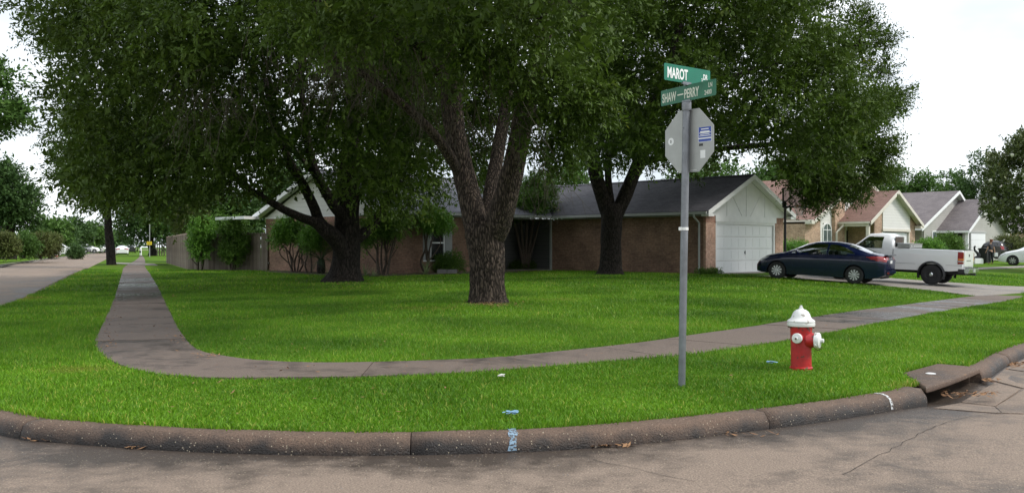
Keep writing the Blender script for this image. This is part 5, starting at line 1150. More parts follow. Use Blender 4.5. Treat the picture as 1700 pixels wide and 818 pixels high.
# ------------------------------------------------------------ vehicles (x forward from the rear bumper, y to the left, z up)
def ip(tab, x): return np.interp(x, [a for a, b in tab], [b for a, b in tab])
TYRES = {}
def wheel(parent, x, y, r, w, rim_mat='alloy', spokes=10, side=1, rimr=.64):
    key = (r, w, rim_mat, spokes, rimr)
    if key not in TYRES:
        m = MB(); M_ = Matrix.Rotation(-R(90), 4, 'X'); n = 28
        m.lathe([(r*rimr, -w/2+.02), (r*.86, -w/2), (r*.97, -w/2+.025), (r, -w/4), (r, w/4), (r*.97, w/2-.025), (r*.86, w/2), (r*rimr, w/2-.02)], n, 0, M_); ty = m.mesh('tyre', 'rubber', True)
        m = MB(); m.lathe([(r*rimr*.99, -.02), (r*rimr*.99, w/2-.01), (r*rimr*.92, w/2-.015), (r*rimr*.86, w/2-.06), (.05, w/2-.075), (.0, w/2-.075)], n, 1, M_)
        for k in range(spokes):
            a = 2*math.pi*k/spokes; c, s_ = math.cos(a), math.sin(a); t = .17/spokes*r/.32; rr0, rr1 = r*.12, r*rimr*.94; off = .25
            c2, s2 = math.cos(a+off), math.sin(a+off)
            p = [(c*rr0-s_*t*.7, s_*rr0+c*t*.7), (c*rr0+s_*t*.7, s_*rr0-c*t*.7), (c2*rr1+s2*t*1.9, s2*rr1-c2*t*1.9), (c2*rr1-s2*t*1.9, s2*rr1+c2*t*1.9)]
            m.prism([(u, v) for u, v in p], 'y', w/2-.045, w/2-.015, 0)
        if rim_mat == 'steel_wheel': m.lathe([(r*.22, w/2-.06), (r*.21, w/2+.02), (r*.12, w/2+.05), (.0, w/2+.05)], 14, 2, M_)
        m.lathe([(r*.17, w/2-.06), (r*.17, w/2-.01), (r*.12, w/2), (.0, w/2)], 14, 0, M_)
        rm = m.mesh('rim', [rim_mat, 'black_plastic', 'chrome']); TYRES[key] = (ty, rm)
    ty, rm = TYRES[key]; o = link('wheel', ty, parent, (x, y, r)); o.rotation_euler = (0, random.uniform(0, 1.2), 0)
    if side < 0: o.scale = (1, -1, 1)
    link('rim', rm, o); return o
def car(name, label, spec, loc, heading, pitch=0, scale=1, step=.035, group=None, full=True):
    """heading: degrees clockwise from +Y of the way the nose points"""
    L, paint = spec['L'], spec['paint']; root = empty(name, loc, 0, label, spec.get('cat', 'car'), group); root.rotation_euler = Matrix.Rotation(R(90-heading), 3, 'Z').to_euler()
    root.rotation_euler = (Matrix.Rotation(R(90-heading), 3, 'Z') @ Matrix.Rotation(-R(pitch), 3, 'Y')).to_euler(); root.scale = [scale]*3
    x0 = spec.get('x0', 0); xc = spec['xc']; nx_ = int((L-x0)/step)+1; X = np.linspace(x0, L, nx_)
    top, belt, bot, hw = (ip(spec[k], X) for k in ('top', 'belt', 'bot', 'hw')); belt = np.minimum(belt, top-.01)
    lo = np.linspace(0, 1, max(6, int(.75/step))); hi = np.linspace(0, 1, max(7, int(.9/step)))[1:]
    rows = []
    tum = spec.get('tum', .2)
    for i in range(nx_):
        h = belt[i]-bot[i]; r_ = [(0, bot[i]+.01), (hw[i]*.8, bot[i])]
        for t in lo: r_.append((hw[i]*(.955+.045*math.sin(min(1, t*1.25)*math.pi/2)-.025*max(0, t-.8)/.2)-(.02*max(0, .35-t)/.35 if full else 0), bot[i]+.015+h*t*.985))
        hb = r_[-1][0]; dz = top[i]-belt[i]; tm = tum*min(1, dz/.35)
        for s_ in hi:
            a = s_*math.pi/2; tau = math.sin(a)**(spec.get('sq', .62)); yf = max(math.cos(a), 0)**.80; r_.append((hb*yf*(1-tm*tau), belt[i]+dz*tau))
        rows.append(r_)
    A_ = np.array(rows); k = A_.shape[1]; nlo = 2+len(lo)
    Pl = np.dstack([np.repeat(X[:, None], k, 1), A_[:, :, 0], A_[:, :, 1]])
    for wx, wr in spec['wheels']:       # round the arches onto a circle
        ar = wr*1.14; cz = wr
        for i in range(nx_):
            for j in range(1, nlo):
                dx, dz = Pl[i, j, 0]-wx, Pl[i, j, 2]-cz; d = math.hypot(dx, dz)
                if abs(d-ar) < step*.75 and d > 0: Pl[i, j, 0] = wx+dx/d*ar; Pl[i, j, 2] = max(cz+dz/d*ar, Pl[i, j, 2]*0+cz+dz/d*ar)
    V = np.concatenate([Pl.reshape(-1, 3), (Pl*[1, -1, 1]).reshape(-1, 3)]); N = nx_*k; faces = {}
    def put_face(key, f): faces.setdefault(key, []).append(f)
    sw = [np.array(p) for p in spec.get('side_windows', [])]; patches = spec.get('patches', [])
    cen = (Pl[:-1, :-1]+Pl[1:, :-1]+Pl[1:, 1:]+Pl[:-1, 1:])/4
    flat = cen.reshape(-1, 3)[:, [0, 2]]; win_id = np.full(len(flat), -1)
    for q, p in enumerate(sw): win_id[inpoly(flat, p)] = q
    pat_id = np.full(len(flat), -1)
    for q, p in enumerate(patches): pat_id[inpoly(flat, np.array(p['poly']))] = q
    win_id = win_id.reshape(nx_-1, k-1); pat_id = pat_id.reshape(nx_-1, k-1)
    for i in range(nx_-1):
        for j in range(k-1):
            c = cen[i, j]; f = (i*k+j, (i+1)*k+j, (i+1)*k+j+1, i*k+j+1); g_ = tuple(N+a for a in f[::-1])
            if 1 <= j < nlo+1 and any(math.hypot(c[0]-wx, c[2]-wr) < wr*1.14 for wx, wr in spec['wheels']): continue
            key = 'body'; tt = (j-nlo)/(k-nlo) if j >= nlo else -1
            if j >= nlo-1 and win_id[i, j] >= 0 and tt < .62: key = ('window', int(win_id[i, j]))
            for nm, a, b, c0 in spec.get('screens', []):
                if a < c[0] < b and tt > c0: key = (nm, 9)
            if pat_id[i, j] >= 0 and (j < nlo+3 or patches[int(pat_id[i, j])].get('hi')) and abs(c[1]) > .3: key = ('patch', int(pat_id[i, j]))
            if spec.get('open_top') and j >= nlo and c[1] < ip(spec['hw'], c[0])-.09 and x0+.08 < c[0] < spec['open_top']: continue
            if j == 0: key = 'under'
            if isinstance(key, tuple) and key[0] in ('window', 'patch'):
                put_face(key+('l',), f); put_face(key+('r',), g_)
            else: put_face(key, f); put_face(key, g_)
    for i, q in ((0, 0), (nx_-1, 1)):     # nose and tail caps
        ring = [i*k+j for j in range(k)]+[N+i*k+j for j in range(k-1, -1, -1)]; faces['body'].append(tuple(ring if q else ring[::-1]))
    def sub(name_, key, mat, off=0, parent=root, smooth=True):
        fs = faces.get(key)
        if not fs: return None
        used = sorted({v for f in fs for v in f}); mp_ = {v: i for i, v in enumerate(used)}; vv = V[used].copy()
        if off: vv[:, 1] += np.sign(vv[:, 1])*off; vv[:, 0] += off*(1 if vv[:, 0].mean() > L/2 else -1)*.6
        m = MB(); m.v = [tuple(v-np.array([xc, 0, 0])) for v in vv]; m.f = [tuple(mp_[v] for v in f) for f in fs]; m.m = [0]*len(m.f)
        o = m.build(name_, mat, parent, smooth); return o
    body = sub('body', 'body', paint); sub('underbody', 'under', 'black_plastic')
    for key in list(faces):
        if isinstance(key, tuple):
            if key[0] == 'patch': sub(patches[key[1]]['name'], key, patches[key[1]]['mat'], .008)
            else: sub('window' if key[0] == 'window' else key[0], key, spec.get('glass', 'car_glass'), -.004)
    m = MB(); hwm = max(b for a, b in spec['hw']); bz = min(b for a, b in spec['bot']); m.box(x0+.15-xc, L-.2-xc, -hwm*.62, hwm*.62, bz+.04, min(.8, bz+.5)); m.build('chassis', 'dark_void', root)
    for wx, wr in spec['wheels']:
        for s_ in (1, -1):
            m = MB(); an = np.linspace(-.15, math.pi+.15, 14); ar = wr*1.15
            P_ = [(wx-xc+ar*math.cos(a), wr+ar*math.sin(a)) for a in an]; y1 = s_*(hwm-.05); y2 = s_*(hwm-.38)
            for (a, b), (c, d) in zip(P_[:-1], P_[1:]): m.add([(a, y1, b), (c, y1, d), (c, y2, d), (a, y2, b)], [(0, 1, 2, 3)])
            m.add([(a, y2, b) for a, b in P_], [tuple(range(14))]); m.build('wheel_well', 'dark_void', root)
            wheel(root, wx-xc, s_*(hwm-spec.get('inset', .125)), wr, spec.get('tw', .2), spec.get('rim', 'alloy'), spec.get('spokes', 10), s_, spec.get('rimr', .64))
            if spec.get('flare'):
                m = MB(); an = np.linspace(-.35, math.pi+.35, 22); ar2 = wr*1.13
                for a, b in zip(an[:-1], an[1:]):
                    q = [(wx-xc+rr*math.cos(t), s_*(hwm+yo), wr+rr*math.sin(t)) for t, rr, yo in ((a, ar2, .05), (b, ar2, .05), (b, ar2+.07, .0), (a, ar2+.07, .0))]
                    q2 = [(wx-xc+rr*math.cos(t), s_*(hwm+yo), wr+rr*math.sin(t)) for t, rr, yo in ((a, ar2, .05), (b, ar2, .05), (b, ar2, -.12), (a, ar2, -.12))]
                    m.add(q, [(0, 1, 2, 3)]); m.add(q2, [(0, 1, 2, 3)])
                m.build('fender_flare', 'black_plastic', root)
    def ysurf(x, z):
        i = int(np.argmin(abs(X-x))); j = int(np.argmin(abs(A_[i, 2:nlo+12, 1]-z)))+2; return A_[i, j, 0]
    for s_ in (1, -1):
        for line in spec.get('seams', []):
            m = MB(); m.tube([(x-xc, s_*(ysurf(x, z)+.001), z) for x, z in line], .005, 4); m.build('door_seam', 'dark_void', root)
        for hx_, hz_ in spec.get('handles', []):
            m = MB(); y = s_*(ysurf(hx_, hz_)+.012); m.tube([(hx_-.1-xc, y, hz_), (hx_+.1-xc, y, hz_+.01)], .016, 6); m.build('door_handle', paint, root)
        if 'mirror' in spec:
            mx_, mz = spec['mirror']; y = s_*(ysurf(mx_, mz)+.10); m = MB(); m.lathe([(.0, -.05), (.06, -.045), (.085, 0), (.06, .05), (0, .06)], 10, 0, Matrix.Translation((mx_-xc, y, mz+.05)) @ Matrix.Diagonal((.75, 1.25, 1.1, 1))); m.box(mx_-xc-.02, mx_-xc+.03, min(y, s_*(abs(y)-.14)), max(y, s_*(abs(y)-.14)), mz-.01, mz+.02); m.build('side_mirror', spec.get('mirror_mat', paint), root, True)
    return root
sedan = dict(L=4.57, xc=2.37, paint='car_blue', top=[(0, .90), (.04, 1.02), (.12, 1.06), (.30, 1.09), (.55, 1.13), (.95, 1.27), (1.35, 1.385), (1.75, 1.43), (2.1, 1.435), (2.5, 1.40), (2.85, 1.31), (3.5, 1.01), (3.7, .97), (4.15, .87), (4.42, .73), (4.54, .60), (4.57, .52)],
    belt=[(0, .84), (.3, .95), (.9, .985), (1.9, .965), (3.3, .915), (3.7, .87), (4.2, .72), (4.57, .48)], bot=[(0, .36), (.25, .24), (.6, .2), (4.1, .19), (4.57, .24)], hw=[(0, .70), (.05, .78), (.25, .86), (.8, .895), (3.6, .895), (4.1, .84), (4.35, .74), (4.5, .60), (4.57, .50)],
    wheels=[(1.02, .315), (3.72, .315)], tum=.26, side_windows=[[(1.94, .985), (1.94, 1.34), (1.62, 1.325), (1.30, 1.22), (1.10, 1.10), (1.02, 1.02)], [(2.0, .985), (2.0, 1.35), (2.42, 1.33), (2.78, 1.235), (3.18, 1.03), (3.24, .965)]],
    screens=[('windshield', 2.78, 3.42, .28), ('rear_window', .52, 1.30, .40)],
    patches=[dict(name='tail_light', mat='tail_red', poly=[(-.1, .80), (-.1, .99), (.25, 1.0), (.66, .965), (.50, .89), (.2, .83)], hi=True), dict(name='headlight', mat='lamp_clear', poly=[(4.6, .60), (4.6, .72), (4.2, .80), (4.0, .80), (4.15, .72), (4.35, .62)], hi=True)],
    seams=[[(1.97, .3), (1.97, .6), (1.965, .96)], [(3.12, .30), (3.16, .6), (3.18, .93)], [(1.42, .50), (1.30, .62), (1.12, .80), (1.06, .98)], [(1.3, .30), (3.3, .29)]], handles=[(1.5, .86), (2.35, .85)], mirror=(3.0, .98), mirror_mat='car_blue')
def place(px, py, z=None): return at(px, py, z)
sp_ = px_on(1352, 467.5, Tf); zs = Tf(*sp_)+.02; sY = sp_[1]
SH = -57; sc = (126/FP*sY)/(2.7*math.sin(R(SH-math.degrees(math.atan2(sp_[0], sY)))*-1)); sc = min(1.06, max(.9, sc)); print('sedan Y', sY, 'z', zs, 'scale', sc)
fwd = np.array([math.sin(R(SH)), math.cos(R(SH))]); rgt = np.array([fwd[1], -fwd[0]]); ctr = sp_+rgt*.80*sc
def tpitch(c, f, half=1.35): a, b = c+f*half, c-f*half; return math.degrees(math.atan2(Tf(*a)-Tf(*b), 2*half))
zmid = .5*(Tf(*(ctr+fwd*1.3))+Tf(*(ctr-fwd*1.3)))+.02
sed = car('parked_sedan', 'dark blue four-door sedan parked in front of the white garage door', sedan, (ctr[0], ctr[1], zmid), SH, tpitch(ctr, fwd), sc, .028)
def bx_part(name, mat, parent, *b, bev=.0, rot=None):
    m = MB(); m.box(*b); o = m.build(name, mat, parent)
    if bev:
        bm = bmesh.new(); bm.from_mesh(o.data); bmesh.ops.bevel(bm, geom=bm.edges[:], offset=bev, segments=2, affect='EDGES'); bm.to_mesh(o.data); bm.free()
    return o
bx_part('number_plate', 'sticker_white', sed, -2.385, -2.372, -.16, .16, .76, .86); bx_part('rear_bumper', 'car_blue', sed, -2.42, -2.2, -.70, .70, .36, .56, bev=.05)
bx_part('badge', 'chrome', sed, -2.385, -2.372, -.05, .05, .93, .98, bev=.004); bx_part('spoiler_lip', 'car_blue', sed, -2.41, -2.26, -.66, .66, 1.035, 1.06, bev=.01)
bx_part('reflector', 'tail_red', sed, -2.425, -2.40, .45, .66, .42, .46); 
for sx_, sy_ in ((-.45, .4), (-.45, -.4), (.35, .38), (.35, -.38)): bx_part('seat', 'black_plastic', sed, sx_-.06, sx_+.06, sy_-.22, sy_+.22, .6, 1.12, bev=.04); bx_part('headrest', 'black_plastic', sed, sx_-.07, sx_+.02, sy_-.12, sy_+.12, 1.14, 1.28, bev=.03)
bx_part('dashboard', 'black_plastic', sed, .95, 1.35, -.7, .7, .7, .95, bev=.04); bx_part('parcel_shelf', 'black_plastic', sed, -1.5, -.9, -.62, .62, .9, 1.0, bev=.02)
m = MB(); m.tube([(-1.35, -.0, 1.40), (-1.42, 0, 1.47)], .012, 5); m.build('antenna', 'black_plastic', sed)
# pickup
tp_ = px_on(1546, 474.5, Tf); TH = -53; tY = tp_[1]; fw_ = np.array([math.sin(R(TH)), math.cos(R(TH))]); rg_ = np.array([fw_[1], -fw_[0]])
tsc = min(1.05, max(.86, 42.5*tY/FP)); print('truck Y', tY, 'z', Tf(*tp_), 'scale', tsc)
cab = dict(L=5.55, x0=2.60, xc=1.12, paint='car_white', cat='pickup truck', top=[(2.60, 1.72), (2.66, 1.90), (2.8, 1.945), (3.3, 1.95), (3.7, 1.91), (4.25, 1.40), (4.4, 1.36), (5.3, 1.27), (5.55, 1.15)], belt=[(2.6, 1.34), (4.1, 1.32), (4.4, 1.28), (5.55, 1.05)], bot=[(2.6, .52), (5.55, .55)],
    hw=[(2.6, .93), (5.0, .93), (5.4, .88), (5.55, .80)], wheels=[(4.72, .40)], tum=.20, side_windows=[[(3.02, 1.36), (3.02, 1.80), (3.62, 1.80), (4.02, 1.44), (4.06, 1.36)]], screens=[('windshield', 3.74, 4.2, .25)], seams=[[(2.98, .58), (2.98, 1.34)], [(4.08, .6), (4.1, 1.3)]], handles=[(3.15, 1.22)], mirror=(3.95, 1.36), mirror_mat='black_plastic',
    rim='steel_wheel', spokes=8, tw=.27, inset=.13, flare=True, rimr=.55)
bed = dict(L=2.56, x0=0, xc=1.12, paint='car_white', cat='pickup truck', top=[(0, 1.385), (2.56, 1.385)], belt=[(0, 1.34), (2.56, 1.34)], bot=[(0, .60), (.5, .54), (2.56, .52)], hw=[(0, .935), (.03, .95), (2.56, .95)], wheels=[(1.12, .40)], tum=.02, sq=.25, open_top=2.46,
    patches=[dict(name='tail_light', mat='tail_red', poly=[(-.05, .86), (-.05, 1.30), (.17, 1.30), (.17, .86)])], seams=[[(.02, .79), (.6, .79)], [(1.72, .79), (2.5, .79)]], rim='steel_wheel', spokes=8, tw=.27, inset=.13, flare=True, rimr=.55)
tc = tp_+rg_*.82*tsc; tloc = (tc[0], tc[1], .5*(Tf(*(tc+fw_*1.5))+Tf(*(tc-fw_*.3)))+.02)
trk = car('pickup_truck', 'white single-cab pickup with black fender flares parked behind the blue sedan', bed, tloc, TH, tpitch(tc, fw_)*.8, tsc, .03)
c2 = car('cab', None, cab, tloc, TH, 0, 1, .03)
del c2['category']; 
for ch in list(c2.children):
    ch.parent = trk
bpy.data.objects.remove(c2)
BX = -1.12
bx_part('bed_floor', 'car_grey', trk, BX+.06, BX+2.5, -.84, .84, .80, .84)
bx_part('bed_liner', 'car_white', trk, BX+.07, BX+2.47, .80, .86, .8, 1.35); bx_part('bed_liner', 'car_white', trk, BX+.07, BX+2.47, -.86, -.80, .8, 1.35); bx_part('bed_liner', 'car_white', trk, BX+2.44, BX+2.5, -.86, .86, .8, 1.36)
tg = bx_part('tailgate', 'car_white', trk, BX-.035, BX+.05, -.78, .78, .74, 1.375, bev=.015)
bx_part('handle', 'black_plastic', tg, BX-.045, BX-.034, -.07, .07, 1.13, 1.23, bev=.004); bx_part('rail_cap', 'black_plastic', tg, BX-.03, BX+.04, -.76, .76, 1.376, 1.39)
m = MB(); 
for q in range(8): m.box(BX-.0375, BX-.0345, .36-q*.1, .42-q*.1, .95, 1.0)
m.build('raised_lettering', 'car_grey', tg)
for s_ in (1, -1):
    o = bx_part('tail_light', 'tail_red', trk, BX-.02, BX+.16, min(s_*.80, s_*.962), max(s_*.80, s_*.962), .86, 1.30, bev=.012)
    bx_part('indicator_lens', 'tail_amber', o, BX-.025, BX+.162, min(s_*.81, s_*.965), max(s_*.81, s_*.965), .98, 1.07, bev=.004); bx_part('reversing_lens', 'lamp_clear', o, BX-.025, BX+.162, min(s_*.81, s_*.965), max(s_*.81, s_*.965), .93, .97, bev=.004)
bp_ = bx_part('rear_bumper', 'chrome', trk, BX-.24, BX-.05, -.92, .92, .50, .70, bev=.04); bx_part('step_pad', 'black_plastic', bp_, BX-.23, BX-.06, -.75, .75, .70, .715)
bx_part('bumper_corner', 'black_plastic', trk, BX-.06, BX+.16, -.90, .90, .50, .66)
bx_part('number_plate', 'sticker_grey' if False else 'lamp_clear', trk, BX-.252, BX-.242, -.16, .16, .54, .66)
bx_part('rear_window', 'car_glass', trk, 1.465, 1.478, -.62, .62, 1.42, 1.82)
for sy_ in (.4, -.4): bx_part('seat', 'car_grey', trk, 1.62, 1.78, sy_-.25, sy_+.25, .9, 1.55, bev=.04)
bx_part('dashboard', 'car_grey', trk, 2.7, 3.0, -.75, .75, 1.0, 1.3, bev=.03)
tb = bx_part('toolbox', 'sign_back', trk, BX+1.95, BX+2.42, -.93, .93, 1.39, 1.55, bev=.01); bx_part('toolbox_lid', 'chrome', tb, BX+1.93, BX+2.44, -.95, .95, 1.55, 1.575, bev=.005)
for y in (.5, .9): bx_part('toolbox_latch', 'black_plastic', tb, BX+1.94, BX+1.949, y-.05, y, 1.44, 1.50)
bx_part('rear_axle', 'black_plastic', trk, BX+1.05, BX+1.2, -.8, .8, .34, .48); bx_part('hitch', 'black_plastic', trk, BX-.3, BX+.3, -.06, .06, .42, .5)
bx_part('frame_rail', 'black_plastic', trk, BX-.02, BX+5.2, .38, .46, .42, .56); bx_part('frame_rail', 'black_plastic', trk, BX-.02, BX+5.2, -.46, -.38, .42, .56)

# cars on the neighbouring lots and the side street
def vary(base, **k): d = dict(base); d.update(k); return d
ws = vary(sedan, paint='car_white', spokes=7, mirror_mat='car_white')
w = at(1683, 440.5); f_ = np.array([math.sin(R(-58)), math.cos(R(-58))]); r_ = np.array([f_[1], -f_[0]]); k_ = w.y/FP
c_ = w.xy-Vector(f_*1.35)+Vector(r_*.85)
car('parked_car', 'white car cut off by the right border of the photo behind the lawn', ws, (c_.x, c_.y, w.z), -58, 0, 1.05, .04)
hatch = dict(L=4.5, xc=2.3, paint='car_black', cat='car', top=[(0, 1.15), (.08, 1.45), (.35, 1.56), (2.4, 1.60), (2.9, 1.48), (3.5, 1.1), (4.3, .95), (4.5, .7)], belt=[(0, 1.0), (2, 1.02), (3.4, .98), (4.5, .6)], bot=[(0, .34), (.5, .26), (4.2, .25), (4.5, .3)], hw=[(0, .80), (.2, .9), (3.9, .9), (4.4, .74), (4.5, .6)],
    wheels=[(.95, .34), (3.6, .34)], tum=.2, side_windows=[[(.5, 1.06), (.5, 1.46), (1.95, 1.5), (1.95, 1.04)], [(2.0, 1.04), (2.0, 1.5), (2.6, 1.46), (3.3, 1.05)]], screens=[('windshield', 2.85, 3.45, .3), ('rear_window', .03, .2, .5)], patches=[dict(name='tail_light', mat='tail_red', poly=[(-.1, .85), (-.1, 1.12), (.2, 1.12), (.25, .9)], hi=False)], glass='glass_dark', spokes=6)
b_ = at(1680, 434.5); car('parked_hatchback', 'black hatchback with a red tail light behind the person and the bin', hatch, (b_.x+1.4, b_.y+3.2, b_.z), 58, 0, 1.05, .06, full=False)
def street_car(px, py, spec, name, label, hd, group=None, sc_=1): b = at(px, py, .17 if px > 180 else .3); return car(name, label, spec, (b.x, b.y, b.z-.02), hd, 0, sc_, .09, group, False)
street_car(203, 423.6, ws, 'street_car', 'white car driving away down the side street beside the verge tree', -21.5)
street_car(217, 420.4, vary(hatch), 'street_car', 'small dark vehicle parked beyond the white car on the side street', -21.5)
suvw = vary(hatch, paint='car_white')
street_car(97, 424.2, suvw, 'neighbour_car', 'white pickup-like vehicle showing one wheel behind the red brick mailbox', 68)
street_car(62, 427.5, suvw, 'neighbour_car', 'white vehicle mostly hidden behind the crepe myrtles across the street', 68)
street_car(127, 420.6, vary(hatch, paint='car_grey'), 'neighbour_car', 'grey vehicle on a driveway right of the far stop sign', 62, 'cars on driveways along the far side street')
street_car(143, 419.6, suvw, 'neighbour_car', 'white vehicle on a driveway just left of the nearer light pole', 62, 'cars on driveways along the far side street')
street_car(163, 418.9, ws, 'neighbour_car', 'white car on a driveway between the two light poles', 60, 'cars on driveways along the far side street')
street_car(180, 418.3, vary(sedan, paint='car_grey'), 'neighbour_car', 'grey car at the far kerb left of the verge tree trunk', -20, 'cars on driveways along the far side street')

# ------------------------------------------------------------ fire hydrant
hb = at(1330, 613.5); hr = empty('fire_hydrant', hb, R(5), 'red fire hydrant with white bonnet and caps standing in the grass', 'fire hydrant')
def hp(name, mat, fn, parent=hr): m = MB(); fn(m); return m.build(name, mat, parent, True)
K_ = 1.0
hp('barrel', 'hydrant_red', lambda m: m.lathe([(.118, -.05), (.122, .015), (.122, .03), (.110, .04), (.108, .15), (.110, .30), (.114, .43), (.118, .455), (.118, .475)], 32))
bn = hp('bonnet', 'hydrant_white', lambda m: m.lathe([(.128, .468), (.143, .475), (.146, .49), (.146, .505), (.138, .512), (.146, .518), (.146, .530), (.132, .542), (.112, .555), (.100, .575), (.092, .60), (.076, .628), (.05, .648), (.026, .656), (.024, .66)], 32))
hp('operating_nut', 'hydrant_white', lambda m: m.lathe([(.024, .655), (.022, .672), (.014, .676), (.015, .69), (.008, .695)], 5), bn)
for k in range(8):
    a = 2*math.pi*k/8+.2; hp('bolt', 'rust', lambda m: m.lathe([(.009, .452), (.009, .466)], 6, 0, Matrix.Translation((.131*math.cos(a), .131*math.sin(a), 0))))
def nozz(ang, r, z, l, capmat='hydrant_white', nm='hose_nozzle'):
    Mr = Matrix.Translation((0, 0, z)) @ Matrix.Rotation(R(ang), 4, 'Z') @ Matrix.Rotation(R(90), 4, 'Y')
    o = hp(nm, 'hydrant_red', lambda m: m.lathe([(r*1.30, .07), (r*1.15, .10), (r*.95, .10+l*.35), (r*.92, .10+l*.5)], 22, 0, Mr))
    hp('cap', capmat, lambda m: m.lathe([(r*.9, .10+l*.42), (r*1.08, .10+l*.45), (r*1.1, .10+l*.78), (r*1.0, .10+l*.88), (r*.6, .10+l*.95), (r*.3, .10+l), (r*.28, .10+l+r*.35), (r*.14, .10+l+r*.4)], 24, 0, Mr), o)
    if r > .06:
        for q in range(4): 
            a = q*math.pi/2+.5; hp('cap_lug', capmat, lambda m: m.tube([Mr @ Vector((r*.95*math.cos(a), r*.95*math.sin(a), .10+l*.62)), Mr @ Vector((r*1.25*math.cos(a), r*1.25*math.sin(a), .10+l*.62))], .012, 6), o)
    else: hp('nut_socket', 'rust', lambda m: m.tube([Mr @ Vector((0, 0, .10+l+r*.38)), Mr @ Vector((0, 0, .10+l+r*.46))], .011, 6), o)
nozz(-128, .050, .352, .075); nozz(-36, .078, .325, .11, nm='pumper_nozzle'); nozz(52, .050, .352, .075)
def chain(m):
    p0, p1 = Vector((.19, -.10, .25)), Vector((.10, -.06, .28))
    for q in range(9):
        t = q/8; p = p0.lerp(p1, t)-Vector((0, 0, .045*math.sin(math.pi*t))); m.lathe([(.004, -.006), (.007, 0), (.004, .006)], 6, 0, Matrix.Translation(p))
hp('chain', 'rust', chain)

# ------------------------------------------------------------ street name sign and stop sign (seen from behind)
pb_ = px_on(1131.5, 641, Tf); pz = Tf(*pb_); PY_ = pb_[1]; sr = empty('street_sign', (pb_[0], pb_[1], pz), 0, 'galvanized pole with two green street name blades above a stop sign seen from behind', 'street sign')
ptop = W3(1139.8, 169, PY_); base = Vector((pb_[0], pb_[1], pz))
def sp(name, mat, fn, parent=sr, smooth=True, loc=None, rz=None, lab=None):
    m = MB(); fn(m); o = m.build(name, mat, parent, smooth)
    if loc is not None: o.location = loc
    if rz is not None: o.rotation_euler = (0, 0, R(rz))
    if lab: o['label'] = lab
    return o
pr = .0355; dirp = ptop-base
pole = sp('pole', 'galv', lambda m: m.tube([(0, 0, -.15), tuple(dirp*.3), tuple(dirp*.97)], [pr*.93, pr, pr*1.0], 20))
def on_pole(t): return dirp*t
sp('post_cap', 'galv', lambda m: m.lathe([(pr*1.25, -.085), (pr*1.28, -.08), (pr*1.28, -.01), (pr*.9, .0)], 16), loc=on_pole(1.0))
oc = on_pole((HY-233.5+231.5)/(231.5+240)*1.0); osz = .30
MS = 1/math.cos(R(22.5))
def octo(m, r_, y0, y1): m.prism([(r_*MS*math.cos(R(22.5+45*k)), r_*MS*math.sin(R(22.5+45*k))) for k in range(8)], 'y', y0, y1)
od = Vector((.777, .629, 0))*(pr+.008); octp = sp('stop_sign_plate', 'sign_back', lambda m: octo(m, osz, 0, .004), smooth=False, loc=oc+od, rz=-51, lab='back of an octagonal stop sign')
sp('stop_sign_face', 'tail_red', lambda m: octo(m, osz*.97, .005, .006), octp, False)
def txt(s_, size, parent, x, y, z, mat, sx=1., rx=90, rz=0, off=.0, name='lettering', align='LEFT', font_off=.004):
    c = bpy.data.curves.new(name, 'FONT'); c.body = s_; c.size = size; c.extrude = .0006; c.offset = font_off; c.align_x = align; c.space_character = 1.02
    o = bpy.data.objects.new(name, c); C.objects.link(o); o.parent = parent; o.location = (x, y, z); c.materials.append(MATS[mat]); bpy.context.view_layer.update(); me = bpy.data.meshes.new_from_object(o.evaluated_get(bpy.context.evaluated_depsgraph_get())); bpy.data.objects.remove(o)
    o = link(name, me, parent, (x, y, z)); o.rotation_euler = (R(rx), 0, R(rz)); o.scale = (sx, 1, 1); return o
bxp = lambda nm, mat, a, b, c, d, y: sp(nm, mat, lambda m: m.box(a, b, -y, -.0005, c, d), octp, False)
st = bxp('blue_sticker', 'sticker_blue', .115, .275, -.025, .115, .0012)
for a, b, c, d in ((.15, .24, .092, .101), (.125, .265, .058, .064), (.14, .25, .044, .050), (.125, .265, .030, .036), (.14, .25, .064, .078), (.12, .27, .004, .016), (.115, .275, -.0246, -.021), (.115, .119, -.025, .115), (.271, .275, -.025, .115)):
    sp('sticker_print', 'sticker_white', lambda m: m.box(a, b, -.0018, -.0012, c, d), st, False)
bxp('black_sticker', 'sticker_black', .125, .172, -.06, -.037, .0012); bxp('small_sticker', 'sticker_white', .14, .20, -.175, -.10, .0012); bxp('scratch_mark', 'sticker_white', .02, .095, -.283, -.279, .001)
o = sp('round_sticker', 'sticker_white', lambda m: m.lathe([(.036, .0005), (.036, .0015)], 20, 0, Matrix.Rotation(R(90), 4, 'X')), octp, False, loc=(-.225, 0, .012))
txt('5', .035, o, -.009, -.002, -.012, 'sticker_black', font_off=.001, name='print')
for dz in (.12, -.12): sp('clamp_bolt', 'galv', lambda m: m.tube([(0, -.085, dz), (0, 0.0, dz)], .007, 6), octp)
def blade(name_, hdg, t0, t1, z0, z1, mat, lab, base_off):
    """local x runs towards the viewer's right"""
    r_ = .012
    def fn(m):
        pts = []
        for cx_, cz_, a0_ in ((t1-r_, z1-z0-r_, 0), (t0+r_, z1-z0-r_, 90), (t0+r_, r_, 180), (t1-r_, r_, 270)):
            for q in range(4): a = R(a0_+q*30); pts.append((cx_+r_*math.cos(a), cz_+r_*math.sin(a)))
        m.prism(pts, 'y', -.0015, .0015)
    rz = 90-hdg if hdg > 0 else 90-(hdg+180)
    return sp(name_, mat, fn, smooth=False, loc=Vector((ptop.x-base.x, ptop.y-base.y, z0-pz))+Vector((0, 0, 0)), rz=rz, lab=lab)
zb1, zb2 = W3(1102, 132.5, PY_-.2).z, W3(1188, 158, PY_-.37).z
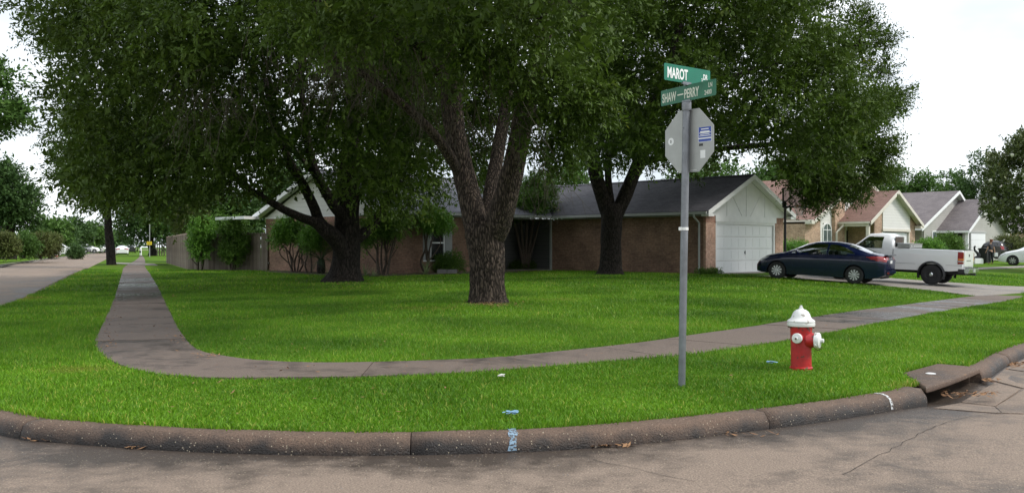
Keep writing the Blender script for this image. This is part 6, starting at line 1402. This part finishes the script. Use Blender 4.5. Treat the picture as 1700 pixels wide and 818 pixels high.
b1_ = blade('street_name_blade', 51, -.314, .346, zb1, zb1+.158, 'sign_green', 'upper green street name blade reading MAROT DR', 0)
b2_ = blade('street_name_blade', -28.5, -.394, .424, zb2, zb2+.152, 'sign_green_old', 'lower faded green street name blade reading SHAW-PERRY LN', 0)
txt('MAROT', .137, b1_, -.275, -.0025, .030, 'sign_letter', .60); txt('DR', .072, b1_, .238, -.0025, .060, 'sign_letter', .66, font_off=.002); txt('3', .05, b1_, .212, -.0025, .034, 'sign_letter', .8, font_off=.001)
txt('SHAW', .122, b2_, -.372, -.0025, .030, 'sign_letter_old', .60, font_off=.003); sp('dash', 'sign_letter_old', lambda m: m.box(-.135, -.045, -.003, -.0016, .068, .080), b2_, False); txt('PERRY', .122, b2_, -.035, -.0025, .030, 'sign_letter_old', .62, font_off=.003)
txt('LN', .062, b2_, .318, -.0025, .086, 'sign_letter_old', .72, font_off=.001); txt('2400', .060, b2_, .262, -.0025, .022, 'sign_letter_old', .85, font_off=.001)
for bb, h_ in ((b1_, 0), (b2_, 0)):
    sp('bracket', 'galv', lambda m: (m.box(-.06, .06, -.008, -.0018, -.012, .012), m.box(-.06, .06, .0018, .008, -.012, .012), m.box(-.02, .02, -.02, .02, -.022, -.010)), bb, False)
cp = on_pole((409-379.5+231.5)/(471.5)); sp('clamp', 'hydrant_white', lambda m: (m.lathe([(pr+.004, -.014), (pr+.004, .014)], 14), m.box(-pr-.02, -pr+.005, -.03, .0, -.016, .016)), pole, False, loc=cp)

# ------------------------------------------------------------ basketball hoops
def hoop(px, Y, ytop, ybot, x0, x1, rz, label, board, z0=.25, polemat='black_plastic', pad=None):
    X_ = (px-CX)/FP*Y; r = empty('basketball_hoop', (X_, Y, z0), R(rz), label, 'basketball hoop'); s = Y/FP; zt_, zb_ = CAM+(HY-ytop)*s-z0, CAM+(HY-ybot)*s-z0; a, b = (x0-px)*s, (x1-px)*s; c_ = (a+b)/2
    def q(nm, mat, fn, par=r, smooth=False): m = MB(); fn(m); return m.build(nm, mat, par, smooth)
    q('pole', polemat, lambda m: m.tube([(0, .35, -.2), (0, .35, zb_+.25)], .05, 10), smooth=True)
    q('support_arm', polemat, lambda m: (m.tube([(0, .35, zb_-.1), (c_, .02, zb_+.25)], .025, 6), m.tube([(0, .35, zb_+.2), (c_, .02, zt_-.2)], .025, 6)))
    bd = q('backboard', board, lambda m: m.box(a, b, -.015, .015, zb_, zt_))
    q('board_frame', polemat if pad is None else board, lambda m: (m.box(a-.035, a+.02, -.03, .03, zb_-.03, zt_+.03), m.box(b-.02, b+.035, -.03, .03, zb_-.03, zt_+.03), m.box(a, b, -.028, .028, zt_-.01, zt_+.035), m.box(a, b, -.028, .028, zb_-.05, zb_+.02)), bd)
    q('target_square', 'black_plastic', lambda m: (m.box(c_-.28, c_-.24, -.02, -.016, zb_+.12, zb_+.55), m.box(c_+.24, c_+.28, -.02, -.016, zb_+.12, zb_+.55), m.box(c_-.24, c_+.24, -.02, -.016, zb_+.5, zb_+.55)), bd)
    rim = [(c_+.23*math.cos(t), -.33+.23*math.sin(t), zb_+.02) for t in np.linspace(0, 2*math.pi, 21)]
    q('rim', 'hoop_orange', lambda m: (m.tube(rim, .012, 5), m.box(c_-.06, c_+.06, -.12, -.015, zb_-.02, zb_+.04)))
    def net(m):
        for k in range(12):
            for sg_ in (1, -1):
                pts = [(c_+rr*math.cos(a_), -.33+rr*math.sin(a_), zb_+.02-dz) for rr, a_, dz in ((.225, k*math.pi/6, 0), (.17, k*math.pi/6+sg_*.26, .14), (.13, k*math.pi/6+sg_*.52, .28), (.12, k*math.pi/6+sg_*.78, .40))]; m.tube(pts, .006, 3, cap=False)
    q('net', 'net', net)
    if pad: q('pad', pad, lambda m: m.box(-.28, .28, .2, .3, 1.35, 1.75))
    return r
hoop(1309, 39, 313, 343, 1300, 1344, 6, 'black framed clear basketball hoop standing beside the driveway behind the sedan', 'board_glass')
hoop(246, 108, 346, 358, 239, 255, -5, 'distant white basketball hoop with a yellow pad by the far sidewalk tree', 'white_paint', .26, 'pole_grey', 'yellow_sign')

# ------------------------------------------------------------ person, bin, garden sculpture
def skin_body(name, J, E, mat, parent, sub=2):
    me = bpy.data.meshes.new(name); me.from_pydata([j[:3] for j in J], E, []); o = link(name, me, parent); me.materials.append(MATS[mat])
    sk = o.modifiers.new('skin', 'SKIN'); sk.use_smooth_shade = True; lay = me.skin_vertices[0].data
    for v, j in zip(lay, J): v.radius = (j[3], j[4] if len(j) > 4 else j[3])
    lay[0].use_root = True; ss_ = o.modifiers.new('sub', 'SUBSURF'); ss_.levels = ss_.render_levels = sub; return o
pp = at(1645, 438.5); ph = empty('person', pp, R(20), 'person in dark t-shirt and trousers with reddish hair, standing beside the black bin', 'person')
# joints: x right, y away, z up
skin_body('body', [(0, 0, .92, .08, .07), (0, 0, 1.10, .08, .06), (0, .01, 1.28, .09, .07), (0, .01, 1.38, .06, .05), (0, .01, 1.46, .05), (0, 0, 1.56, .085, .10), (0, 0, 1.63, .07, .08),
    (-.17, .01, 1.33, .055), (-.25, .03, 1.10, .04), (-.22, .16, .92, .032), (-.21, .22, .86, .03), (.17, .01, 1.33, .055), (.29, .02, 1.10, .04), (.40, .06, .92, .032), (.44, .08, .86, .03),
    (-.09, 0, .85, .06), (-.10, .02, .48, .06), (-.10, 0, .10, .042), (-.10, .14, .035, .04), (.09, 0, .85, .06), (.11, -.02, .48, .06), (.12, -.04, .10, .042), (.12, .10, .035, .04)],
    [(0, 1), (1, 2), (2, 3), (3, 4), (4, 5), (5, 6), (2, 7), (7, 8), (8, 9), (9, 10), (2, 11), (11, 12), (12, 13), (13, 14), (0, 15), (15, 16), (16, 17), (17, 18), (0, 19), (19, 20), (20, 21), (21, 22)], 'skin', ph)
skin_body('t_shirt', [(0, 0, .95, .155, .12), (0, 0, 1.10, .14, .11), (0, .01, 1.28, .17, .12), (0, .01, 1.37, .10, .09), (-.18, .01, 1.32, .075), (-.23, .02, 1.18, .06), (.18, .01, 1.32, .075), (.25, .02, 1.18, .06)], [(0, 1), (1, 2), (2, 3), (2, 4), (4, 5), (2, 6), (6, 7)], 'shirt', ph)
skin_body('trousers', [(0, 0, .93, .145, .115), (-.095, 0, .82, .10), (-.10, .02, .48, .072), (-.10, 0, .10, .055), (.095, 0, .82, .10), (.11, -.02, .48, .072), (.12, -.04, .10, .055)], [(0, 1), (1, 2), (2, 3), (0, 4), (4, 5), (5, 6)], 'pants', ph)
skin_body('hair', [(0, -.02, 1.60, .095, .10), (0, -.05, 1.50, .08, .06), (0, -.03, 1.67, .06, .07)], [(0, 1), (0, 2)], 'hair', ph)
for sx_, hx_, hy_ in ((-1, -.21, .22), (1, .44, .08)):
    for q in range(5):
        m = MB(); dx = (q-2)*.016; m.tube([(hx_+dx, hy_, .85), (hx_+dx*1.3, hy_+.01, .80), (hx_+dx*1.3, hy_+.025, .775-.004*(2-abs(q-2)))], [.009, .008, .006], 5); m.build('finger', 'skin', ph, True)
bgm = at(1649.5, 438.5)
m = MB(); m.box(-.10, .10, -.07, .07, 0, .26); m.box(-.105, .105, -.075, .075, .26, .275); o = m.build('white_bag', 'white_paint'); o.location = (pp.x+.46, pp.y+.22, pp.z+.52); prop(o, 'small white bag held low in the hand of the person by the black car', 'bag')
tb_ = at(1639.5, 437.5); tr_ = empty('trash_bin', (tb_.x, tb_.y+.3, tb_.z), R(30), 'black wheeled trash bin standing beside the person', 'trash bin')
m = MB(); V8 = [(-.25, -.25, .05), (.25, -.25, .05), (.25, .25, .05), (-.25, .25, .05), (-.31, -.32, 1.0), (.31, -.32, 1.0), (.31, .32, 1.0), (-.31, .32, 1.0)]; m.add(V8, [(3, 2, 1, 0), (4, 5, 6, 7), (0, 1, 5, 4), (1, 2, 6, 5), (2, 3, 7, 6), (3, 0, 4, 7)]); m.build('bin_body', 'black_plastic', tr_)
m = MB(); m.prism([(-.34, 1.0), (-.34, 1.05), (0, 1.10), (.34, 1.06), (.34, 1.0)], 'x', -.33, .33); m.build('lid', 'black_plastic', tr_)
m = MB(); m.tube([(-.3, .38, .98), (.3, .38, .98)], .02, 6); m.build('handle', 'black_plastic', tr_)
for s_ in (1, -1): m = MB(); m.lathe([(.12, -.03), (.12, .03)], 14, 0, Matrix.Translation((s_*.3, .28, .12)) @ Matrix.Rotation(R(90), 4, 'Y')); m.build('wheel', 'rubber', tr_)
sb_ = at(1621, 437.5); s_r = empty('stone_pedestal', sb_, R(20), 'white rectangular pedestal at the lawn edge carrying a black curved ornament', 'pedestal'); m = MB(); m.box(-.36, .36, -.25, .25, 0, .34); m.build('block', 'white_paint', s_r); m = MB(); m.box(-.33, .33, -.22, .22, .34, .37); m.build('cap', 'white_paint', s_r)
m = MB(); m.tube([(-.12, 0, 0), (.1, 0, .06), (.17, 0, .22), (.05, 0, .38), (-.10, 0, .52), (-.14, 0, .68), (-.11, 0, .80), (-.06, 0, .84)], [.10, .15, .13, .09, .07, .06, .07, .03], 12); o = m.build('curved_ornament', 'black_plastic', None, True); o.location = (sb_.x, sb_.y, sb_.z+.37); prop(o, 'black curved ornament standing on the white pedestal behind the pickup', 'ornament')

# garden hose on its reel box
hb2 = at(455, 448); m = MB(); rr = empty('garden_hose', (hb2.x, hb2.y-.35, hb2.z+.04), R(-45), 'green garden hose hung in loops on the brick below the white gable', 'garden hose')
for k in range(9):
    q = [(.16*(1+.06*k*.3)*math.cos(t)+.01*k, .05+.012*k-.05, .62+(.38-.02*k)*math.sin(t)) for t in np.linspace(0, 2*math.pi, 25)]; m.tube(q, .013, 5, cap=False)
m.tube([(.15, 0, .5), (.2, -.1, .1), (.1, -.25, .02), (-.1, -.3, .02)], .013, 5); m.build('hose_loops', 'hose_green', rr, True)
m = MB(); m.box(-.09, .09, .06, .12, .80, .98); m.box(-.15, .15, .0, .06, .88, .92); m.build('hanger', 'hose_green', rr)

# ------------------------------------------------------------ side street furniture
def pole(px, py, ytop, label): b = at(px, py, .2); s = b.y/FP; r = empty('light_pole', b, 0, label, 'light pole'); h = (py-ytop)*s; m = MB(); m.tube([(0, 0, -.2), (0, 0, h)], [.17, .11], 8); m.build('mast', 'pole_grey', r); m = MB(); m.tube([(0, 0, h-.1), (1.6, 0, h+.2)], .06, 6); m.build('arm', 'pole_grey', r); m = MB(); m.box(1.3, 2.0, -.12, .12, h+.15, h+.3); m.build('lamp_head', 'pole_grey', r)
pole(156, 420, 375, 'grey light pole, nearer of the pair left of the verge tree'); pole(169.5, 419, 386, 'second grey light pole just left of the verge tree trunk'); pole(192.5, 418, 392, 'farthest thin light pole right of the verge tree trunk')
b = at(113, 424.5, .2); s = b.y/FP; r = empty('stop_sign', b, R(20), 'far small stop sign seen pale against the trees at the side street junction', 'stop sign'); m = MB(); m.tube([(0, 0, -.1), (0, 0, 22*s)], .04, 6); m.build('post', 'galv', r); m = MB(); m.prism([(.32*MS*math.cos(R(22.5+45*k)), 19*s+.32*MS*math.sin(R(22.5+45*k))) for k in range(8)], 'y', -.06, -.045); m.build('plate', 'sign_back', r); m = MB(); m.box(-.5, .5, -.01, .01, 22*s, 22*s+.2); m.build('name_blade', 'sign_back', r)
b = at(27, 429.5, .2); r = empty('mailbox', b, R(-20), 'dark mailbox on a pale post in front of the crepe myrtles', 'mailbox'); m = MB(); m.box(-.06, .06, -.06, .06, 0, 1.05); m.build('post', 'trim_grey', r); m = MB(); m.prism([(-.16, 1.05), (.16, 1.05), (.16, 1.22)]+[(.16*math.cos(t), 1.22+.12*math.sin(t)) for t in np.linspace(.3, 2.84, 6)]+[(-.16, 1.22)], 'y', -.3, .3); m.build('box', 'black_plastic', r)
b = at(90.5, 427.3, .2); r = empty('brick_mailbox', b, R(-20), 'red brick mailbox pillar at the far kerb beside the white pickup', 'mailbox'); m = MB(); m.box(-.3, .3, -.3, .3, -.1, 1.15); m.build('pillar', 'brick_mail', r); m = MB(); m.box(-.35, .35, -.35, .35, 1.15, 1.25); m.build('capstone', 'brick_mail', r); m = MB(); m.box(-.14, .14, -.33, -.3, .8, 1.0); m.build('letter_door', 'black_plastic', r)
b = at(65, 428.3, .2); r = empty('trash_bin', b, R(10), 'dark trash bin between the crepe myrtles across the side street', 'trash bin'); m = MB(); m.prism([(-.28, 0), (.28, 0), (.36, 1.1), (-.36, 1.1)], 'y', -.3, .3); m.build('bin_body', 'black_plastic', r); m = MB(); m.box(-.38, .38, -.34, .34, 1.1, 1.18); m.build('lid', 'black_plastic', r)
b = at(233.5, 423.5, .26); r = empty('utility_pedestal', b, 0, 'small white utility post beside the far sidewalk', 'utility post'); m = MB(); m.lathe([(.16, 0), (.15, .9), (.09, 1.0), (.02, 1.05)], 10); m.build('housing', 'white_paint', r); m = MB(); m.box(-.12, .12, -.17, -.15, .35, .6); m.build('label_plate', 'black_plastic', r)

# ------------------------------------------------------------ marks, litter, debris
def decal(name, px, py, w, l, rz, mat, label, cat, dz=.012, kind=None, n=12):
    p = at(px, py); m = MB(); g_ = random.Random(px); pts = [((w*(.8+.4*g_.random()))*math.cos(t), (l*(.8+.4*g_.random()))*math.sin(t)) for t in np.linspace(0, 6.28, n, endpoint=False)]
    m.prism(pts, 'z', 0, .008); o = m.build(name, mat); o.location = (p.x, p.y, p.z+dz); o.rotation_euler = (0, 0, R(rz)); return prop(o, label, cat, kind=kind)
p = at(848, 693)
def dab(px, py, n, spread, mat, label, cat, name):   # sprayed or torn scraps caught on the grass
    p = at(px, py); m = MB(); g_ = random.Random(px)
    for _ in range(n):
        x, y = g_.gauss(0, spread), g_.gauss(0, spread*.5); a = g_.random()*3.1; w_ = .014+.012*g_.random(); c, s_ = math.cos(a)*w_, math.sin(a)*w_; z = .035+.015*g_.random()
        m.add([(x-c, y-s_, z), (x+s_, y-c, z+.004), (x+c, y+s_, z+.008), (x-s_, y+c, z+.003)], [(0, 1, 2, 3)])
    o = m.build(name, mat); o.location = p; prop(o, label, cat); return o
dab(848, 693, 22, .026, 'paint_blue', 'light blue utility paint dab on the grass above the kerb mark', 'paint mark', 'paint_mark')
dab(1280, 607, 16, .024, 'paint_blue', 'faint light blue paint dab on the grass beside the hydrant', 'paint mark', 'paint_mark')
dab(832, 630, 12, .018, 'petal', 'tiny white scrap of paper lying on the verge grass', 'litter', 'paper_scrap')
def curb_paint(px, w, mat, label):
    i = int(np.argmin(np.abs(proj_px-px)+1e3*(~front))); m = MB(); g_ = random.Random(px); P_ = curbf[i]; t = curbf[i+1]-curbf[i-1]; t /= np.linalg.norm(t); n_ = cnf[i]; V = []
    for q, (d, z) in enumerate(prof[1:8]):
        a = w*(.8+.5*g_.random()); sh_ = .006*q; gz_ = float(G(*P_))
        for s_ in (-1, 1): pp_ = P_+n_*(d-.0045)+t*(s_*a+sh_); V.append((pp_[0], pp_[1], gz_+z+.0045))
    m.add(V, [(2*q, 2*q+1, 2*q+3, 2*q+2) for q in range(6)]); prop(m.build('paint_mark', mat), label, 'paint mark')
curb_paint(858, .030, 'paint_kerb', 'light blue paint stripe across the kerb below the grass dab'); curb_paint(1482, .018, 'paint_kerb_white', 'pale paint stripe across the kerb just before the storm inlet')
def litter(name, label, spots, n, size=(.02, .045), zf=None, mat='litter'):
    g_ = np.random.default_rng(len(label)); V = []; F = []
    for _ in range(n):
        a, b, sx_, sy_ = spots[g_.integers(len(spots))]; q = px_on(a+g_.normal(0, sx_), b+g_.normal(0, sy_), zf or G); z = float((zf or G)(*q))+.008+.012*g_.random(); L_ = g_.uniform(*size); an = g_.uniform(0, 6.28); u = np.array([math.cos(an), math.sin(an), g_.normal(0, .25)])*L_; v = np.array([-math.sin(an), math.cos(an), g_.normal(0, .3)])*L_*.32; c = np.array([q[0], q[1], z]); n0 = len(V)
        V += [c-u, c+v, c+u+[0, 0, .004], c-v]; F.append((n0, n0+1, n0+2, n0+3))
    prop(link(name, npmesh(name, V, F, [mat], False)), label, 'leaf litter', kind='stuff')
gl_ = lambda x, y: G(x, y)
litter('fallen_leaves', 'brown dead leaves drifted along the gutter and the storm inlet', [(230, 742, 12, 2), (35, 722, 14, 2), (90, 731, 25, 1.5), (1628, 655, 16, 3), (1640, 632, 8, 2), (1680, 606, 12, 3), (1680, 605, 10, 2), (1575, 655, 14, 3), (1000, 741, 25, 1.5), (1200, 722, 60, 2)], 420)
litter('fallen_leaves', 'brown leaf crumbs scattered along the inner edge of the sidewalk bend', [(175, 545, 5, 12), (180, 570, 8, 8), (190, 510, 4, 14), (196, 480, 3, 10), (230, 545, 30, 20), (300, 560, 12, 8), (340, 590, 14, 3), (500, 612, 120, 5), (800, 608, 100, 5), (240, 500, 15, 14)], 330, (.012, .032), lambda x, y: walkz(x, y)+.02)
litter('fallen_leaves', 'few yellowed leaves lying on the middle of the lawn', [(290, 492, 10, 2), (640, 570, 250, 20), (1450, 570, 100, 30), (900, 490, 120, 15), (420, 660, 160, 20)], 130, (.015, .035), lambda x, y: Tf(x, y)+.04)
litter('fallen_leaves', 'brown crumbs and bare soil flecks ringing the base of the middle oak trunk', [(812, 506, 30, 2.5), (812, 504, 22, 2), (575, 471, 30, 1.2)], 420, (.012, .035), lambda x, y: Tf(x, y)+.03)
litter('gravel_specks', 'pale grit and tiny stones strewn on the street', [(600, 790, 450, 18), (1300, 730, 250, 25), (900, 770, 300, 12)], 260, (.003, .008), mat='concrete_block')
print('objects', len(bpy.data.objects))
